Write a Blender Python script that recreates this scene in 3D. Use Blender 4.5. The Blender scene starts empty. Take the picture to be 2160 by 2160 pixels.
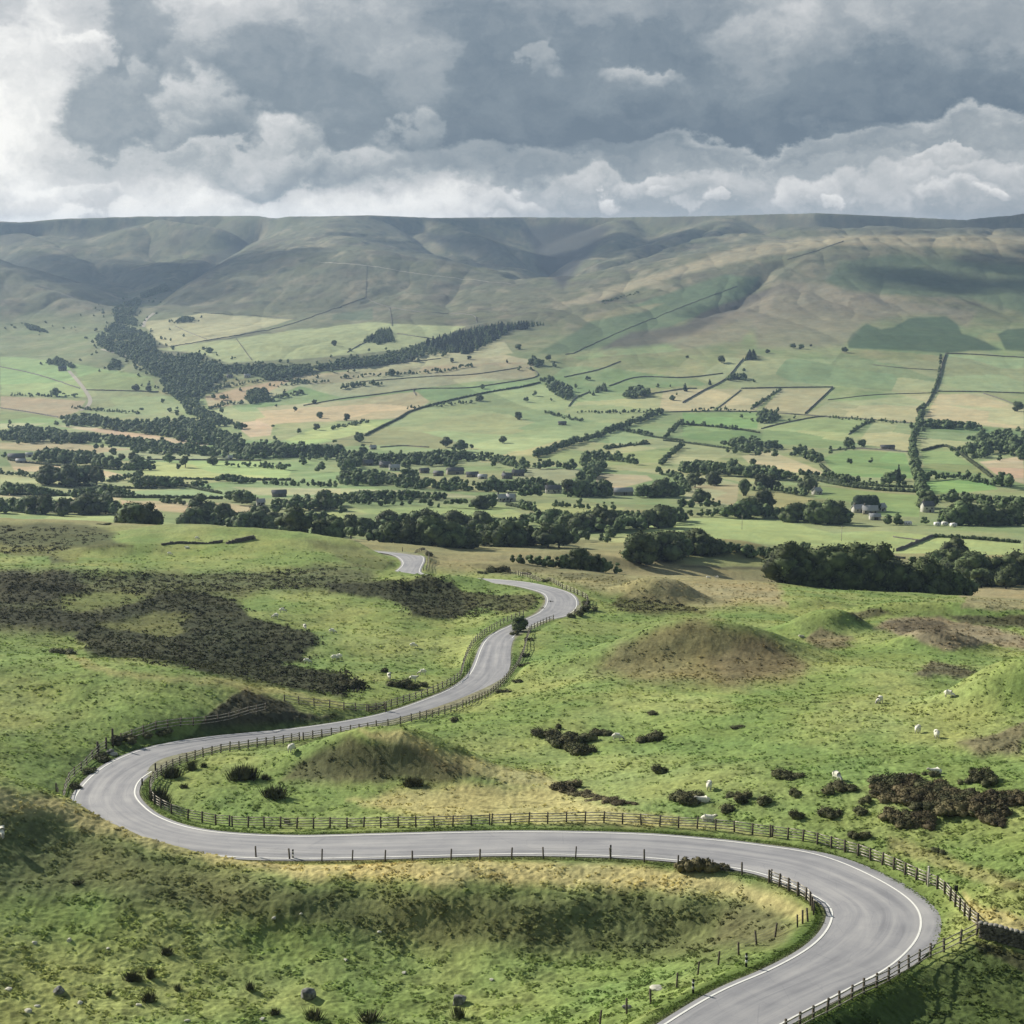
import bpy, math, random, zlib
import numpy as np

# ------------------------------------------------------------------ camera, sky, sun, exposure
S = bpy.context.scene
COL = S.collection
PITCH = math.radians(8.92)
cam_d = bpy.data.cameras.new("camera")
cam = bpy.data.objects.new("camera", cam_d)
COL.objects.link(cam)
cam.location = (0, 0, 0)
cam.rotation_euler = (math.radians(90) - PITCH, 0, 0)
cam_d.sensor_width = 36
cam_d.lens = 60
cam_d.clip_start = 0.5
cam_d.clip_end = 60000
S.camera = cam
S.view_settings.view_transform = 'Standard'
S.view_settings.look = 'None'
S.view_settings.exposure = 0.50
S.view_settings.gamma = 1
S.view_settings.use_curve_mapping = False
S.cycles.max_bounces = 4
S.cycles.diffuse_bounces = 2
S.cycles.transparent_max_bounces = 14
S.cycles.volume_bounces = 0
S.cycles.use_fast_gi = False

SUN_EL, SUN_AZ = math.radians(28), math.radians(-54)      # azimuth measured from +y (into the picture), negative = to the left
sun_dir = (math.sin(SUN_AZ) * math.cos(SUN_EL), math.cos(SUN_AZ) * math.cos(SUN_EL), math.sin(SUN_EL))
sd = bpy.data.lights.new("sun", 'SUN')
sd.energy = 5.0
sd.angle = math.radians(0.6)
sd.color = (1.0, 0.93, 0.80)
so = bpy.data.objects.new("sun", sd)
COL.objects.link(so)
from mathutils import Vector
so.rotation_euler = Vector(sun_dir).to_track_quat('Z', 'Y').to_euler()

W = bpy.data.worlds.new("World")
S.world = W
W.use_nodes = True
nt = W.node_tree
nt.nodes.clear()


class NB:
    """small helper to wire shader nodes"""
    def __init__(self, nt):
        self.nt = nt

    def n(self, t, **kw):
        nd = self.nt.nodes.new(t)
        for k, v in kw.items():
            setattr(nd, k, v)
        return nd

    def set(self, sock, v):
        if isinstance(v, bpy.types.NodeSocket):
            self.nt.links.new(v, sock)
        else:
            sock.default_value = v

    def math(self, op, a, b=0.0, c=0.0, clamp=False):
        nd = self.n('ShaderNodeMath', operation=op, use_clamp=clamp)
        self.set(nd.inputs[0], a); self.set(nd.inputs[1], b); self.set(nd.inputs[2], c)
        return nd.outputs[0]

    def vec(self, x, y, z=0.0):
        nd = self.n('ShaderNodeCombineXYZ')
        self.set(nd.inputs[0], x); self.set(nd.inputs[1], y); self.set(nd.inputs[2], z)
        return nd.outputs[0]

    def noise(self, vec, scale, detail=5, rough=0.55, dist=0.0, col=False):
        nd = self.n('ShaderNodeTexNoise')
        self.set(nd.inputs['Vector'], vec)
        nd.inputs['Scale'].default_value = scale
        nd.inputs['Detail'].default_value = detail
        nd.inputs['Roughness'].default_value = rough
        nd.inputs['Distortion'].default_value = dist
        return nd.outputs['Color' if col else 'Fac']

    def mapr(self, v, a, b, c=0.0, d=1.0, kind='SMOOTHSTEP'):
        nd = self.n('ShaderNodeMapRange', interpolation_type=kind)
        self.set(nd.inputs['Value'], v)
        self.set(nd.inputs['From Min'], a); self.set(nd.inputs['From Max'], b)
        self.set(nd.inputs['To Min'], c); self.set(nd.inputs['To Max'], d)
        return nd.outputs['Result']

    def mix(self, f, a, b):
        nd = self.n('ShaderNodeMix', data_type='FLOAT')
        self.set(nd.inputs[0], f); self.set(nd.inputs[2], a); self.set(nd.inputs[3], b)
        return nd.outputs[0]

    def mixc(self, f, a, b, blend='MIX'):
        nd = self.n('ShaderNodeMix', data_type='RGBA', blend_type=blend)
        self.set(nd.inputs[0], f); self.set(nd.inputs[6], a); self.set(nd.inputs[7], b)
        return nd.outputs[2]

    def ramp(self, v, stops, interp='LINEAR'):
        nd = self.n('ShaderNodeValToRGB')
        cr = nd.color_ramp
        cr.interpolation = interp
        while len(cr.elements) < len(stops):
            cr.elements.new(0.5)
        for e, (p, c) in zip(cr.elements, stops):
            e.position = p
            e.color = tuple(c) + (1,) if len(c) == 3 else c
        self.set(nd.inputs[0], v)
        return nd.outputs[0]


# --- cloudy sky: clouds laid out by compass bearing and elevation angle (one unit = 1/3600 rad)
b = NB(nt)
tc = b.n('ShaderNodeTexCoord')
sp = b.n('ShaderNodeSeparateXYZ')
nt.links.new(tc.outputs['Generated'], sp.inputs[0])
az = b.math('ARCTAN2', sp.outputs[0], sp.outputs[1])
el = b.math('ARCSINE', sp.outputs[2])
P_ = b.vec(b.math('MULTIPLY', az, 3.6), b.math('MULTIPLY', el, 3.6))       # thousands of units


def warp(vec, scale, amt, detail=6, rough=0.55, off=(0, 0, 0), ysq=1.5):
    m = b.n('ShaderNodeMapping'); nt.links.new(vec, m.inputs[0])
    m.inputs['Location'].default_value = off
    m.inputs['Scale'].default_value = (1, ysq, 1)
    nz = b.noise(m.outputs[0], scale, detail, rough, col=True)
    s1 = b.n('ShaderNodeVectorMath', operation='SUBTRACT'); nt.links.new(nz, s1.inputs[0]); s1.inputs[1].default_value = (.5, .5, .5)
    s2 = b.n('ShaderNodeVectorMath', operation='MULTIPLY'); nt.links.new(s1.outputs[0], s2.inputs[0]); s2.inputs[1].default_value = (amt * 1.3, amt, 0)
    s3 = b.n('ShaderNodeVectorMath', operation='ADD'); nt.links.new(vec, s3.inputs[0]); nt.links.new(s2.outputs[0], s3.inputs[1])
    return s3.outputs[0]


Pw = warp(P_, 3.8, 0.36, 10, 0.60)               # soft, large cloud masses
Pf = warp(P_, 8.5, 0.17, 10, 0.58, (7, 3, 1), 1.15)  # crisp cauliflower edges
sw = b.n('ShaderNodeSeparateXYZ'); nt.links.new(Pw, sw.inputs[0])
sf = b.n('ShaderNodeSeparateXYZ'); nt.links.new(Pf, sf.inputs[0])
sp0 = b.n('ShaderNodeSeparateXYZ'); nt.links.new(P_, sp0.inputs[0])


def K(u, v):                                     # bearing / elevation of a cloud
    return (u - 1080) / 1000.0, (515 - v) / 1000.0


def blob(tone, u, v, ru, rv, t_top, t_bot, soft=0.5, src=None, shade=1.0, opac=1.0):
    """lay one cloud over the tone: lit from the upper left, darker underneath"""
    src = src or sw
    cx, cy = K(u, v)
    dx = b.math('MULTIPLY', b.math('SUBTRACT', src.outputs[0], cx), 1000.0 / ru)
    dy = b.math('MULTIPLY', b.math('SUBTRACT', src.outputs[1], cy), 1000.0 / rv)
    r = b.math('SQRT', b.math('ADD', b.math('MULTIPLY', dx, dx), b.math('MULTIPLY', dy, dy)))
    mask = b.mapr(r, 1.0 + soft * 0.5, 1.0 - soft, 0, opac)
    sh = b.math('ADD', dy, b.math('MULTIPLY', dx, -0.35))
    t = b.mapr(sh, -0.9 * shade, 0.9 * shade, t_bot, t_top)
    return b.mix(mask, tone, t)


def plain(v):
    return v


tone = b.mix(b.mapr(sw.outputs[0], -1.06, -0.66), 0.93, 0.52)          # bright western sky, grey elsewhere
tone = b.mix(b.mapr(sw.outputs[1], 0.62, 1.1), tone, 0.22)
# high light-grey deck
tone = blob(tone, 600, 10, 260, 90, 0.78, 0.60, 0.5)
tone = blob(tone, 1950, 40, 560, 140, 0.52, 0.46, 0.6)
tone = blob(tone, 20, 50, 90, 50, 0.62, 0.72, 0.5)
# great slate mass
tone = blob(tone, 320, 110, 80, 140, 0.44, 0.28, 0.35)
tone = blob(tone, 290, 230, 120, 90, 0.44, 0.26, 0.35)
tone = blob(tone, 620, 190, 310, 120, 0.34, 0.18, 0.35)
tone = blob(tone, 1170, 150, 460, 210, 0.30, 0.08, 0.35)
tone = blob(tone, 1750, 220, 700, 100, 0.30, 0.02, 0.45)
tone = blob(tone, 1120, 300, 540, 66, 0.12, -0.05, 0.5)
tone = blob(tone, 1600, 272, 500, 60, 0.10, -0.02, 0.6)
tone = blob(tone, 500, 300, 260, 40, 0.36, 0.20, 0.4)
tone = blob(tone, 780, 60, 130, 80, 0.58, 0.42, 0.5)
tone = blob(tone, 860, 170, 80, 110, 0.50, 0.34, 0.6)
tone = blob(tone, 1320, 20, 220, 40, 0.46, 0.36, 0.6)
tone = blob(tone, 1830, 100, 330, 66, 0.54, 0.40, 0.5)
# lower streaks
tone = blob(tone, 1080, 368, 420, 34, 0.40, 0.24, 0.5)
tone = blob(tone, 1720, 330, 520, 22, 0.56, 0.36, 0.6)
tone = blob(tone, 2020, 300, 260, 26, 0.62, 0.42, 0.6)
tone = blob(tone, 430, 352, 220, 18, 0.66, 0.5, 0.6)
# bright horizon strip
tone = b.mix(b.math('MULTIPLY', b.mapr(sf.outputs[1], 0.150, 0.075), b.mapr(sw.outputs[0], 0.15, -0.2)), tone, 0.93)
tone = b.mix(b.math('MULTIPLY', b.mapr(sw.outputs[1], 0.19, 0.06, 0, 0.80), b.mapr(sw.outputs[0], -0.1, 0.25)), tone, 0.52)
# cumulus heads, crisp
for a in [(420, 240, 85, 75, .78, .32), (400, 285, 60, 35, .66, .32), (885, 270, 50, 50, .66, .30), (225, 130, 50, 36, .95, .7), (300, 190, 45, 40, .66, .38), (610, 315, 75, 60, .80, .34), (590, 365, 110, 40, .70, .34), (760, 350, 120, 36, .70, .36),
          (1352, 178, 92, 24, .62, .26), (1130, 146, 26, 26, .52, .22), (1570, 100, 80, 54, .62, .36), (1680, 80, 110, 56, .68, .54),
          (20, 400, 70, 34, 1.0, .74), (110, 425, 110, 34, .95, .78), (230, 420, 90, 30, .90, .72), 
          (1110, 436, 130, 24, .88, .60), (1240, 405, 110, 44, .74, .48), (1275, 430, 30, 24, .9, .68), (1380, 405, 80, 34, .86, .56), (1415, 412, 40, 18, .88, .66), (1475, 428, 34, 18, .92, .72),
          (1530, 395, 130, 44, .72, .50), (1518, 412, 34, 20, .90, .68), (1690, 412, 50, 36, .84, .62), (1750, 398, 60, 46, .84, .58), (1720, 430, 30, 18, .90, .70), (1840, 412, 70, 30, .80, .60),
          (1920, 385, 120, 36, .74, .54), (2000, 412, 90, 28, .84, .60), (2060, 416, 30, 16, .90, .70), (2110, 372, 130, 26, .74, .56), (1960, 345, 80, 16, .8, .6), (1780, 60, 120, 40, .58, .48)]:
    tone = blob(tone, a[0], a[1], a[2], a[3], a[4], a[5], 0.30, sf, 0.9, 0.90)
det = b.noise(Pw, 6.5, 9, 0.60)
det2 = b.noise(Pf, 16.0, 8, 0.62)
tone = b.math('ADD', tone, b.math('ADD', b.math('MULTIPLY', b.math('SUBTRACT', det, 0.5), 0.62), b.math('MULTIPLY', b.math('SUBTRACT', det2, 0.5), 0.30)), clamp=True)
ccol = b.ramp(tone, [(0.0, (.095, .132, .180)), (0.25, (.165, .205, .245)), (0.5, (.300, .330, .355)), (0.75, (.53, .535, .54)), (1.0, (.84, .825, .795))])
bg1 = b.n('ShaderNodeBackground'); nt.links.new(ccol, bg1.inputs[0]); bg1.inputs[1].default_value = 0.84
sky = b.n('ShaderNodeTexSky', sky_type='NISHITA', sun_disc=False, sun_elevation=SUN_EL, sun_rotation=SUN_AZ)
bg2 = b.n('ShaderNodeBackground'); nt.links.new(sky.outputs[0], bg2.inputs[0]); bg2.inputs[1].default_value = 0.08
mx = b.n('ShaderNodeMixShader'); mx.inputs[0].default_value = 0.93
nt.links.new(bg2.outputs[0], mx.inputs[1]); nt.links.new(bg1.outputs[0], mx.inputs[2])
wo = b.n('ShaderNodeOutputWorld'); nt.links.new(mx.outputs[0], wo.inputs[0])
W.cycles.sampling_method = 'MANUAL'
W.cycles.sample_map_resolution = 512
Q = 1
HAZE = 5.5e-5
GRASS = 110000

# ------------------------------------------------------------------ numeric helpers
FPX = 3600.0
CP, SP = math.cos(PITCH), math.sin(PITCH)


def ray(u, v):
    """direction of the sight line through a point of the photograph (2160 px frame), scaled so that y = 1"""
    u = np.asarray(u, float); v = np.asarray(v, float)
    vp = (v - 1080) / FPX
    dy = CP - vp * SP
    dz = -SP - vp * CP
    return (u - 1080) / FPX / dy, dz / dy


def proj(x, y, z):
    fy = y * CP - z * SP
    fz = y * SP + z * CP
    return 1080 + FPX * x / fy, 1080 - FPX * fz / fy


def at_z(u, v, z):
    a, s = ray(u, v)
    y = z / s
    return np.stack([a * y, y, np.broadcast_to(z, y.shape)], -1)


def at_y(u, v, y):
    a, s = ray(u, v)
    return np.array([a * y, y, s * y])


def hsh(ix, iy, seed):
    n = (ix.astype(np.int64) * 374761393 + iy.astype(np.int64) * 668265263 + seed * 974634777) & 0x7fffffff
    n = ((n ^ (n >> 13)) * 1274126177) & 0x7fffffff
    return (n ^ (n >> 16)) & 0xffff


_ang = np.arange(256) * (2 * math.pi / 256)
_gx, _gy = np.cos(_ang).astype(np.float32), np.sin(_ang).astype(np.float32)


def gn(x, y, seed=0):
    """gradient noise about -0.7..0.7"""
    x = np.asarray(x, np.float64); y = np.asarray(y, np.float64)
    ix = np.floor(x); iy = np.floor(y)
    fx = (x - ix).astype(np.float32); fy = (y - iy).astype(np.float32)
    ix = ix.astype(np.int64); iy = iy.astype(np.int64)
    ux = fx * fx * fx * (fx * (fx * 6 - 15) + 10)
    uy = fy * fy * fy * (fy * (fy * 6 - 15) + 10)

    def c(dx, dy):
        h = hsh(ix + dx, iy + dy, seed) & 255
        return _gx[h] * (fx - dx) + _gy[h] * (fy - dy)
    a = c(0, 0); bb = c(1, 0); cc = c(0, 1); d = c(1, 1)
    return (a + (bb - a) * ux) * (1 - uy) + (cc + (d - cc) * ux) * uy


def fbm(x, y, octv=4, seed=0, lac=2.03, g=0.5):
    t = 0; am = 1.0
    for i in range(octv):
        t = t + am * gn(x, y, seed + i * 17)
        x = x * lac; y = y * lac; am *= g
    return t


def sstep(a, bb, x):
    t = np.clip((x - a) / (bb - a), 0, 1)
    return t * t * (3 - 2 * t)


# ------------------------------------------------------------------ the road, as pairs of edge points
# (left u, v, right u, v, height of the road there)
RD = [(1160, 2330, 1430, 2330, -57.0), (1330, 2205, 1530, 2235, -57.5), (1499, 2098, 1662, 2157, -58.1), (1620, 2045, 1790, 2090, -58.7), (1708, 1995, 1890, 2034, -59.4), (1748, 1945, 1947, 1962, -60.1),
      (1735, 1903, 1916, 1891, -60.7), (1620, 1849, 1756, 1810, -61.2), (1513, 1827, 1600, 1782, -61.6), (1410, 1815, 1460, 1767, -61.9), (1290, 1807, 1320, 1758, -62.1),
      (1071, 1803, 1080, 1754, -62.4), (814, 1810, 800, 1760, -62.8), (600, 1813, 624, 1764, -63.2), (440, 1806, 475, 1757, -63.5), (300, 1783, 391, 1743, -63.8),
      (205, 1748, 335, 1722, -64.1), (162, 1715, 305, 1700, -64.4), (153, 1690, 289, 1680, -64.7), (166, 1665, 289, 1662, -65.0), (194, 1635, 299, 1645, -65.4), (239, 1605, 326, 1626, -65.9), (317, 1576, 373, 1602, -66.8), (440, 1555, 480, 1577, -68.2),
      (596, 1540, 620, 1560, -70.2), (720, 1524, 745, 1541, -71.8), (813, 1505, 840, 1521, -73.4), (899, 1475, 940, 1493, -75.2), (955, 1450, 1008, 1467, -76.6), (985, 1428, 1052, 1438, -77.7),
      (1000, 1404, 1072, 1408, -78.8), (1014, 1367, 1074, 1370, -80.2), (1032, 1343, 1080, 1348, -81.3), (1070, 1323, 1100, 1332, -82.4), (1123, 1300, 1150, 1309, -83.6),
      (1142, 1288, 1195, 1299, -84.1), (1153, 1271, 1218, 1279, -84.8), (1148, 1254, 1208, 1254, -85.4), (1118, 1243, 1160, 1238, -86.1), (1074, 1233, 1096, 1227, -87.0), (1010, 1228, 1025, 1222, -88.4),
      (945, 1225, 968, 1218, -90.4), (875, 1220, 920, 1215, -92.3), (832, 1211, 888, 1209, -93.8), (846, 1196, 888, 1197, -94.8), (848, 1184, 895, 1181, -95.7), (826, 1170, 884, 1171, -96.8), (770, 1163, 815, 1163, -98.6), (690, 1160, 730, 1158, -101)]


def catmull(P, n):
    P = np.asarray(P, float)
    Q = np.vstack([2 * P[0] - P[1], P, 2 * P[-1] - P[-2]])
    out = []
    for i in range(1, len(Q) - 2):
        t = np.linspace(0, 1, n, endpoint=False)[:, None]
        p0, p1, p2, p3 = Q[i - 1], Q[i], Q[i + 1], Q[i + 2]
        out.append(0.5 * ((2 * p1) + (-p0 + p2) * t + (2 * p0 - 5 * p1 + 4 * p2 - p3) * t ** 2 + (-p0 + 3 * p1 - 3 * p2 + p3) * t ** 3))
    out.append(P[-1:])
    return np.vstack(out)


_L = np.array([at_z(r[0], r[1], r[4]) for r in RD])
_R = np.array([at_z(r[2], r[3], r[4]) for r in RD])
# keep the width of the carriageway believable at every pair
for i in range(len(RD)):
    mid = (_L[i] + _R[i]) / 2; d = _R[i] - _L[i]; wd = np.linalg.norm(d)
    wt = min(max(wd, 5.4), 12.0)
    _L[i] = mid - d / wd * wt / 2; _R[i] = mid + d / wd * wt / 2
EL_, ER_ = catmull(_L, 12), catmull(_R, 12)
for _ in range(10):
    for E in (EL_, ER_):
        E[1:-1] = (E[:-2] + 2 * E[1:-1] + E[2:]) / 4
MID_ = (EL_ + ER_) / 2
HALF_ = np.linalg.norm((ER_ - EL_)[:, :2], axis=1) / 2

# ------------------------------------------------------------------ terrain: control points (u, v, z)
CPZ = [
    # bottom hollow and left knoll
    (0, 2160, -62.8), (300, 2160, -64), (600, 2160, -65), (900, 2160, -65), (1150, 2160, -64), (0, 2000, -61.9), (300, 2000, -63.6), (700, 2030, -65.3), (1100, 2030, -65.5), (600, 1905, -62.7), (900, 1900, -62.75), (1200, 1900, -62.75), (1450, 1910, -62.7), (900, 1962, -64.7), (1200, 1962, -64.7), (1430, 1968, -64.6), (1400, 2040, -63.5),
    (0, 1850, -60.4), (250, 1880, -61.6), (600, 1965, -64.4), (1600, 1960, -62.8), (1500, 2000, -63),
    (150, 1775, -60.3), (400, 1840, -61.9), (800, 1880, -62.7), (1200, 1880, -62.7), (1500, 1890, -62.5), (1640, 1900, -61.8),
    (0, 1660, -56.2), (80, 1678, -57.4), (156, 1697, -58.6), (300, 1752, -60.6), (440, 1785, -61.6), (560, 1808, -62.4),
    # left of the left bend
    (60, 1600, -64.0), (130, 1640, -64.3), (0, 1560, -63.4), (200, 1540, -65.3), (100, 1480, -65.0), (0, 1450, -64.8), (300, 1500, -64.5), (450, 1490, -66),
    (-200, 1600, -60), (-300, 1450, -62), (-300, 1800, -56),
    (0, 1378, -67.5), (150, 1375, -70.0), (280, 1390, -69.3), (400, 1405, -68.9), (560, 1448, -69.4), (640, 1478, -70.6), (480, 1450, -66.2), (520, 1480, -67.5),
    # hollow with heather
    (0, 1350, -77), (150, 1345, -78.4), (400, 1365, -79), (600, 1410, -77.6), (720, 1450, -75.4), (850, 1440, -77), (500, 1300, -82), (300, 1280, -83), (100, 1300, -79.5),
    (800, 1350, -82), (900, 1300, -85), (700, 1380, -80.3), (930, 1370, -82), (600, 1250, -85.6), (200, 1230, -84), (0, 1240, -82), (950, 1330, -83.5),
    (880, 1232, -86.2), (960, 1213, -86.9), (900, 1209, -87.3), (840, 1213, -87.8), (1012, 1221, -86.4), (1050, 1240, -86.9), (760, 1222, -87.6), (1000, 1260, -86.6), (1080, 1262, -85.8),
    # upper left hill
    (0, 1190, -90), (0, 1098, -100), (200, 1122, -97), (330, 1112, -96.5), (450, 1109, -96), (560, 1117, -95.6), (660, 1130, -95.8), (760, 1150, -96.5), (810, 1175, -95.6),
    (700, 1175, -92.6), (500, 1170, -92.8), (300, 1180, -92.8), (550, 1200, -90), (150, 1150, -94.5), (780, 1205, -91.5), (650, 1215, -89.5),
    # right of the road
    (1150, 1450, -74), (1300, 1500, -69.5), (1200, 1600, -67.5), (1300, 1650, -65.3), (1000, 1690, -64.6), (700, 1700, -64.8), (450, 1680, -65), (380, 1650, -65.6), (500, 1610, -66.8), (800, 1670, -65.2),
    (1000, 1560, -69.6), (1500, 1600, -65), (1500, 1740, -61.9), (1700, 1700, -61.2), (1900, 1650, -60), (1900, 1500, -64), (1700, 1420, -72), (1500, 1460, -70.4), (2100, 1750, -59.0), (2160, 1600, -60),
    (2100, 1880, -58.0), (2160, 1950, -58.4), (2050, 1900, -59.0), (2160, 1450, -66), (2400, 1700, -57), (2400, 1450, -64), (1700, 1560, -63.6), (1250, 1400, -77.5), (1150, 1370, -79.8), (1250, 1310, -84.2),
    (1850, 1380, -75.5), (2050, 1360, -78), (1300, 1270, -88), (1500, 1285, -87.2), (1700, 1281, -87.2), (1900, 1284, -86.8), (2160, 1290, -86.5), (1260, 1240, -89.5), (1180, 1225, -90.5),
    (1600, 1340, -80), (1350, 1340, -82),
    # bottom right slope beyond the fence
    (2040, 1985, -59.3), (1900, 2100, -60.2), (1750, 2160, -59.6), (2060, 2080, -60.4), (2160, 2010, -59.6), (2160, 2160, -61.0), (2000, 2160, -60.8), (2350, 2160, -62), (2350, 2000, -59.4),
]
CPY = [  # (u, v, distance) for the ground beyond the first hills
    (1320, 1220, 590), (1450, 1215, 590), (1500, 1190, 690), (1250, 1185, 650), (1000, 1190, 560), (1000, 1168, 650), (1100, 1165, 690), (1300, 1155, 760), (1150, 1205, 530), (1700, 1275, 640), (1900, 1272, 650), (2100, 1245, 660),
    (1600, 1240, 600), (1760, 1200, 730), (2000, 1215, 740), (1600, 1160, 830), (1900, 1150, 880), (2100, 1180, 800), (1600, 1110, 970), (2160, 1120, 950), (1900, 1090, 1050), (1450, 1140, 850),
    (1000, 1140, 850), (800, 1140, 850), (600, 1135, 880), (300, 1110, 900), (0, 1095, 930), (-200, 1100, 920), (2400, 1160, 860), (2400, 1260, 680), (2400, 1300, 400),
    (0, 1085, 1000), (500, 1090, 1000), (1000, 1090, 1020), (1400, 1085, 1050),
    (0, 1040, 1220), (500, 1040, 1230), (1080, 1040, 1230), (1600, 1045, 1210), (2160, 1045, 1200),
    (0, 1000, 1450), (700, 1000, 1450), (1400, 1000, 1450), (2160, 1000, 1430), (0, 950, 1790), (700, 955, 1780), (1400, 950, 1790), (2160, 950, 1760),
    (0, 905, 2160), (600, 905, 2150), (1200, 900, 2130), (1700, 900, 2080), (2160, 900, 2060), (0, 850, 2600), (450, 850, 2600), (900, 850, 2450), (1400, 850, 2380), (1800, 850, 2350), (2160, 850, 2330),
    (0, 790, 3050), (300, 790, 3150), (700, 800, 2900), (1100, 800, 2720), (1500, 800, 2640), (2160, 800, 2600), (200, 735, 3500), (500, 735, 3500), (850, 750, 3300), (1200, 750, 3050), (1600, 750, 2880), (2160, 750, 2850),
    (2500, 950, 1750), (2500, 800, 2580), (-400, 950, 1790), (-400, 850, 2550), (-400, 1040, 1210),
]
px, py, ps = [], [], []


def add_cp(x, y, s):
    px.append(x / y); py.append(math.log(y)); ps.append(s)


for u, v, z in CPZ:
    p = at_z(u, v, z); add_cp(p[0], p[1], -p[2] / p[1])
for u, v, y in CPY:
    a, s = ray(u, v); add_cp(a * y, y, -s)
for i in range(0, len(RD)):
    p = (_L[i] + _R[i]) / 2; add_cp(p[0], p[1], -p[2] / p[1])
for aa in (-.55, -.3, 0, .3, .55):
    add_cp(aa * 8, 8, .88); add_cp(aa * 25, 25, .66); add_cp(aa * 60, 60, .60); add_cp(aa * 95, 95, .565)
    add_cp(aa * 4500, 4500, .042); add_cp(aa * 6500, 6500, .024); add_cp(aa * 10000, 10000, .012)
px, py, ps = map(np.array, (px, py, ps))


def tps_fit(X, Y, V, lam):
    n = len(X)
    d2 = (X[:, None] - X[None]) ** 2 + (Y[:, None] - Y[None]) ** 2
    Km = 0.5 * d2 * np.log(d2 + 1e-12) + lam * np.eye(n)
    Pm = np.stack([np.ones(n), X, Y], 1)
    A = np.block([[Km, Pm], [Pm.T, np.zeros((3, 3))]])
    return np.linalg.solve(A, np.concatenate([V, np.zeros(3)]))


wts = tps_fit(px, py, ps, 1e-5)
GA = np.linspace(-.70, .70, 281)
GL = np.linspace(math.log(6), math.log(14000), 640)
gA, gL = np.meshgrid(GA, GL)
SG = wts[-3] + wts[-2] * gA + wts[-1] * gL
for i in range(len(px)):
    d2 = (gA - px[i]) ** 2 + (gL - py[i]) ** 2
    SG = SG + wts[i] * 0.5 * d2 * np.log(d2 + 1e-12)
SG = SG.astype(np.float32)


def base_s(a, l):
    """cubic look-up of the fitted slope table"""
    fx = np.clip((a - GA[0]) / (GA[1] - GA[0]), 1, len(GA) - 3.001)
    fy = np.clip((l - GL[0]) / (GL[1] - GL[0]), 1, len(GL) - 3.001)
    ix = fx.astype(np.int32); iy = fy.astype(np.int32)
    tx = (fx - ix).astype(np.float32); ty = (fy - iy).astype(np.float32)

    def wgt(t):
        return (-.5 * t + t * t - .5 * t ** 3, 1 - 2.5 * t * t + 1.5 * t ** 3, .5 * t + 2 * t * t - 1.5 * t ** 3, -.5 * t * t + .5 * t ** 3)
    wx, wy = wgt(tx), wgt(ty)
    out = 0
    for j in range(4):
        r = 0
        for i in range(4):
            r = r + wx[i] * SG[iy + j - 1, ix + i - 1]
        out = out + wy[j] * r
    return out


# knolls: u, v of the foot-side centre, distance, height, half width x, half width y, tilt
def gauss(u, v, y, h, rx, ry, ang=0.0, p=2.0):
    a, s = ray(u, v)
    return (a * y, y, h, rx, ry, math.radians(ang), p)


MOUNDS = [gauss(790, 1605, 211, 4.0, 13, 5.4, -8), gauss(930, 1630, 208, 1.4, 14, 4.5, -25), gauss(1495, 1385, 310, 6.2, 18, 11, -8), gauss(1330, 1395, 304, 3.4, 17, 9), gauss(1745, 1345, 352, 4.0, 8, 6), gauss(1985, 1400, 318, 3.6, 9, 7),
          gauss(1395, 1270, 432, 5.2, 11, 8, -10), gauss(2165, 1545, 232, 6.0, 11, 8), gauss(1540, 1180, 745, 7, 27, 16), gauss(1960, 1310, 380, 3.2, 19, 6, -14), gauss(2150, 1330, 372, 2.5, 14, 6, -14), gauss(1690, 1292, 402, 1.8, 9, 5),
          gauss(730, 1225, 460, 1.0, 14, 8), gauss(1150, 1550, 225, -.8, 10, 8), gauss(2120, 1600, 205, 1.2, 9, 7), gauss(880, 1240, 432, 2.0, 11, 7), gauss(1240, 1180, 650, 3, 30, 9), gauss(1100, 1195, 560, 2.5, 20, 8), gauss(1560, 1225, 610, 2.2, 20, 8),
          gauss(250, 1220, 440, 2.4, 16, 8), gauss(60, 1260, 400, 2.0, 12, 8), gauss(250, 1160, 520, 2.4, 14, 8)]


def pt(u, v, y):
    a, s = ray(u, v)
    return (float(a * y), float(y), float(s * y))


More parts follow.
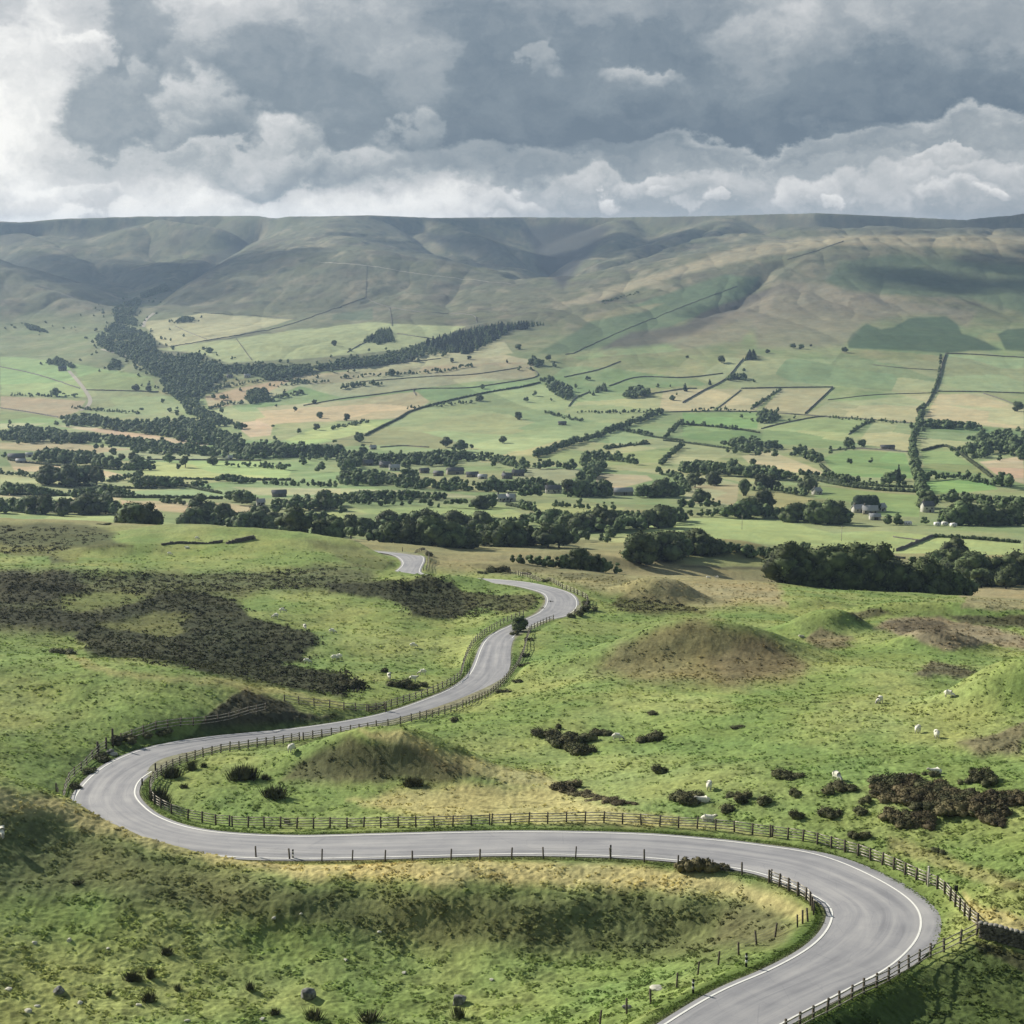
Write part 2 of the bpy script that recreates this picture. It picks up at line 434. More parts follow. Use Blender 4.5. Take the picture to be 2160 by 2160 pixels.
# far spurs: crest polyline (u, v, distance), D = full drop, k = slope at the crest, r = roundness
SPURS = [
    ([(-700, 470, 6300), (0, 466, 6250), (80, 463, 6300), (300, 456, 6350), (500, 455, 6300), (680, 456, 5950), (770, 454, 5950), (900, 459, 6250), (1100, 458, 6700), (1300, 459, 6650), (1500, 455, 6300), (1700, 450, 6050), (1900, 457, 6000), (2050, 463, 5900), (2200, 448, 5800), (2900, 452, 5800)], 165, .62, 18),
    ([(-500, 470, 4700), (-150, 512, 4500), (0, 560, 4350), (110, 612, 4150), (200, 665, 3980), (235, 700, 3850)], 260, .36, 40),
    ([(60, 478, 6100), (150, 520, 5700), (260, 545, 5450), (370, 590, 5150), (410, 625, 4950)], 260, .38, 40),
    ([(330, 462, 6200), (520, 490, 5900), (500, 530, 5600), (440, 570, 5350), (420, 600, 5150)], 240, .40, 40),
    ([(715, 458, 5900), (690, 490, 5500), (600, 530, 5000), (500, 572, 4650), (400, 612, 4350), (300, 655, 4050)], 250, .30, 70),
    ([(705, 478, 5700), (700, 512, 4950), (780, 522, 4800), (900, 540, 4750), (1030, 572, 4700), (1130, 610, 4550)], 250, .27, 90),
    ([(900, 462, 6200), (1000, 500, 5800), (1080, 545, 5450), (1150, 595, 5100)], 250, .42, 40),
    ([(1330, 462, 6500), (1300, 510, 5900), (1250, 560, 5400), (1200, 600, 5050)], 260, .42, 40),
    ([(1520, 460, 6200), (1460, 500, 5600), (1380, 545, 5100), (1300, 590, 4850)], 260, .36, 50),
    ([(2700, 520, 4150), (2350, 512, 4150), (2160, 508, 4150), (2000, 499, 4200), (1830, 498, 4250), (1680, 508, 4350), (1560, 528, 4450), (1440, 552, 4500), (1330, 582, 4450), (1200, 625, 4250), (1080, 668, 4000), (960, 712, 3720)], 250, .25, 110),
    ([(1640, 520, 4250), (1560, 580, 3900), (1480, 640, 3600), (1400, 690, 3380)], 120, .22, 60),
    ([(1850, 560, 3900), (1830, 640, 3500), (1800, 700, 3250)], 90, .16, 90),
    ([(2300, 560, 3900), (2300, 640, 3500), (2330, 720, 3150)], 110, .2, 90),
    ([(2300, 480, 5200), (1900, 476, 5200), (1700, 478, 5300), (1560, 492, 5350)], 220, .2, 80),
]
SPW = [(np.array([pt(*q) for q in s[0]]), s[1], s[2], s[3]) for s in SPURS]


def spurs(x, y):
    wx = x + 70 * gn(x / 620, y / 620, 5) + 16 * gn(x / 240, y / 240, 6)
    wy = y + 70 * gn(x / 620, y / 620, 7) + 16 * gn(x / 240, y / 240, 8)
    hs = []
    for P, D, k, r in SPW:
        best = None
        for i in range(len(P) - 1):
            ax, ay, azz = P[i]; bx, by, bz = P[i + 1]
            dx, dy = bx - ax, by - ay
            t = np.clip(((wx - ax) * dx + (wy - ay) * dy) / (dx * dx + dy * dy), 0, 1)
            d = np.hypot(wx - ax - t * dx, wy - ay - t * dy)
            zr = azz + t * (bz - azz)
            d = np.sqrt(d * d + r * r) - r
            h = zr - D * (1 - np.exp(-d * k / D)) - (.075 * d if P is SPW[0][0] else 0)
            h = np.where(d > 1200, h - (d - 1200) * .1, h)
            best = h if best is None else np.maximum(best, h)
        hs.append(best)
    return hs


# ravines and stream gullies: (depth, half width, course as seen with distance)
CARVES = [(62, 85, [(1180, 512, 5750), (1165, 535, 5600), (1150, 570, 5400), (1165, 600, 5000), (1150, 640, 4600)]), (24, 50, [(1090, 505, 5800), (1110, 520, 5700), (1135, 550, 5500)]),
          (42, 75, [(545, 490, 6050), (470, 545, 5600), (430, 590, 5200), (400, 612, 4900), (340, 640, 4550), (280, 675, 4200)]), (22, 40, [(1500, 476, 6000), (1438, 531, 5500), (1348, 581, 5000), (1230, 612, 4700)]),
          (34, 90, [(60, 480, 6200), (190, 560, 5600), (280, 620, 5000), (270, 670, 4300)]), (20, 45, [(860, 470, 6000), (960, 520, 5300), (1060, 570, 4900)]), (16, 40, [(300, 470, 6200), (330, 520, 5700), (380, 560, 5400)]), (14, 35, [(1640, 600, 3950), (1560, 660, 3600), (1480, 705, 3300)])]
CRV = [(c[0], c[1], np.array([pt(*q)[:2] for q in c[2]])) for c in CARVES]


def smax(a, bb, k):
    h = np.clip(.5 + .5 * (a - bb) / k, 0, 1)
    return bb + (a - bb) * h + k * h * (1 - h)


ROAD_SEG = MID_


def road_dist(x, y):
    """distance from the road's centre line less its half width, the road's height there; only near points are computed"""
    dist = np.full(x.shape, 99.0, np.float32); zr = np.zeros(x.shape, np.float32)
    xm0, xm1 = MID_[:, 0].min() - 20, MID_[:, 0].max() + 20
    idx = np.nonzero((x > xm0) & (x < xm1) & (y > 95) & (y < MID_[:, 1].max() + 25))[0]
    if len(idx) == 0:
        return dist, zr
    cell = 12.0
    ci = np.floor(x[idx] / cell).astype(int); cj = np.floor(y[idx] / cell).astype(int)
    key = ci * 10000 + cj
    order = np.argsort(key, kind='stable'); ks = key[order]
    st = np.nonzero(np.r_[True, ks[1:] != ks[:-1]])[0]; en = np.r_[st[1:], len(ks)]
    for s0, e0 in zip(st, en):
        sel = idx[order[s0:e0]]
        cx = (math.floor(x[sel[0]] / cell) + .5) * cell; cy = (math.floor(y[sel[0]] / cell) + .5) * cell
        near = np.nonzero(np.hypot(MID_[:, 0] - cx, MID_[:, 1] - cy) < 30)[0]
        if len(near) == 0:
            continue
        segs = sorted(set([i for i in near if i < len(MID_) - 1] + [i - 1 for i in near if i > 0]))
        X, Y = x[sel], y[sel]
        bd = np.full(X.shape, 99.0); bz = np.zeros(X.shape)
        for i in segs:
            ax, ay, azz = MID_[i]; bx, by, bz_ = MID_[i + 1]
            dx, dy = bx - ax, by - ay
            t = np.clip(((X - ax) * dx + (Y - ay) * dy) / (dx * dx + dy * dy + 1e-9), 0, 1)
            d = np.hypot(X - ax - t * dx, Y - ay - t * dy) - (HALF_[i] + t * (HALF_[i + 1] - HALF_[i]))
            m = d < bd
            bd = np.where(m, d, bd); bz = np.where(m, azz + t * (bz_ - azz), bz)
        dist[sel] = bd; zr[sel] = bz
    return dist, zr


def H(x, y, fine=True, want_rd=False):
    x = np.atleast_1d(np.asarray(x, float)); y = np.atleast_1d(np.asarray(y, float))
    yy = np.maximum(y, 3.0)
    z = -base_s(x / yy, np.log(yy)) * yy
    for mx_, my_, h, rx, ry, an, p in MOUNDS:
        c, s = math.cos(an), math.sin(an)
        dx = x - mx_; dy = y - my_
        e = ((dx * c + dy * s) / rx) ** 2 + ((-dx * s + dy * c) / ry) ** 2
        z = z + np.where(e < 9, h * np.exp(-np.abs(e) ** 1.3), 0)
    near = sstep(900, 500, y)
    # rolling ground
    z = z + near * (1.7 * fbm(x / 34, y / 34, 2, 3) * sstep(130, 210, y))
    z = z + sstep(500, 900, y) * sstep(5000, 2500, y) * 2.2 * fbm(x / 120, y / 120, 3, 31)
    m = y > 2300
    if m.any():
        xf, yf = x[m], y[m]
        zb = z[m]
        hs = spurs(xf, yf)
        top = hs[0]
        for h in hs[1:]:
            top = smax(h, top, 16)
        zz = smax(top, zb, 20)
        lift = np.clip((zz - zb) / 60, 0, 1)
        wxf = xf + 26 * gn(xf / 190, yf / 190, 61); wyf = yf + 26 * gn(xf / 190, yf / 190, 62)
        for dp_, hw_, C_ in CRV:
            dd = None
            for i in range(len(C_) - 1):
                ax, ay = C_[i]; dx, dy = C_[i + 1] - C_[i]
                t = np.clip(((wxf - ax) * dx + (wyf - ay) * dy) / (dx * dx + dy * dy), 0, 1)
                d = np.hypot(wxf - ax - t * dx, wyf - ay - t * dy)
                dd = d if dd is None else np.minimum(dd, d)
            zz = zz - dp_ * np.clip(1 - dd / (hw_ * 1.6), 0, 1) ** 1.5 * np.clip((zz - zb + 10) / 60, 0, 1)
        qx = xf + 40 * gn(xf / 260, yf / 260, 9)
        rel = np.clip(1 - np.abs(gn(qx / 260, yf / 900, 11)) * 3.2, 0, 1)
        rel2 = np.clip(1 - np.abs(gn(qx / 95, yf / 420, 12)) * 3.0, 0, 1)
        edge = sstep(5500, 6000, yf)
        zz = zz + lift * (1 - .9 * edge) * (-8 * rel ** 2 - 2.5 * rel2 ** 2 + 9 * gn(xf / 420, yf / 420, 13))
        # gritstone edges: small steps along the contour
        stp = zz / 23 + .8 * gn(xf / 300, yf / 300, 15)
        zz = zz + lift * sstep(-60, 20, zz) * (1 - edge) * 4.5 * (sstep(.3, .5, stp - np.floor(stp)) - (stp - np.floor(stp)))
        zz = zz + lift * 2.0 * fbm(xf / 34, yf / 60, 4, 14) * (1 - .6 * edge)
        zz = z[m] + (zz - z[m]) * sstep(2300, 2900, yf)
        z[m] = zz
    rd, zr = road_dist(x, y)
    if fine:
        am = sstep(0.0, 2.2, rd)
        far = sstep(1500, 700, y)
        t1 = gn(x / 3.1, y / 3.1, 21); t2 = gn(x / 1.15, y / 1.15, 22); t3 = gn(x / .5, y / .5, 23)
        z = z + am * (far * .22 * t1 + sstep(420, 250, y) * (.17 * (.5 - np.abs(t2)) * 1.2) + sstep(260, 180, y) * .07 * t3)
    w = sstep(4.5, 0.7, rd)
    z = z * (1 - w) + (zr - .06) * w
    if want_rd:
        return z, rd
    return z


_YS = np.exp(np.linspace(math.log(105), math.log(7200), 2600))


def hit(u, v, ymin=105.0):
    """where the sight line (u, v) meets the ground beyond ymin"""
    u = np.atleast_1d(np.asarray(u, float)); v = np.atleast_1d(np.asarray(v, float))
    ymin = np.broadcast_to(ymin, u.shape)
    a, s = ray(u, v)
    out = np.zeros((len(u), 3))
    for c0 in range(0, len(u), 200):
        A = a[c0:c0 + 200, None]; Sx = s[c0:c0 + 200, None]
        Y = np.broadcast_to(_YS, (A.shape[0], len(_YS)))
        X = A * Y
        Z = H_grid(X, Y)
        dif = Z - Sx * Y
        okm = (dif >= 0) & (Y >= ymin[c0:c0 + 200, None])
        first = okm.argmax(1)
        none = ~okm.any(1)
        first[none] = len(_YS) - 1
        i0 = np.maximum(first - 1, 0)
        r = np.arange(len(first))
        d0, d1 = dif[r, i0], dif[r, first]
        t = np.where(d1 != d0, np.clip(-d0 / (d1 - d0 + 1e-12), 0, 1), 1)
        yh = _YS[i0] + t * (_YS[first] - _YS[i0])
        yh = np.where(none, np.nan, yh)
        out[c0:c0 + 200, 0] = a[c0:c0 + 200] * yh
        out[c0:c0 + 200, 1] = yh
    out[:, 2] = H(out[:, 0], np.nan_to_num(out[:, 1], nan=500))
    return out


# coarse height table for sight lines
_HA = np.linspace(-.62, .62, 500)
_HL = np.log(_YS)
_gx2, _gy2 = np.meshgrid(_HA, _YS)
HT = H((_gx2 * _gy2).ravel(), _gy2.ravel(), fine=False).reshape(_gx2.shape).astype(np.float32)


def H_grid(X, Y):
    fx = np.clip((X / Y - _HA[0]) / (_HA[1] - _HA[0]), 0, len(_HA) - 1.001)
    ix = fx.astype(np.int32); t = fx - ix
    r = np.arange(Y.shape[1])[None, :]
    return HT[r, ix] * (1 - t) + HT[r, ix + 1] * t


# ------------------------------------------------------------------ object helpers
def newmesh(name, V, F, mat=None, smooth=False, mats=None, midx=None, attr=None):
    me = bpy.data.meshes.new(name)
    V = np.asarray(V, np.float32)
    me.vertices.add(len(V)); me.vertices.foreach_set("co", V.ravel())
    Fs = F if isinstance(F, list) else [F]
    Fs = [np.asarray(f, np.int32) for f in Fs if len(f)]
    loops = np.concatenate([f.ravel() for f in Fs])
    tot = np.concatenate([np.full(len(f), f.shape[1], np.int32) for f in Fs])
    me.loops.add(len(loops)); me.loops.foreach_set("vertex_index", loops)
    me.polygons.add(len(tot))
    me.polygons.foreach_set("loop_start", np.r_[0, np.cumsum(tot)[:-1]].astype(np.int32))
    me.polygons.foreach_set("loop_total", tot)
    if smooth:
        me.polygons.foreach_set("use_smooth", np.ones(len(tot), bool))
    for m in (mats or ([mat] if mat else [])):
        me.materials.append(m)
    if midx is not None:
        me.polygons.foreach_set("material_index", np.asarray(midx, np.int32))
    if attr:
        for k, arr in attr.items():
            at = me.attributes.new(k, 'FLOAT_COLOR', 'POINT')
            at.data.foreach_set("color", np.asarray(arr, np.float32).ravel())
    me.update(calc_edges=True)
    me.validate(clean_customdata=False)
    return me


def link(name, me, parent=None, loc=None, rz=0.0, sc=None):
    o = bpy.data.objects.new(name, me)
    COL.objects.link(o)
    if parent:
        o.parent = parent
    if loc is not None:
        o.location = loc
    if rz:
        o.rotation_euler = (0, 0, rz)
    if sc is not None:
        o.scale = (sc, sc, sc) if np.isscalar(sc) else sc
    return o


def tag(o, label=None, cat=None, group=None, kind=None):
    if label: o['label'] = label
    if cat: o['category'] = cat
    if group: o['group'] = group
    if kind: o['kind'] = kind
    return o


class MB:
    """collects boxes, prisms and tubes into one mesh"""
    def __init__(self):
        self.V = []; self.Q = []; self.T = []; self.n = 0

    def add(self, V, Q=(), T=()):
        V = np.asarray(V, float)
        self.V.append(V)
        if len(Q): self.Q.append(np.asarray(Q) + self.n)
        if len(T): self.T.append(np.asarray(T) + self.n)
        self.n += len(V)

    def box(self, c, s, rz=0.0, up=None):
        sx, sy, sz = [q / 2 for q in s]
        V = np.array([(x, y, z) for z in (-sz, sz) for y in (-sy, sy) for x in (-sx, sx)], float)
        if rz:
            cc, ss = math.cos(rz), math.sin(rz)
            V[:, :2] = V[:, :2] @ np.array([[cc, ss], [-ss, cc]])
        self.add(V + np.asarray(c), [(0, 2, 3, 1), (4, 5, 7, 6), (0, 1, 5, 4), (2, 6, 7, 3), (0, 4, 6, 2), (1, 3, 7, 5)])

    def beam(self, p, q, w, h):
        """a squared timber from p to q: w thick sideways, h high"""
        p = np.asarray(p, float); q = np.asarray(q, float)
        d = q - p; L = np.linalg.norm(d); d /= L
        sd_ = np.array([-d[1], d[0], 0]); sd_ /= np.linalg.norm(sd_) + 1e-9
        up = np.cross(d, sd_) * -1
        up = up if up[2] > 0 else -up
        V = [p + sd_ * a * w / 2 + up * bb * h / 2 for a, bb in ((-1, -1), (1, -1), (1, 1), (-1, 1))] + \
            [q + sd_ * a * w / 2 + up * bb * h / 2 for a, bb in ((-1, -1), (1, -1), (1, 1), (-1, 1))]
        self.add(V, [(0, 1, 2, 3), (7, 6, 5, 4), (0, 4, 5, 1), (1, 5, 6, 2), (2, 6, 7, 3), (3, 7, 4, 0)])

    def tube(self, pts, rad, n=6):
        pts = np.asarray(pts, float); k = len(pts)
        rad = np.broadcast_to(rad, (k,))
        V = []
        for i in range(k):
            d = pts[min(i + 1, k - 1)] - pts[max(i - 1, 0)]; d = d / (np.linalg.norm(d) + 1e-9)
            a = np.cross(d, (0.31, 0.87, 0.1)); a /= np.linalg.norm(a); c = np.cross(d, a)
            for j in range(n):
                t = 2 * math.pi * j / n
                V.append(pts[i] + rad[i] * (math.cos(t) * a + math.sin(t) * c))
        Q = [(i * n + j, i * n + (j + 1) % n, (i + 1) * n + (j + 1) % n, (i + 1) * n + j) for i in range(k - 1) for j in range(n)]
        T = [(0, (j + 1) % n, j) for j in range(1, n - 1)] + [((k - 1) * n, (k - 1) * n + j, (k - 1) * n + (j + 1) % n) for j in range(1, n - 1)]
        self.add(V, Q, T)

    def mesh(self, name, mat, smooth=False):
        return newmesh(name, np.vstack(self.V), [np.vstack(self.Q) if self.Q else np.zeros((0, 4), int), np.vstack(self.T) if self.T else np.zeros((0, 3), int)], mat, smooth)

    def build(self, name, mat, parent=None, smooth=False, loc=None, rz=0.0):
        return link(name, self.mesh(name, mat, smooth), parent, loc, rz)


def mat(name, col, rough=0.9, var=0.25, scale=3.0, col2=None, bump=0.0, objvar=0.0, spec=0.2):
    m = bpy.data.materials.new(name); m.use_nodes = True
    t = m.node_tree; t.nodes.clear(); q = NB(t)
    bs = q.n('ShaderNodeBsdfPrincipled'); out = q.n('ShaderNodeOutputMaterial')
    t.links.new(bs.outputs[0], out.inputs[0])
    tcn = q.n('ShaderNodeTexCoord')
    nz = q.noise(tcn.outputs['Object'], scale, 6, 0.6)
    c1 = tuple(max(0, x * (1 - var)) for x in col) + (1,)
    c2 = tuple(x * (1 + var) for x in (col2 or col)) + (1,)
    c = q.mixc(q.mapr(nz, .3, .7), c1, c2)
    if objvar:
        oi = q.n('ShaderNodeObjectInfo')
        hv = q.n('ShaderNodeHueSaturation')
        q.set(hv.inputs['Value'], q.mapr(oi.outputs['Random'], 0, 1, 1 - objvar, 1 + objvar, 'LINEAR'))
        q.set(hv.inputs['Hue'], q.mapr(oi.outputs['Random'], 0, 1, .485, .515, 'LINEAR'))
        q.set(hv.inputs['Color'], c)
        c = hv.outputs[0]
    q.set(bs.inputs['Base Color'], c)
    bs.inputs['Roughness'].default_value = rough
    bs.inputs['Specular IOR Level'].default_value = spec
    if bump:
        bp = q.n('ShaderNodeBump'); q.set(bp.inputs['Height'], nz); bp.inputs['Strength'].default_value = bump
        t.links.new(bp.outputs[0], bs.inputs['Normal'])
    return m

# ------------------------------------------------------------------ the ground sheet
def axis(parts):
    out = []
    for a, bb, n in parts:
        out.append(np.linspace(a, bb, n, endpoint=False))
    out.append([parts[-1][1]])
    return np.concatenate(out)


AX = axis([(-.62, -.335, 50), (-.335, .335, int(1180 * Q)), (.335, .62, 50)])
LY = axis([(math.log(2.5), math.log(112), 40), (math.log(112), math.log(180), int(400 * Q)), (math.log(180), math.log(480), int(480 * Q)), (math.log(480), math.log(2400), int(420 * Q)), (math.log(2400), math.log(7000), int(450 * Q)), (math.log(7000), math.log(13000), 28)])
nA, nL = len(AX), len(LY)
ga, gl = np.meshgrid(AX, LY)
gy = np.exp(gl).ravel(); gx = ga.ravel() * gy
gz = np.empty_like(gx); grd = np.empty_like(gx)
for c0 in range(0, len(gx), 300000):
    s_ = slice(c0, c0 + 300000)
    gz[s_], grd[s_] = H(gx[s_], gy[s_], True, True)
gU, gV = proj(gx, gy, gz)
front = gy > 60
# ragged outlines: warp the look-up by noise whose grain is set in metres on the ground
wn = 0.030 * np.clip(gy, 60, 2500) ** 0.5
w1 = fbm(gx / (2.0 + gy / 60), gy / (3.0 + gy / 40), 4, 41).astype(np.float32)
w2 = fbm(gx / (2.0 + gy / 60), gy / (3.0 + gy / 40), 4, 57).astype(np.float32)
wpx = np.interp(gy, [100, 300, 700, 1500, 3000, 6000], [34, 26, 9, 2.0, 5, 10])
vpx = np.interp(gy, [100, 300, 700, 1500, 3000, 6000], [22, 12, 4, 0.8, 3, 5])
WU = gU + w1 * wpx; WV = gV + w2 * vpx


def pmask(poly, soft, op=1.0):
    """0..1 cover of an outline with a soft edge"""
    P = np.asarray(poly, float)
    x0, y0 = P.min(0) - soft * 1.5; x1, y1 = P.max(0) + soft * 1.5
    idx = np.nonzero((WU > x0) & (WU < x1) & (WV > y0) & (WV < y1) & front)[0]
    X = WU[idx].astype(np.float32); Y = WV[idx].astype(np.float32)
    ins = np.zeros(len(idx), bool); d2 = np.full(len(idx), 1e9, np.float32)
    for i in range(len(P)):
        ax, ay = P[i]; bx, by = P[(i + 1) % len(P)]
        if ay != by:
            c = (ay > Y) != (by > Y)
            ins ^= c & (X < (bx - ax) * (Y - ay) / (by - ay) + ax)
        dx, dy = bx - ax, by - ay
        t = np.clip(((X - ax) * dx + (Y - ay) * dy) / (dx * dx + dy * dy + 1e-9), 0, 1)
        d2 = np.minimum(d2, (X - ax - t * dx) ** 2 + (Y - ay - t * dy) ** 2)
    sdv = np.where(ins, np.sqrt(d2), -np.sqrt(d2))
    return idx, sstep(-soft, soft, sdv) * op


COLR = np.empty((len(gx), 3), np.float32)
DETL = np.zeros(len(gx), np.float32)        # how tussocky


def lay(poly, col, soft=3.0, op=1.0, ymin=0, ymax=1e9, det=None):
    idx, m = pmask(poly, soft, op)
    k = (gy[idx] >= ymin) & (gy[idx] <= ymax) & (m > 0)
    idx, m = idx[k], m[k]
    COLR[idx] = COLR[idx] * (1 - m[:, None]) + np.array(col, np.float32) * m[:, None]
    if det is not None:
        DETL[idx] = DETL[idx] * (1 - m) + det * m


lush = np.array((.166, .232, .072)); yel = np.array((.252, .292, .104)); moor = np.array((.265, .255, .125)); past = np.array((.21, .27, .12)); hillc = np.array((.125, .128, .084))
mA = sstep(-.35, .45, fbm(gx / 22, gy / 30, 4, 71))[:, None]
c_near = lush * (1 - mA) + yel * mA
mB = sstep(-.4, .4, fbm(gx / 60, gy / 110, 4, 72))[:, None]
c_val = past * (1 - mB) + np.array((.27, .30, .15)) * mB
mC = sstep(-.5, .5, fbm(gx / 300, gy / 400, 5, 73))[:, None]
c_hill = hillc * (1 - mC) + np.array((.115, .125, .07)) * mC
mD = sstep(0.05, .5, fbm(gx / 120 + 9, gy / 170, 5, 74))[:, None]
mE = sstep(.0, .45, fbm(gx / 70, gy / 260, 5, 76) + .35 * gn(gx / 400, gy / 120, 77))[:, None]
c_hill = c_hill * (1 - .7 * mE) + np.array((.215, .195, .13)) * .7 * mE
mF = sstep(.12, .4, fbm(gx / 45, gy / 75, 4, 78))[:, None]
c_hill = c_hill * (1 - .65 * mF) + np.array((.06, .07, .045)) * .65 * mF
c_hill = c_hill * (1 - .55 * mD) + np.array((.085, .078, .060)) * .55 * mD
t1 = sstep(520, 640, gy)[:, None]; t2 = sstep(800, 900, gy)[:, None]
hh = gz - (-base_s(gx / gy, gl.ravel()) * gy)
t3 = (sstep(2300, 3300, gy) * .35 + sstep(10, 70, hh) * (gy > 2400))[:, None]; t3 = np.clip(t3, 0, 1)
COLR[:] = c_near * (1 - t1) + moor * t1
COLR[:] = COLR * (1 - t2) + c_val * t2
COLR[:] = COLR * (1 - t3) + c_hill * t3

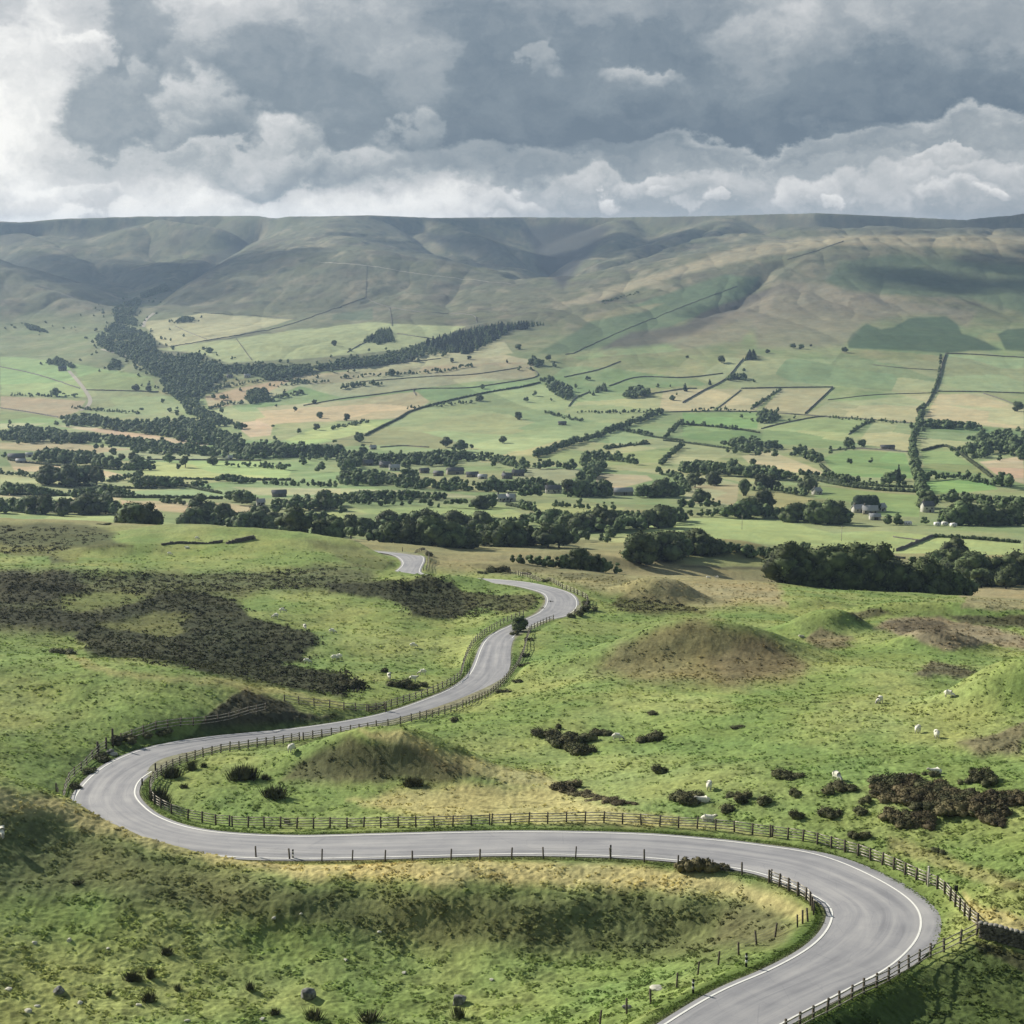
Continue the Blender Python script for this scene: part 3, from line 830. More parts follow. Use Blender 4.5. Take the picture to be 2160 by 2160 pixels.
GB = (.25, .30, .125); GM = (.16, .215, .088); GS = (.135, .215, .08); CR = (.295, .285, .165); TN = (.315, .275, .165); PK = (.355, .285, .19); PG = (.235, .265, .135)
OL = (.19, .185, .11)
FIELDS = [
    (GB, [(1200, 1165), (1330, 1128), (1380, 1104), (1440, 1092), (1560, 1094), (1660, 1100), (1760, 1125), (1800, 1122), (1880, 1120), (1975, 1132), (2160, 1146), (2160, 1185), (2080, 1182), (1900, 1178), (1750, 1158), (1640, 1150), (1520, 1140), (1440, 1150), (1320, 1175)]),
    ((.27, .28, .13), [(1180, 1165), (1330, 1128), (1430, 1122), (1440, 1150), (1320, 1175)]),
    (GB, [(720, 1076), (820, 1072), (1000, 1064), (1060, 1068), (1138, 1095), (1060, 1104), (950, 1090), (800, 1086)]),
    (GB, [(1072, 1066), (1170, 1060), (1318, 1072), (1300, 1088), (1200, 1084), (1130, 1078)]),
    (GB, [(0, 1080), (140, 1084), (260, 1088), (390, 1108), (250, 1112), (0, 1104)]), (GM, [(0, 1084), (110, 1086), (60, 1110), (0, 1105)]),
    (GB, [(640, 1082), (720, 1076), (760, 1100), (650, 1106), (590, 1094)]), (GB, [(460, 1086), (640, 1090), (640, 1102), (480, 1098)]),
    (TN, [(255, 1055), (400, 1060), (560, 1066), (560, 1082), (370, 1080), (258, 1070)]), (CR, [(0, 1041), (262, 1046), (252, 1056), (0, 1049)]),
    (PG, [(80, 1020), (280, 1030), (470, 1034), (485, 1052), (280, 1046), (130, 1036)]), (TN, [(490, 1028), (720, 1030), (720, 1044), (545, 1044)]), (CR, [(720, 1030), (860, 1034), (1010, 1046), (1010, 1052), (860, 1046), (720, 1042)]),
    (GB, [(290, 974), (550, 971), (616, 992), (606, 1011), (380, 1012), (300, 1000)]), (TN, [(15, 968), (80, 974), (200, 988), (262, 1002), (230, 1008), (30, 992)]),
    (PG, [(0, 992), (230, 1008), (225, 1022), (0, 1018)]), (CR, [(190, 944), (400, 954), (545, 970), (280, 968), (200, 956)]), (PK, [(120, 898), (180, 900), (330, 919), (446, 937), (430, 942), (300, 926), (200, 911)]),
    (CR, [(0, 934), (150, 936), (330, 950), (450, 962), (300, 962), (0, 948)]), (GM, [(0, 866), (130, 880), (110, 893), (0, 894)]), ((.27, .24, .15), [(0, 836), (180, 845), (165, 866), (125, 882), (0, 860)]),
    ((.19, .26, .11), [(0, 752), (140, 762), (175, 820), (180, 838), (0, 833)]), ((.185, .225, .11), [(182, 822), (335, 826), (370, 850), (400, 862), (300, 876), (182, 866), (192, 842)]), (GM, [(150, 765), (320, 795), (335, 824), (182, 820)]),
    (CR, [(0, 893), (100, 893), (60, 900), (0, 905)]),
    ((.30, .26, .16), [(430, 836), (520, 815), (640, 792), (770, 780), (860, 782), (760, 800), (630, 815), (560, 846), (440, 862)]), ((.33, .27, .165), [(540, 860), (720, 845), (878, 826), (908, 848), (870, 868), (843, 882), (720, 888), (600, 892), (540, 902)]),
    (PG, [(400, 866), (540, 858), (560, 880), (500, 892), (460, 880)]), (PK, [(505, 892), (545, 886), (575, 900), (570, 918), (530, 922), (510, 910)]),
    (GB, [(600, 928), (660, 906), (780, 888), (843, 884), (776, 912), (700, 928), (640, 938)]), (PG, [(450, 815), (560, 800), (580, 790), (640, 790), (520, 815)]),
    ((.165, .225, .105), [(880, 822), (1037, 812), (1126, 797), (1137, 808), (1037, 827), (944, 847), (900, 842)]),
    ((.225, .255, .125), [(776, 914), (869, 870), (944, 848), (1137, 810), (1200, 832), (1240, 828), (1400, 830), (1395, 864), (1250, 920), (1130, 960), (985, 966), (940, 946), (850, 956), (760, 946)]),
    ((.255, .275, .135), [(985, 940), (1120, 905), (1300, 885), (1320, 890), (1240, 925), (1130, 958), (1040, 962)]),
    ((.27, .25, .155), [(600, 806), (720, 793), (1060, 748), (1118, 760), (1130, 796), (1000, 806), (720, 838)]), ((.26, .255, .15), [(720, 765), (900, 748), (1060, 720), (1080, 745), (900, 775), (740, 790)]),
    (PG, [(1280, 905), (1376, 922), (1440, 930), (1440, 980), (1290, 960)]), (GM, [(1280, 960), (1440, 940), (1400, 975), (1230, 985), (1130, 965), (1200, 948)]),
    (CR, [(1400, 823), (1562, 820), (1500, 866), (1390, 868)]), (CR, [(1567, 820), (1645, 820), (1590, 868), (1507, 866)]), (CR, [(1650, 820), (1755, 818), (1698, 872), (1606, 868)]), ((.25, .265, .145), [(1750, 848), (1975, 832), (1950, 860), (1925, 891), (1702, 873)]),
    (CR, [(1980, 830), (2080, 831), (2160, 864), (2160, 910), (2070, 896), (1950, 882)]), (GS, [(1440, 870), (1600, 870), (1598, 905), (1440, 893)]), (GM, [(1440, 895), (1600, 912), (1560, 946), (1440, 932)]), (PG, [(1440, 936), (1556, 950), (1500, 975), (1440, 972)]),
    ((.215, .255, .115), [(1612, 905), (1716, 881), (1842, 886), (1794, 914), (1775, 946), (1650, 946), (1605, 935)]), ((.255, .265, .14), [(1845, 888), (1921, 893), (1925, 930), (1916, 952), (1800, 946)]), (GS, [(1735, 966), (1790, 949), (1910, 956), (1928, 1010), (1820, 1006), (1762, 1000)]),
    (CR, [(1566, 962), (1620, 950), (1690, 976), (1755, 1004), (1680, 997), (1580, 976)]), (PG, [(1945, 908), (2060, 915), (2070, 935), (2000, 942), (1943, 946)]), (GM, [(1943, 950), (1990, 944), (2050, 980), (2082, 1002), (1950, 1002)]), (PK, [(2066, 974), (2160, 962), (2160, 1022), (2106, 1004)]),
    ((.15, .25, .085), [(1946, 1013), (2080, 1013), (2104, 1032), (1966, 1044)]), ((.175, .25, .095), [(1720, 1026), (1938, 1046), (1938, 1090), (1860, 1088), (1800, 1060), (1718, 1050)]), ((.25, .26, .12), [(1550, 1034), (1640, 1038), (1716, 1052), (1660, 1078), (1580, 1056)]),
    (CR, [(1430, 1004), (1450, 1060), (1552, 1066), (1560, 1020), (1500, 1006)]), (PK, [(1255, 998), (1365, 1003), (1378, 1013), (1290, 1034), (1258, 1021)]), ((.26, .25, .15), [(1080, 1012), (1110, 986), (1226, 990), (1216, 1006), (1180, 1020)]),
    ((.20, .24, .125), [(1530, 755), (1990, 760), (1975, 826), (1760, 816), (1560, 816), (1470, 800)]), ((.20, .25, .13), [(1998, 748), (2160, 756), (2160, 826), (1980, 824)]),
    (PG, [(330, 735), (600, 700), (780, 680), (980, 690), (870, 735), (640, 758), (480, 765), (420, 745)]), (CR, [(300, 680), (430, 660), (620, 675), (480, 712), (360, 732), (330, 715)]),
]
for c, P in FIELDS:
    c = tuple(min(.6, x * 1.32) for x in c)
    lay(P, c, 1.6, .92, 820, 5000)
# every enclosure has been grazed or mown a little differently
_cx, _cy = (gx + .35 * gy) / 150, (gy - .25 * gx) / 210
_best = np.full(len(gx), 9.0); _id = np.zeros(len(gx), np.int64)
for _i in (-1, 0, 1):
    for _j in (-1, 0, 1):
        a_ = np.floor(_cx).astype(np.int64) + _i; b_ = np.floor(_cy).astype(np.int64) + _j
        hx = hsh(a_, b_, 5); hy = hsh(a_, b_, 6)
        d_ = np.abs(_cx - a_ - hx / 65536) + np.abs(_cy - b_ - hy / 65536)
        m_ = d_ < _best; _best = np.where(m_, d_, _best); _id = np.where(m_, hx ^ (hy * 3), _id)
_tv = ((_id % 97) / 97.0 - .5); _th = ((_id % 61) / 61.0 - .5)
_w = (sstep(950, 1100, gy) * sstep(3300, 2700, gy) * (hh < 25))[:, None]
COLR *= 1 + _w * (_tv[:, None] * .34 + _th[:, None] * np.array([.30, .02, .10]))
BR = (.060, .098, .052)
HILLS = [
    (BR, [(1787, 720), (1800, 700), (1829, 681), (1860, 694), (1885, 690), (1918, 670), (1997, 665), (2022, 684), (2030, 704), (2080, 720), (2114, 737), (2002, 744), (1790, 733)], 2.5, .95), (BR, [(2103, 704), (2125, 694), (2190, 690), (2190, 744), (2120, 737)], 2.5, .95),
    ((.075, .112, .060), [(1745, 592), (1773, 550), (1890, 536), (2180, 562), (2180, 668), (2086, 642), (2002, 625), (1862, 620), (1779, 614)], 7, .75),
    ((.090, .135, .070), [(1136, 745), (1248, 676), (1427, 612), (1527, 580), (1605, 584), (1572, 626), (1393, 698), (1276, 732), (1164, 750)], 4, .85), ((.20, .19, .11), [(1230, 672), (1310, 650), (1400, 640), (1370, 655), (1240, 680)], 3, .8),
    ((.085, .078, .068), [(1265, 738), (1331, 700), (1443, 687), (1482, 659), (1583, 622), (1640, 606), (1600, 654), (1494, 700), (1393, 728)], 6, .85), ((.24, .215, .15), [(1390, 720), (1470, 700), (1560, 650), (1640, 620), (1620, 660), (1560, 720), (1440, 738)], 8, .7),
    ((.30, .265, .175), [(1180, 640), (1400, 572), (1560, 522), (1680, 502), (1780, 496), (2180, 498), (2180, 528), (1950, 520), (1760, 516), (1620, 540), (1430, 580), (1250, 640)], 5, .8),  # tan ridge grass, its sunlit brightness painted into the colour
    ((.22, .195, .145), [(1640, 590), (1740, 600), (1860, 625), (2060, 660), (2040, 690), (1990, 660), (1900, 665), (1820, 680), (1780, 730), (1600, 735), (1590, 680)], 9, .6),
    ((.042, .043, .042), [(1100, 480), (1190, 468), (1290, 480), (1250, 530), (1185, 610), (1140, 570), (1120, 510)], 9, .9), ((.065, .068, .062), [(430, 545), (520, 500), (540, 495), (470, 560), (440, 590), (400, 600)], 6, .6), ((.075, .08, .07), [(900, 492), (1010, 500), (1080, 540), (1000, 545), (930, 520)], 8, .6),  # ravine and gully hollows: their shade painted into the colour
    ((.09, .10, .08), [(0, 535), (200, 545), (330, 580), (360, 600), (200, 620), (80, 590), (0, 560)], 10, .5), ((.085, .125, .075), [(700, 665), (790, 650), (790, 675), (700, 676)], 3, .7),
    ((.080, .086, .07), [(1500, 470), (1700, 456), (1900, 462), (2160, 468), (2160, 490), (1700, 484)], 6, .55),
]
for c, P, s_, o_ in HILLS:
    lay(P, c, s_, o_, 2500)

DRY = (.44, .385, .18); BRN = (.115, .092, .048); HEA = (.042, .046, .026); HEB = (.105, .112, .055)


def z1(P):
    return [(x * .3727, 1080 + y * .3727) for x, y in P]


def z2(P):
    return [(720 + x * .3727, 1080 + y * .3727) for x, y in P]


NEAR = [
    (HEB, z1([(-60, 330), (350, 320), (600, 350), (850, 340), (1100, 350), (1400, 340), (1932, 300), (2100, 330), (2150, 430), (1932, 445), (1500, 440), (1370, 500), (1150, 470), (900, 500), (640, 560), (600, 640), (500, 690), (200, 700), (-60, 680)]), 14, .88, .7),
    ((.075, .082, .040), z1([(-60, 70), (350, 60), (550, 90), (650, 110), (620, 150), (740, 190), (500, 215), (300, 230), (440, 290), (280, 300), (250, 250), (-60, 230)]), 6, .85, .8),
    (HEA, z1([(-60, 540), (350, 560), (560, 590), (640, 540), (900, 460), (1150, 450), (1370, 520), (1450, 600), (1600, 640), (1780, 710), (1760, 760), (1720, 800), (1740, 850), (1600, 860), (1800, 905), (1932, 930), (1990, 1000), (1932, 1060), (1750, 1025), (1300, 940), (1000, 880), (700, 840), (500, 800), (430, 700), (480, 680), (200, 650), (-60, 640)]), 8, .96, 1.0),
    ((.045, .044, .03), z1([(-60, 330), (300, 330), (500, 420), (420, 520), (-60, 540)]), 9, .8, 1.0),
    ((.16, .185, .065), z1([(340, 490), (560, 455), (870, 470), (640, 545), (480, 572), (350, 565)]), 5, .95, .3), ((.135, .145, .055), z1([(560, 640), (900, 560), (1080, 600), (1000, 640), (1075, 690), (1000, 715), (860, 705), (640, 670)]), 5, .95, .5),
    ((.19, .20, .075), z1([(-60, 180), (300, 200), (500, 215), (440, 290), (250, 245), (-60, 230)]), 6, .7, .3),
    (HEA, z2([(-80, 395), (350, 400), (480, 360), (560, 390), (650, 450), (760, 480), (760, 555), (680, 600), (550, 605), (400, 580), (370, 540), (200, 490), (-80, 455)]), 5, .95, 1.0),
    ((.085, .088, .042), z2([(640, 450), (1100, 480), (1110, 510), (1050, 560), (700, 560)]), 4, .9, 1.0),
    ((.048, .043, .033), [(380, 1562), (440, 1505), (500, 1462), (530, 1447), (580, 1480), (640, 1505), (720, 1514), (700, 1528), (600, 1540), (440, 1554)], 8, .92, .9),  # dark peat bank, with the slope's shade put into its colour too
    ((.30, .26, .12), z1([(300, 780), (420, 800), (560, 870), (900, 930), (1300, 940), (1750, 1040), (1932, 1090), (1932, 1110), (1700, 1060), (1300, 990), (900, 950), (500, 900)]), 5, .5, .3),
    # the knoll in the loop
    (DRY, [(745, 1540), (830, 1543), (960, 1588), (1150, 1638), (1300, 1690), (1100, 1660), (950, 1622), (880, 1595)], 9, .8, .2),
    ((.10, .09, .052), [(600, 1645), (640, 1600), (720, 1560), (800, 1566), (900, 1585), (960, 1605), (1000, 1638), (900, 1650), (700, 1652)], 14, .8, .4),  # shaded face of the knoll: shade mixed into its heather brown
    (DRY, [(960, 1650), (1180, 1668), (1300, 1700), (1440, 1733), (1620, 1768), (1440, 1750), (1100, 1738), (900, 1722), (740, 1690), (880, 1665)], 12, .75, .15),
    # nearest bank
    ((.110, .112, .054), [(-40, 1660), (100, 1720), (300, 1790), (600, 1860), (1000, 1880), (1400, 1875), (1640, 1900), (1660, 1990), (1500, 2030), (1200, 2010), (900, 1990), (500, 1940), (300, 1900), (-40, 1880)], 34, .70, .3),
    (DRY, [(90, 1688), (150, 1688), (300, 1748), (560, 1806), (1100, 1812), (1300, 1815), (1500, 1838), (1640, 1870), (1720, 1915), (1700, 1950), (1640, 1915), (1500, 1880), (1200, 1872), (900, 1862), (640, 1850), (450, 1815), (250, 1768), (80, 1722), (-20, 1700), (-20, 1660)], 18, .90, .1),
    ((.15, .135, .08), [(1560, 1900), (1660, 1910), (1690, 1960), (1600, 2000), (1500, 1990)], 24, .4, .3),
    # right-hand pasture knolls
    ((.20, .168, .085), [(1240, 1420), (1290, 1370), (1400, 1318), (1480, 1300), (1560, 1325), (1640, 1365), (1700, 1400), (1690, 1430), (1560, 1450), (1440, 1440), (1300, 1432)], 20, .85, .5),
    ((.145, .115, .068), [(1540, 1350), (1600, 1338), (1640, 1370), (1690, 1405), (1640, 1430), (1540, 1430), (1500, 1400)], 20, .6, .5),  # right face of the big knoll, shade painted over the bracken brown
    ((.15, .125, .08), [(1690, 1352), (1735, 1322), (1790, 1345), (1805, 1362), (1720, 1368)], 6, .85, .8), ((.25, .20, .14), [(1840, 1322), (1910, 1300), (2000, 1306), (2100, 1325), (2170, 1350), (2170, 1372), (2060, 1362), (1990, 1370), (1900, 1342)], 6, .85, .7),
    ((.07, .06, .04), [(1860, 1318), (1930, 1302), (1980, 1318), (2000, 1345), (1950, 1335), (1890, 1332)], 6, .7, .9), ((.075, .065, .045), [(1780, 1292), (1860, 1283), (1890, 1298), (1800, 1306)], 4, .8, .9), ((.06, .052, .035), [(2000, 1298), (2170, 1300), (2170, 1328), (2040, 1316)], 4, .85, .9),
    ((.12, .10, .07), [(1925, 1425), (1985, 1396), (2065, 1418), (2040, 1434)], 7, .85, .9), ((.095, .092, .04), [(1275, 1275), (1330, 1250), (1420, 1260), (1485, 1293), (1330, 1293)], 6, .85, .8), ((.15, .125, .085), [(2010, 1562), (2060, 1548), (2100, 1545), (2170, 1520), (2170, 1600), (2060, 1595)], 10, .8, .9),
    ((.055, .085, .028), [(1560, 2200), (1700, 2160), (2050, 1990), (2200, 2020), (2200, 2200)], 10, .85, .5), ((.05, .045, .03), [(2060, 1985), (2170, 2012), (2170, 2050), (2070, 2010)], 6, .7, .6),  # deep corner green and wall foot, darkened to paint in the slope's shade
    (DRY, [(2040, 1890), (2110, 1925), (2180, 1945), (2180, 1990), (2075, 1955)], 10, .8, .2), ((.29, .26, .12), [(1880, 1775), (2000, 1805), (2160, 1860), (2160, 1885), (2000, 1840), (1880, 1800)], 10, .6, .2),
    ((.085, .13, .035), [(1715, 2040), (1745, 1960), (1725, 1900), (1690, 1950), (1640, 2000), (1500, 2070), (1380, 2120), (1400, 2150), (1560, 2080)], 6, .8, .3),
    # pale moor beyond the hairpin
    ((.285, .255, .135), [(900, 1176), (1100, 1162), (1330, 1168), (1460, 1190), (1640, 1225), (1650, 1278), (1480, 1284), (1330, 1262), (1240, 1240), (1100, 1212), (900, 1200)], 13, .85, .3),
    ((.115, .11, .06), [(1000, 1190), (1140, 1190), (1180, 1205), (1120, 1212), (1030, 1205)], 4, .6, .8), ((.33, .285, .16), [(1380, 1225), (1640, 1232), (1650, 1270), (1420, 1262)], 12, .7, .2), ((.22, .24, .10), [(1410, 1188), (1470, 1166), (1545, 1160), (1640, 1182), (1600, 1198)], 3, .9, .2),
    ((.07, .068, .04), [(1430, 1192), (1650, 1198), (1650, 1204), (1440, 1198)], 2, .7, .5), ((.30, .26, .15), [(2030, 1238), (2180, 1240), (2180, 1290), (2030, 1282)], 4, .8, .2),
    ((.08, .078, .04), [(1160, 1208), (1300, 1214), (1330, 1226), (1200, 1222)], 3, .5, .6), ((.10, .095, .05), [(640, 1140), (760, 1150), (830, 1185), (800, 1205), (740, 1195), (700, 1170)], 5, .5, .7),
]
DETL[:] = .35
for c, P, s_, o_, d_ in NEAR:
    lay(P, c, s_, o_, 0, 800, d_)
# verge right beside the road: longer green grass, then a dusty rim
vg = sstep(3.2, 1.4, grd) * (gy < 470) * .6
COLR[:] = COLR * (1 - vg[:, None]) + np.array((.095, .145, .04)) * vg[:, None]
dz_ = sstep(.9, .1, grd)
COLR[:] = COLR * (1 - .7 * dz_[:, None]) + np.array((.26, .24, .19)) * .7 * dz_[:, None]
# growth: small tufts and mottling that belong to the turf itself
nn = sstep(900, 300, gy)
tuft = fbm(gx / .9, gy / 1.1, 3, 81)
tuf2 = fbm(gx / 4.2, gy / 4.2, 3, 84)
mott = fbm(gx / 14, gy / 14, 3, 87)
f_ = 1 + nn * (.36 * tuft + .22 * tuf2 * (.6 + DETL) + .14 * mott)
big = fbm(gx / 90, gy / 120, 4, 90)
f_ = f_ + (1 - nn) * (.14 * big + .16 * fbm(gx / 22, gy / 30, 3, 92) + .08 * fbm(gx / 6, gy / 8, 2, 93))
dk = sstep(.22, .5, fbm(gx / 2.4, gy / 2.4, 4, 95) + .15 * fbm(gx / 30, gy / 30, 2, 96)) * nn
f_ = f_ * (1 - .30 * dk)
COLR *= np.clip(f_, .25, 2.2)[:, None]
hue = (.10 * fbm(gx / 9, gy / 9, 3, 97) + .08 * fbm(gx / 45, gy / 60, 3, 98))[:, None] * np.array([1.0, 0.25, -.4])
COLR *= (1 + hue)
COLR = np.clip(COLR, .008, .7).astype(np.float32)

gm = bpy.data.materials.new("turf"); gm.use_nodes = True
t = gm.node_tree; t.nodes.clear(); q = NB(t)
bs = q.n('ShaderNodeBsdfPrincipled'); ou = q.n('ShaderNodeOutputMaterial'); t.links.new(bs.outputs[0], ou.inputs[0])
at = q.n('ShaderNodeAttribute', attribute_name='cover')
ge = q.n('ShaderNodeNewGeometry')
n1 = q.noise(ge.outputs['Position'], 1.6, 5, .7)
n2 = q.noise(ge.outputs['Position'], 0.06, 6, .65)
k1 = q.mapr(n1, .25, .75, .68, 1.36, 'LINEAR'); k2 = q.mapr(n2, .25, .75, .88, 1.14, 'LINEAR')
hs_ = q.n('ShaderNodeHueSaturation')
q.set(hs_.inputs['Value'], q.math('MULTIPLY', k1, k2)); q.set(hs_.inputs['Color'], at.outputs['Color'])
q.set(bs.inputs['Base Color'], hs_.outputs[0])
bs.inputs['Roughness'].default_value = .95; bs.inputs['Specular IOR Level'].default_value = .08
bp = q.n('ShaderNodeBump'); q.set(bp.inputs['Height'], n1); bp.inputs['Strength'].default_value = .55; bp.inputs['Distance'].default_value = .25
t.links.new(bp.outputs[0], bs.inputs['Normal'])

bil = np.abs(gn(gx / 1.9, gy / 1.9, 101)) + .5 * np.abs(gn(gx / .8, gy / .8, 102))
gz += nn * sstep(.4, 1.0, DETL) * (.75 - bil) * .55 * sstep(.5, 3, grd)
KS = int(np.searchsorted(LY, math.log(2650)))


def sheet(name, r0, r1):
    n = r1 - r0
    sl = slice(r0 * nA, r1 * nA)
    V = np.stack([gx[sl], gy[sl], gz[sl]], 1)
    i, j = np.meshgrid(np.arange(n - 1), np.arange(nA - 1), indexing='ij')
    k = (i * nA + j).ravel()
    F = np.stack([k, k + 1, k + nA + 1, k + nA], 1)
    C = np.concatenate([COLR[sl], np.ones((len(V), 1), np.float32)], 1)
    me = newmesh(name, V, F, gm, True, attr={'cover': C})
    o = link(name, me)
    tag(o, kind='structure')
    return o


sheet('ground', 0, KS + 1)
sheet('hills', KS, nL)

# ------------------------------------------------------------------ the road and its painted edge lines
rm = bpy.data.materials.new("asphalt"); rm.use_nodes = True
t = rm.node_tree; t.nodes.clear(); q = NB(t)
bs = q.n('ShaderNodeBsdfPrincipled'); ou = q.n('ShaderNodeOutputMaterial'); t.links.new(bs.outputs[0], ou.inputs[0])
uvn = q.n('ShaderNodeUVMap', uv_map='along')
mp = q.n('ShaderNodeMapping'); t.links.new(uvn.outputs[0], mp.inputs[0]); mp.inputs['Scale'].default_value = (8, .05, 1)
n1 = q.noise(mp.outputs[0], 1.0, 6, .62, .6)
mp2 = q.n('ShaderNodeMapping'); t.links.new(uvn.outputs[0], mp2.inputs[0]); mp2.inputs['Scale'].default_value = (1, .1, 1)
n3 = q.noise(mp2.outputs[0], 1.4, 5, .6)
ge = q.n('ShaderNodeNewGeometry'); n2 = q.noise(ge.outputs['Position'], 5, 5, .7)
sx = q.n('ShaderNodeSeparateXYZ'); t.links.new(uvn.outputs[0], sx.inputs[0])
# two wheel tracks in each lane, worn a little lighter
tr = q.math('SINE', q.math('MULTIPLY', sx.outputs[0], 2 * math.pi * 4.0))
fac = q.math('ADD', q.math('ADD', q.math('MULTIPLY', n1, .95), -.2), q.math('ADD', q.math('MULTIPLY', n3, .35), q.math('ADD', q.math('MULTIPLY', n2, .12), q.math('MULTIPLY', tr, .045))))
n5 = q.noise(ge.outputs['Position'], .35, 3, .5)
crk = q.n('ShaderNodeTexVoronoi', feature='DISTANCE_TO_EDGE'); q.set(crk.inputs['Vector'], ge.outputs['Position']); crk.inputs['Scale'].default_value = .32
fac = q.math('SUBTRACT', q.math('ADD', fac, q.math('MULTIPLY', q.math('SUBTRACT', n5, .5), .28)), q.mapr(crk.outputs['Distance'], .012, .0, 0, .10))
cc = q.ramp(fac, [(.30, (.215, .218, .238)), (.50, (.295, .296, .312)), (.72, (.385, .38, .385))])
q.set(bs.inputs['Base Color'], cc); bs.inputs['Roughness'].default_value = .82; bs.inputs['Specular IOR Level'].default_value = .3
bp = q.n('ShaderNodeBump'); q.set(bp.inputs['Height'], n2); bp.inputs['Strength'].default_value = .25; bp.inputs['Distance'].default_value = .02
t.links.new(bp.outputs[0], bs.inputs['Normal'])


def strip(Lp, Rp, zoff, nx=1, camber=0.0):
    V = []
    tt = np.linspace(0, 1, nx + 1)
    for k in tt:
        p = Lp + (Rp - Lp) * k
        p = p.copy(); p[:, 2] += zoff + camber * (1 - (2 * k - 1) ** 2)
        V.append(p)
    V = np.stack(V, 1)
    n = len(Lp)
    i, j = np.meshgrid(np.arange(n - 1), np.arange(nx), indexing='ij')
    k = (i * (nx + 1) + j).ravel()
    F = np.stack([k, k + 1, k + nx + 2, k + nx + 1], 1)
    return V.reshape(-1, 3), F, tt


_x = (ER_ - EL_) / np.linalg.norm(ER_ - EL_, axis=1)[:, None]
arc = np.r_[0, np.cumsum(np.linalg.norm(np.diff(MID_, axis=0), axis=1))]
Lx, Rx = EL_ - _x * .35, ER_ + _x * .35
# lay-by widening on the outside of the right-hand bend
bx_ = np.interp(np.arange(len(MID_)), [36, 50, 66, 80, 92], [0, 1.0, 1.5, .9, 0])
Rx = Rx + _x * bx_[:, None]
V, F, tt = strip(Lx, Rx, .02, 8, .03)
F = F[:, ::-1]
me = newmesh('road', V, F, rm, True)
uv = me.uv_layers.new(name='along')
li = np.empty(len(me.loops), np.int32); me.loops.foreach_get('vertex_index', li)
uvv = np.stack([np.tile(tt, len(MID_)), np.repeat(arc, len(tt))], 1)[li]
uv.data.foreach_set('uv', uvv.astype(np.float32).ravel())
road = tag(link('road', me), kind='structure')
lm = bpy.data.materials.new('road_paint'); lm.use_nodes = True
t = lm.node_tree; t.nodes.clear(); q = NB(t)
bs = q.n('ShaderNodeBsdfPrincipled'); ou = q.n('ShaderNodeOutputMaterial'); t.links.new(bs.outputs[0], ou.inputs[0]); ge = q.n('ShaderNodeNewGeometry')
q.set(bs.inputs['Base Color'], q.mixc(q.mapr(q.noise(ge.outputs['Position'], 1.1, 6, .75), .52, .74), (.78, .78, .74, 1), (.50, .50, .49, 1))); bs.inputs['Roughness'].default_value = .7
for nm, E, sg in (('edge_line', EL_, 1), ('edge_line', ER_, -1)):
    a0 = E + _x * sg * .10; a1 = E + _x * sg * (.10 + .19)
    V, F, _ = strip(a0, a1, .055, 1)
    if nm and sg == -1:
        # the right-hand line is missing where the lay-by opens
        a = 12 * 25; c = 12 * 32
        keep = (F[:, 0] // 2 < a + 8) | (F[:, 0] // 2 > c)
        F = F[keep]
    F = F[:, ::-1] if sg == 1 else F
    tag(link(nm, newmesh(nm, V, F, lm)), kind='structure')

# ------------------------------------------------------------------ haze
hm = bpy.data.materials.new("haze"); hm.use_nodes = True
t = hm.node_tree; t.nodes.clear(); q = NB(t)
pv = q.n('ShaderNodeVolumePrincipled'); ou = q.n('ShaderNodeOutputMaterial')
pv.inputs['Color'].default_value = (.50, .70, 1.0, 1); pv.inputs['Density'].default_value = HAZE
pv.inputs['Anisotropy'].default_value = .3
t.links.new(pv.outputs[0], ou.inputs['Volume'])
m_ = MB(); zlo, zhi = float(gz.min()) - 1, float(max(gz.max(), 0)) + 25
m_.box((0, 6450, (zlo + zhi) / 2), (17200, 13200, zhi - zlo))
if HAZE > 0:
    tag(m_.build('haze', hm), kind='stuff')

# ------------------------------------------------------------------ vegetation builders
import bmesh
R_ = np.random.default_rng(7)
_bm = bmesh.new(); bmesh.ops.create_icosphere(_bm, subdivisions=2, radius=1.0)
ICO_V = np.array([v.co[:] for v in _bm.verts]); ICO_F = np.array([[v.index for v in f.verts] for f in _bm.faces]); _bm.free()

M_leaf = mat('foliage', (.026, .038, .018), .8, .5, .4, (.085, .112, .045), objvar=.35, spec=.15)
M_pine = mat('needles', (.022, .036, .022), .85, .4, .8, (.034, .050, .026), objvar=.15, spec=.1)
M_bark = mat('bark', (.07, .055, .04), .95, .3, 2.0)
M_rush = mat('rush_blades', (.050, .054, .026), .85, .4, 1.2, (.095, .098, .044), objvar=.2)
M_heath = mat('heather_sprigs', (.024, .027, .015), .9, .4, .12, (.066, .068, .034), objvar=.1)
M_brack = mat('bracken', (.070, .062, .034), .9, .4, 1.0, (.115, .100, .052), objvar=.2)
M_hedge = mat('hedge_leaves', (.034, .050, .022), .85, .45, .5, (.055, .074, .030), objvar=.15)


def leafquads(P, N, size, rng, flat=.6):
    """small leaf sprays at points P facing roughly along N"""
    n = len(P)
    N = N + rng.normal(0, flat, (n, 3)); N /= np.linalg.norm(N, axis=1)[:, None]
    a = np.cross(N, rng.normal(0, 1, (n, 3))); a /= np.linalg.norm(a, axis=1)[:, None] + 1e-9
    c = np.cross(N, a)
    s = (size * rng.uniform(.55, 1.25, n))[:, None]
    a = a * s * .5; c = c * s * rng.uniform(.5, .9, (n, 1)) * .5
    V = np.stack([P - a - c * .6, P + a * .4 - c, P + a + c * .6, P - a * .4 + c], 1).reshape(-1, 3)
    F = np.arange(n * 4).reshape(-1, 4)
    return V, F


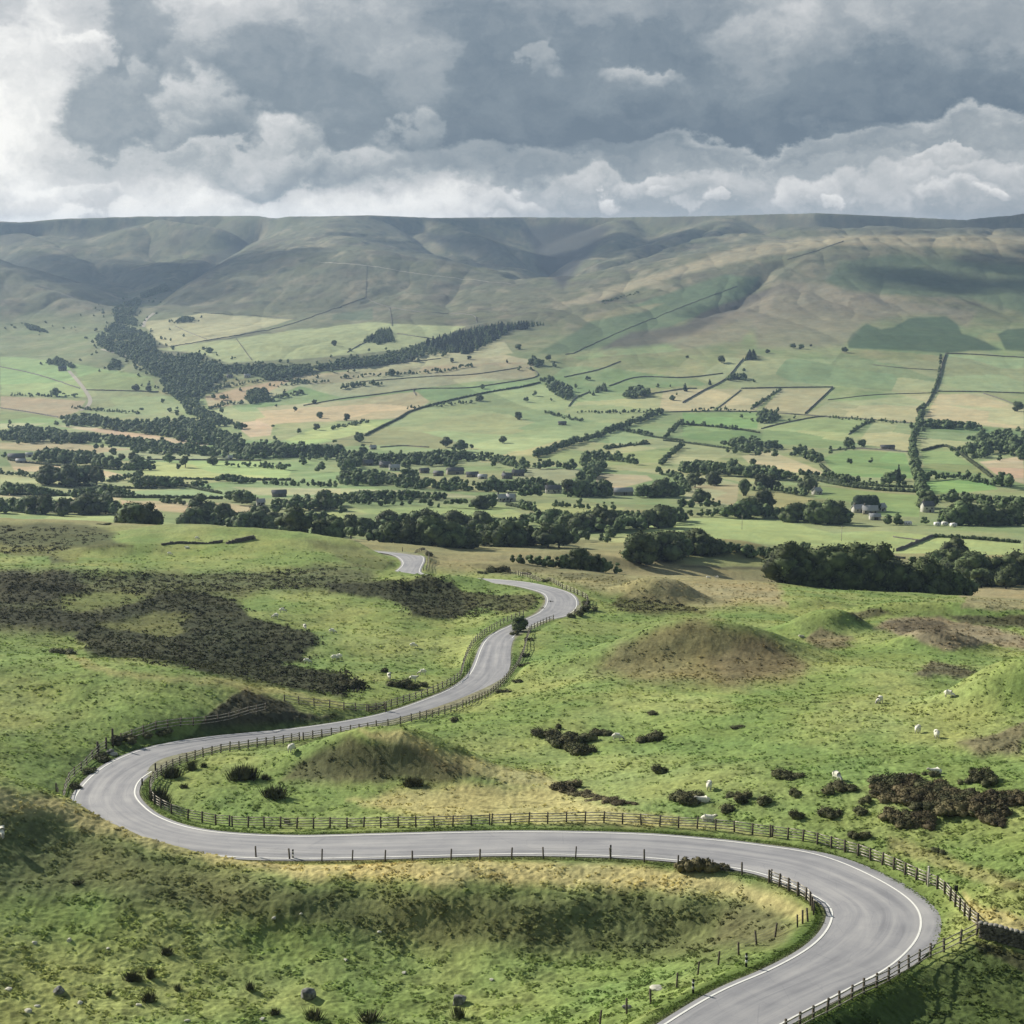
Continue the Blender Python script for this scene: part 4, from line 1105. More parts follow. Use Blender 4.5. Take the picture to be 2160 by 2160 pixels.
def blob_geo(cs, rs, rng, jit=.16, squash=.85):
    V = []; F = []
    for k, (c, r) in enumerate(zip(cs, rs)):
        v = ICO_V * (1 + rng.normal(0, jit, (len(ICO_V), 1))) * r
        v[:, 2] *= squash
        V.append(v + c); F.append(ICO_F + k * len(ICO_V))
    return np.vstack(V), np.vstack(F)


def crown_geo(rng, h=10.0, w=8.5, nb=12, nl=900, ls=.62, low=.22, top=0.5, core=.86):
    """uneven broadleaf crown: blobs spread through an egg-shaped volume, covered with leaf sprays"""
    cs = []; rs = []
    zc = h * (low + 1) / 2; hz = h * (1 - low) / 2
    for i in range(nb):
        t = rng.uniform(0, 2 * math.pi); z = rng.uniform(-.85, .8)
        rad = math.sqrt(max(0, 1 - z * z)) * (w / 2) * rng.uniform(.35, .78) * (1 if z < .2 else .8)
        r = rng.uniform(.20, .33) * w * (1 - .25 * max(z, 0))
        cs.append((rad * math.cos(t), rad * math.sin(t), zc + z * hz * .78)); rs.append(r)
    cs = np.array(cs); rs = np.array(rs)
    V, F = blob_geo(cs, rs * core, rng)
    pick = rng.integers(0, nb, nl)
    d = rng.normal(0, 1, (nl, 3)); d[:, 2] += .35; d /= np.linalg.norm(d, axis=1)[:, None]
    P = cs[pick] + d * rs[pick][:, None] * rng.uniform(.86, 1.16, (nl, 1)) * np.array([1, 1, .88])
    V2, F2 = leafquads(P, d, ls, rng)
    return V, F, V2, F2


def pine_geo(rng, h=13.0, w=6.0, nl=800, ls=.6):
    tiers = 9; cs = []; rs = []
    for i in range(tiers):
        z = h * (.12 + .83 * i / tiers); r = w / 2 * (1 - i / tiers) ** .8
        for k in range(3 if i < 6 else 1):
            t = rng.uniform(0, 6.28); q = r * .42 * (k > 0 or i < 6)
            cs.append((q * math.cos(t), q * math.sin(t), z)); rs.append(max(.45, r * .72))
    cs = np.array(cs); rs = np.array(rs)
    V, F = blob_geo(cs, rs * .85, rng, .2, .8)
    pick = rng.integers(0, len(cs), nl)
    d = rng.normal(0, 1, (nl, 3)); d[:, 2] -= .1; d /= np.linalg.norm(d, axis=1)[:, None]
    P = cs[pick] + d * rs[pick][:, None] * rng.uniform(.85, 1.25, (nl, 1))
    V2, F2 = leafquads(P, d, ls, rng)
    return V, F, V2, F2


def crown_mesh(name, g, m):
    V, F, V2, F2 = g
    return newmesh(name, np.vstack([V, V2]), [F2 + len(V), F], m)


def trunk_mesh(rng, h, r, m):
    b_ = MB()
    lean = rng.normal(0, .03, 2)
    pts = [(lean[0] * z * z, lean[1] * z * z, z) for z in np.linspace(-.6, h * .62, 6)]
    b_.tube(pts, np.linspace(r * 1.25, r * .45, 6), 7)
    for k in range(5):
        t = rng.uniform(0, 6.28); z0 = h * rng.uniform(.22, .45); ln = h * rng.uniform(.2, .32)
        p0 = np.array([lean[0] * z0 * z0, lean[1] * z0 * z0, z0]); d = np.array([math.cos(t), math.sin(t), 1.1]) * ln / 1.5
        b_.tube([p0, p0 + d * .5, p0 + d + np.array([0, 0, .3])], [r * .5, r * .32, r * .12], 5)
    return b_.mesh('trunk', m)


BROAD = []
for i in range(9):
    rg = np.random.default_rng(100 + i)
    w = rg.uniform(7.5, 11); nb = int(rg.integers(10, 17))
    BROAD.append((crown_mesh('crown', crown_geo(rg, 10, w, nb, 1100, .60, rg.uniform(.0, .10)), M_leaf), trunk_mesh(rg, 10, .32, M_bark)))
PINE = []
for i in range(4):
    rg = np.random.default_rng(200 + i)
    PINE.append((crown_mesh('crown', pine_geo(rg, 10, rg.uniform(4.4, 6.0)), M_pine), trunk_mesh(rg, 12, .22, M_bark)))
LOWB = []          # light versions for the woodland that nobody could count
for i in range(8):
    rg = np.random.default_rng(300 + i)
    V, F, V2, F2 = crown_geo(rg, 10, rg.uniform(7.5, 10.5), 6, 90, 1.0, .06, core=.95)
    LOWB.append((V, F, V2, F2))
LOWP = []
for i in range(4):
    rg = np.random.default_rng(400 + i)
    V, F, V2, F2 = pine_geo(rg, 10, 5.2, 90, .8)
    LOWP.append((V, F, V2, F2))


def tree(kind, p, h, label, group=None, rng=R_, wide=1.0):
    cm, tm = (BROAD if kind == 'b' else PINE)[int(rng.integers(0, 9 if kind == 'b' else 4))]
    t_ = bpy.data.objects.new('broadleaf_tree' if kind == 'b' else 'conifer_tree', None)
    COL.objects.link(t_); t_.location = p; t_.rotation_euler = (0, 0, float(rng.uniform(0, 6.28)))
    k = h / 10.0; t_.scale = (k * wide, k * wide, k)
    t_.empty_display_size = .5
    tag(t_, label, 'tree', group)
    link('crown', cm, t_); link('trunk', tm, t_)
    return t_


def poly_area(P):
    P = np.asarray(P); x, y = P[:, 0], P[:, 1]
    return .5 * abs(np.dot(x, np.roll(y, 1)) - np.dot(y, np.roll(x, 1)))


def in_poly(P, X, Y):
    ins = np.zeros(len(X), bool)
    for i in range(len(P)):
        ax, ay = P[i]; bx, by = P[(i + 1) % len(P)]
        if ay != by:
            ins ^= ((ay > Y) != (by > Y)) & (X < (bx - ax) * (Y - ay) / (by - ay) + ax)
    return ins


# woods: (where, kind, tree height, nearest possible distance, outline of the canopy as seen)
WOODS = [
    ("in the river wood that runs down the side valley at upper left", 'b', 9.5, 2300, [(203, 706), (240, 676), (290, 690), (322, 704), (332, 742), (420, 744), (475, 770), (470, 795), (430, 830), (415, 862), (372, 850), (335, 802), (290, 768), (205, 730)]),
    ("in the tree belt along the foot of the rounded hill", 'b', 9, 2300, [(466, 770), (560, 763), (600, 770), (652, 766), (660, 788), (570, 803), (520, 790), (470, 784)]),
    ("in the tree belt along the foot of the rounded hill", 'b', 9, 2300, [(662, 772), (720, 755), (800, 748), (885, 724), (943, 740), (938, 750), (880, 753), (800, 773), (720, 776), (670, 780)]),
    ("in the dark conifer plantation on the shoulder between the two hills", 'p', 15, 2300, [(885, 722), (940, 702), (1000, 686), (1060, 678), (1140, 677), (1150, 681), (1080, 696), (1030, 726), (985, 747), (945, 745)]),
    ("in the small fir copse on the lower slope of the rounded hill", 'p', 12, 2300, [(766, 716), (800, 690), (825, 688), (833, 720), (800, 727)]),
    ("in the small copse by the lane on the left hillside", 'b', 8, 2300, [(366, 680), (385, 666), (412, 668), (404, 680)]),
    ("in the scrub of the left hillside", 'b', 7, 2300, [(50, 680), (85, 688), (105, 702), (60, 696)]),
    ("in the wooded gully at the head of the side valley", 'p', 9, 2300, [(295, 618), (350, 594), (362, 612), (300, 630)]),
    ("in the wooded gully at the head of the side valley", 'b', 8, 2300, [(235, 650), (290, 625), (300, 632), (280, 665), (290, 690), (245, 680)]),
    ("in the round copse above the tan hay field", 'b', 9, 1900, [(510, 840), (525, 820), (560, 815), (566, 844), (530, 852)]),
    ("in the long dark wood at the left of the valley floor", 'b', 11, 1700, [(128, 874), (190, 867), (240, 880), (300, 880), (340, 878), (400, 876), (440, 885), (480, 905), (500, 915), (515, 930), (560, 925), (620, 935), (680, 940), (720, 945), (722, 1014), (680, 1012), (620, 1010), (612, 990), (590, 985), (500, 960), (480, 955), (440, 940), (400, 935), (330, 918), (260, 912), (200, 902), (135, 896)]),
    ("in the long dark wood at the left of the valley floor", 'b', 10, 1700, [(385, 850), (430, 855), (475, 880), (515, 896), (510, 907), (450, 897), (395, 870)]),
    ("in the tree belt below the narrow pink field", 'b', 10, 1600, [(0, 908), (50, 893), (110, 900), (150, 912), (200, 912), (260, 918), (330, 927), (400, 937), (450, 947), (482, 957), (480, 963), (420, 960), (330, 950), (250, 940), (150, 935), (60, 935), (0, 930)]),
    ("in the farm shelter wood near the left edge", 'b', 11, 1500, [(52, 955), (120, 945), (200, 950), (240, 965), (257, 980), (240, 989), (200, 986), (150, 978), (80, 972), (52, 966)]),
    ("in the farm shelter wood near the left edge", 'b', 10, 1500, [(258, 984), (290, 975), (326, 990), (320, 1002), (275, 1003)]),
    ("in the compact grove of round trees at the left", 'b', 14, 1200, [(84, 1000), (100, 990), (215, 992), (219, 1020), (150, 1021), (85, 1019)]),
    ("in the scrubby hedgerow trees of the left valley floor", 'b', 8, 1100, [(268, 1018), (285, 1006), (330, 1005), (382, 1010), (378, 1028), (300, 1028)]),
    ("in the scrubby hedgerow trees of the left valley floor", 'b', 7, 1100, [(457, 1005), (480, 1000), (540, 1010), (541, 1017), (457, 1015)]),
    ("in the scrubby hedgerow trees of the left valley floor", 'b', 8, 1100, [(0, 1020), (60, 1021), (90, 1029), (132, 1036), (130, 1042), (0, 1040)]),
    ("in the scrubby hedgerow trees of the left valley floor", 'b', 8, 1100, [(140, 1034), (190, 1030), (215, 1022), (282, 1036), (286, 1045), (140, 1045)]),
    ("in the scrubby hedgerow trees of the left valley floor", 'b', 9, 1000, [(478, 1038), (500, 1034), (540, 1045), (551, 1058), (500, 1058), (478, 1052)]),
    ("in the scrubby hedgerow trees of the left valley floor", 'b', 10, 1000, [(578, 1058), (600, 1046), (650, 1044), (720, 1040), (722, 1072), (660, 1078), (570, 1074)]),
    ("in the row of big trees behind the heather at the left", 'b', 10, 900, [(0, 1056), (60, 1047), (120, 1056), (200, 1047), (230, 1052), (266, 1072), (240, 1086), (180, 1086), (100, 1081), (0, 1081)]),
    ("in the dark clump just behind the left green hill", 'b', 12, 720, [(252, 1102), (265, 1084), (300, 1078), (350, 1092), (356, 1108), (300, 1112), (255, 1108)]),
    ("in the tree belt just behind the left green hill", 'b', 9.5, 700, [(375, 1105), (390, 1087), (420, 1074), (460, 1092), (500, 1097), (525, 1080), (565, 1074), (575, 1092), (600, 1097), (640, 1111), (645, 1128), (600, 1129), (540, 1120), (500, 1112), (430, 1106), (380, 1110)]),
    ("in the tree belt just behind the left green hill", 'b', 9.5, 700, [(662, 1130), (682, 1107), (722, 1102), (722, 1140), (672, 1139)]),
    ("in the village wood on the valley floor", 'b', 10, 1350, [(720, 946), (780, 951), (850, 958), (940, 947), (985, 951), (1000, 965), (960, 985), (870, 982), (790, 986), (720, 1000)]),
    ("in the village wood on the valley floor", 'b', 10, 1250, [(720, 992), (800, 987), (870, 987), (950, 992), (1050, 1002), (1120, 1007), (1165, 1017), (1180, 1030), (1130, 1040), (1060, 1048), (1000, 1040), (900, 1035), (820, 1025), (720, 1025)]),
    ("in the village wood on the valley floor", 'b', 11, 1200, [(1165, 1032), (1190, 1017), (1250, 1014), (1290, 1032), (1340, 1042), (1390, 1022), (1400, 1032), (1440, 1052), (1440, 1063), (1350, 1066), (1280, 1071), (1200, 1061), (1100, 1059), (1090, 1047)]),
    ("in the hedge bank in front of the village", 'b', 8, 1100, [(720, 1040), (770, 1036), (850, 1036), (940, 1039), (940, 1052), (860, 1053), (720, 1052)]),
    ("in the hedge bank in front of the village", 'b', 9, 1100, [(1018, 1062), (1028, 1052), (1050, 1046), (1062, 1066), (1030, 1074)]),
    ("in the long belt of dark trees beyond the road", 'b', 9.5, 850, [(720, 1112), (740, 1097), (800, 1102), (810, 1086), (880, 1081), (950, 1085), (1020, 1093), (1060, 1094), (1060, 1112), (970, 1118), (900, 1116), (820, 1121), (730, 1126)]),
    ("in the long belt of dark trees beyond the road", 'b', 9.5, 850, [(1060, 1097), (1130, 1081), (1200, 1083), (1250, 1078), (1330, 1078), (1380, 1073), (1440, 1068), (1440, 1100), (1390, 1115), (1350, 1121), (1280, 1126), (1200, 1121), (1140, 1102), (1060, 1106)]),
    ("in the rounded wood right behind the distant stretch of road", 'b', 10, 690, [(720, 1140), (780, 1144), (840, 1126), (900, 1120), (1000, 1128), (1010, 1110), (1060, 1108), (1160, 1113), (1280, 1127), (1292, 1131), (1200, 1141), (1130, 1151), (1050, 1151), (980, 1151), (860, 1160), (780, 1156), (720, 1148)]),
    ("in the dark wood above the small round hill", 'b', 9, 650, [(1320, 1164), (1345, 1140), (1400, 1129), (1440, 1124), (1462, 1112), (1472, 1130), (1530, 1143), (1600, 1153), (1640, 1156), (1680, 1178), (1672, 1192), (1640, 1178), (1590, 1171), (1530, 1161), (1450, 1171), (1430, 1181), (1330, 1190)]),
    ("in the scrub copse beyond the hairpin fence", 'b', 6.5, 560, [(1068, 1203), (1080, 1192), (1110, 1187), (1140, 1194), (1190, 1187), (1230, 1176), (1290, 1183), (1312, 1196), (1260, 1205), (1200, 1209), (1080, 1207)]),
    ("in the shrubby spinney on the right-hand hill farm bounds", 'b', 9, 1600, [(1598, 872), (1610, 857), (1640, 867), (1640, 890), (1605, 895)]),
    ("in the dark spinney between the right-hand fields", 'b', 10, 1500, [(1517, 932), (1580, 917), (1600, 922), (1606, 945), (1570, 960), (1560, 946), (1520, 940)]),
    ("in the dark spinney between the right-hand fields", 'b', 10, 1500, [(1610, 936), (1640, 926), (1652, 946), (1620, 946)]),
    ("in the spinney left of the saturated green field", 'b', 10, 1400, [(1668, 946), (1690, 937), (1730, 957), (1731, 980), (1710, 976), (1675, 959)]),
    ("in the big wood at the right edge of the valley", 'b', 10, 1400, [(1945, 884), (2065, 892), (2075, 904), (1945, 900)]),
    ("in the big wood at the right edge of the valley", 'b', 11, 1400, [(2065, 902), (2130, 902), (2135, 922), (2160, 907), (2165, 960), (2150, 975), (2120, 955), (2070, 970), (2030, 956), (2020, 946), (2070, 932)]),
    ("in the hedgerow wood right of the village", 'b', 10, 1250, [(1440, 974), (1480, 969), (1520, 978), (1540, 964), (1560, 982), (1600, 978), (1630, 987), (1680, 1002), (1690, 1011), (1640, 1011), (1560, 1006), (1440, 1001)]),
    ("in the dark wood below the white farm buildings", 'b', 11, 1000, [(1440, 1077), (1520, 1072), (1590, 1054), (1635, 1073), (1680, 1068), (1720, 1062), (1790, 1078), (1800, 1097), (1880, 1098), (1935, 1092), (1980, 1078), (2030, 1068), (2090, 1088), (2150, 1112), (2165, 1140), (2100, 1131), (2020, 1126), (1950, 1125), (1880, 1116), (1800, 1121), (1770, 1126), (1740, 1107), (1660, 1091), (1560, 1089), (1440, 1086)]),
    ("in the hedgerow wood at the right edge above the white caravans", 'b', 10, 1000, [(1980, 1047), (2010, 1032), (2080, 1047), (2165, 1052), (2165, 1080), (2130, 1073), (2060, 1061), (1990, 1056)]),
    ("beside the pink field at the right edge", 'b', 10, 1200, [(2090, 1016), (2110, 997), (2135, 1007), (2130, 1025), (2100, 1026)]),
    ("in the short tree row under the green field on the right", 'b', 9, 1300, [(1858, 1012), (1870, 1000), (1900, 992), (1906, 1012), (1870, 1018)]),
    ("in the dark plantation on the right below the bright fields", 'b', 13, 560, [(1645, 1245), (1650, 1216), (1662, 1200), (1700, 1188), (1745, 1196), (1762, 1206), (1800, 1192), (1870, 1182), (1930, 1206), (1960, 1221), (2000, 1236), (2035, 1246), (2040, 1268), (1900, 1270), (1750, 1272), (1660, 1274)]),
    ("in the dark plantation on the right below the bright fields", 'p', 12, 560, [(1900, 1235), (2000, 1240), (2038, 1250), (2040, 1268), (1900, 1270), (1760, 1262), (1765, 1238)]),
    ("in the wood behind the right-hand plantation", 'b', 12, 650, [(1890, 1178), (1960, 1174), (1990, 1160), (2040, 1175), (2060, 1185), (2110, 1188), (2165, 1165), (2165, 1235), (2100, 1228), (2040, 1226), (1990, 1213), (1930, 1190)]),
    ("in the copse halfway up the big pale pasture", 'b', 11, 1900, [(1140, 797), (1165, 790), (1200, 812), (1207, 835), (1195, 845), (1170, 832), (1145, 812)]),
    ("in the copse shaped like a horseshoe under the right-hand hill", 'b', 11, 1900, [(1315, 836), (1325, 817), (1350, 810), (1370, 826), (1360, 838), (1325, 841)]),
    ("in the fir clump right of the halfway copse", 'p', 13, 1900, [(1250, 826), (1262, 812), (1275, 805), (1281, 826)]),
    ("in the small dark clump under the green bracken slope", 'b', 11, 1900, [(1112, 768), (1125, 754), (1140, 758), (1142, 773)]),
    ("in the row of hillside firs above the square fields", 'p', 12, 2000, [(1569, 760), (1580, 738), (1592, 738), (1596, 758)]),
    ("in the small clump at the top of the square fields", 'b', 9, 2000, [(1530, 800), (1545, 786), (1570, 788), (1572, 800)]),
    ("in the grove beside the lane on the left slope", 'b', 9, 2300, [(98, 768), (120, 750), (160, 772), (150, 776)]),
    ("in the grove beside the lane on the left slope", 'b', 9, 2300, [(228, 780), (236, 755), (252, 760), (250, 782)]),
]
# tree rows: (where, kind, height, ymin, spacing factor, points at the foot)
ROWS = [
    ("in the tree-lined field boundary running straight up the right slope", 'b', 8, 1100, 1.0, [(1945, 862), (1940, 895), (1926, 930), (1925, 960), (1930, 985), (1935, 1010), (1942, 1037), (1955, 1062)]),
    ("in the tree row below the saturated green field", 'b', 7, 1200, 1.1, [(1945, 1015), (2000, 1010), (2040, 1013), (2085, 1022)]),
    ("in the belt of trees above the village", 'b', 9, 1300, 1.0, [(985, 968), (1040, 974), (1090, 985), (1115, 988), (1165, 988), (1216, 990)]),
    ("in the dense hedge of trees climbing the pale pasture", 'b', 8, 1400, .8, [(1130, 966), (1178, 948), (1205, 938), (1253, 926), (1301, 908), (1316, 900), (1354, 890), (1396, 870)]),
    ("in the tree-lined lane above the pink field", 'b', 8, 1200, .9, [(1223, 1018), (1240, 1000), (1258, 984)]), ("in the tree-lined lane above the pink field", 'b', 8, 1200, .9, [(1240, 1022), (1257, 1002), (1272, 986)]),
    ("in the row across the bright field above the village", 'b', 9, 1300, 1.2, [(1228, 985), (1240, 970), (1268, 968), (1310, 975), (1340, 980)]),
    ("in the straggling tree row of the pale slope", 'b', 6, 1900, 1.5, [(720, 797), (780, 795), (830, 792), (880, 788), (945, 783), (1000, 772)]),
    ("in the tree row over the tan field", 'b', 8, 1900, 1.2, [(724, 822), (745, 815), (780, 812), (812, 814)]),
    ("in the tree row over the tan field", 'b', 6, 1900, 1.1, [(563, 848), (600, 838), (640, 828)]),
    ("in the hedge trees left of the tan field", 'b', 6, 1900, 1.1, [(440, 865), (475, 855), (514, 852)]), ("in the hedge trees left of the tan field", 'b', 6, 1900, 1.1, [(440, 824), (500, 812), (567, 802), (655, 808)]),
    ("in the thorn row in front of the bright right field", 'b', 5.5, 760, 1.2, [(1688, 1160), (1720, 1165)]), ("in the thorn row in front of the bright right field", 'b', 5, 760, 1.2, [(1735, 1166), (1752, 1170)]), ("in the thorn row in front of the bright right field", 'b', 5.5, 760, 1.1, [(1765, 1172), (1800, 1175)]),
    ("in the thorn row in front of the bright right field", 'b', 5, 760, 1.0, [(1810, 1175), (1858, 1178)]),
    ("in the line of thorns on the skyline spur", 'b', 5, 2600, 1.6, [(1270, 640), (1310, 628), (1350, 618)]),
    ("in the hedge of the middle right fields", 'b', 6, 1500, 1.6, [(1440, 897), (1485, 900), (1530, 905), (1560, 908)]), ("in the hedge of the middle right fields", 'b', 5, 1600, 1.7, [(1585, 862), (1619, 842), (1647, 822)]),
    ("in the hedge of the middle right fields", 'b', 6, 1400, 1.4, [(1753, 952), (1785, 950), (1813, 948)]), ("in the hedge of the middle right fields", 'b', 5, 1500, 1.5, [(1796, 914), (1820, 900), (1843, 888)]),
    ("in the hedge of the middle right fields", 'b', 6, 1300, 1.5, [(1690, 1005), (1740, 1005), (1800, 1020), (1860, 1026), (1925, 1026)]),
    ("in the hedge of the middle right fields", 'b', 6, 1400, 1.3, [(1395, 980), (1417, 960), (1440, 942)]), ("in the hedge of the middle right fields", 'b', 6, 1500, 1.3, [(1300, 905), (1340, 914), (1376, 922)]), ("in the hedge of the middle right fields", 'b', 5, 1400, 1.4, [(1279, 948), (1320, 942), (1369, 936)]),
    ("in the hedge of the middle right fields", 'b', 6, 1500, 1.3, [(1440, 890), (1425, 905), (1402, 925)]),
    ("in the hedge trees by the small left farm", 'b', 5, 2300, 1.6, [(26, 834), (70, 836), (120, 836), (168, 838)]),
    ("in the hedge bank in front of the village", 'b', 6, 1000, 1.2, [(1070, 1067), (1100, 1073), (1135, 1080)]), ("in the hedge row right of the tan strip", 'b', 6, 950, 1.1, [(630, 1098), (670, 1100), (710, 1103)]),
    ("in the hedgerows of the middle valley floor", 'b', 6, 1100, 1.2, [(480, 985), (560, 988), (615, 992)]),
    ("in the hedgerows of the middle valley floor", 'b', 5, 1100, 1.4, [(300, 1022), (370, 1026), (450, 1030)]),
    ("in the hedgerows of the middle valley floor", 'b', 5.5, 1100, 1.2, [(560, 1022), (640, 1026), (716, 1028)]),
    ("in the hedgerows of the middle valley floor", 'b', 5, 900, 1.3, [(730, 1062), (800, 1066), (880, 1066)]),
    ("in the hedgerows of the middle valley floor", 'b', 6, 900, 1.2, [(890, 1068), (960, 1070), (1010, 1074)]),
    ("in the hedgerows of the middle valley floor", 'b', 6, 900, 1.2, [(1170, 1070), (1240, 1074), (1310, 1076)]),
    ("in the hedgerows of the middle valley floor", 'b', 5, 1700, 1.5, [(700, 905), (740, 898), (780, 890)]),
    ("in the hedgerows of the middle valley floor", 'b', 5, 1700, 1.5, [(150, 860), (220, 868), (300, 874)]),
    ("in the hedgerows of the middle valley floor", 'b', 5, 1700, 1.4, [(20, 905), (60, 906), (110, 908)]),
    ("in the hedgerows of the middle valley floor", 'b', 6, 1100, 1.2, [(280, 952), (340, 958), (400, 962)]),
    ("in the hedgerows of the middle valley floor", 'b', 6, 900, 1.2, [(1440, 1068), (1480, 1070), (1530, 1068)]),
    ("in the hedgerows of the middle valley floor", 'b', 6, 1100, 1.2, [(1560, 1030), (1600, 1035), (1650, 1040), (1700, 1048)]),
    ("in the hedgerows of the middle valley floor", 'b', 6, 1100, 1.2, [(1100, 990), (1105, 1000), (1085, 1010)]),
    ("in the hedgerows of the middle valley floor", 'b', 6, 1100, 1.3, [(1390, 1000), (1430, 1010), (1450, 1040)]),
    ("in the hedgerows of the middle valley floor", 'b', 5, 1700, 1.6, [(860, 862), (930, 856), (1000, 850)]),
    ("in the hedgerows of the middle valley floor", 'b', 5, 1700, 1.5, [(1220, 870), (1300, 872), (1390, 868)]),
    ("in the hedgerows of the middle valley floor", 'b', 5, 1700, 1.6, [(1460, 868), (1520, 866), (1590, 870)]),
    ("in the hedgerows of the middle valley floor", 'b', 5, 1700, 1.5, [(1750, 882), (1830, 888), (1915, 894)]),
    ("in the hedgerows of the middle valley floor", 'b', 5, 1700, 1.6, [(1985, 750), (1980, 800), (1960, 850)]),
    ("in the hedgerows of the middle valley floor", 'b', 5, 1700, 1.7, [(570, 815), (630, 810), (700, 806)]),
    ("in the hedgerows of the middle valley floor", 'b', 5, 1700, 1.6, [(1150, 870), (1180, 880), (1230, 890)]),
    ("in the hedgerows of the middle valley floor", 'b', 5.5, 1100, 1.2, [(0, 1000), (40, 1004), (84, 1008)]),
    ("in the hedgerows of the middle valley floor", 'b', 5.5, 1100, 1.2, [(230, 1018), (260, 1012), (300, 1004)]),
    ("in the thorny hedge along the bottom of the bright field", 'b', 6, 1200, 1.2, [(490, 968), (520, 972), (555, 972)]), ("in the hedge line by the round copse", 'b', 5, 1000, 1.3, [(340, 1060), (370, 1064), (400, 1066)]),
]
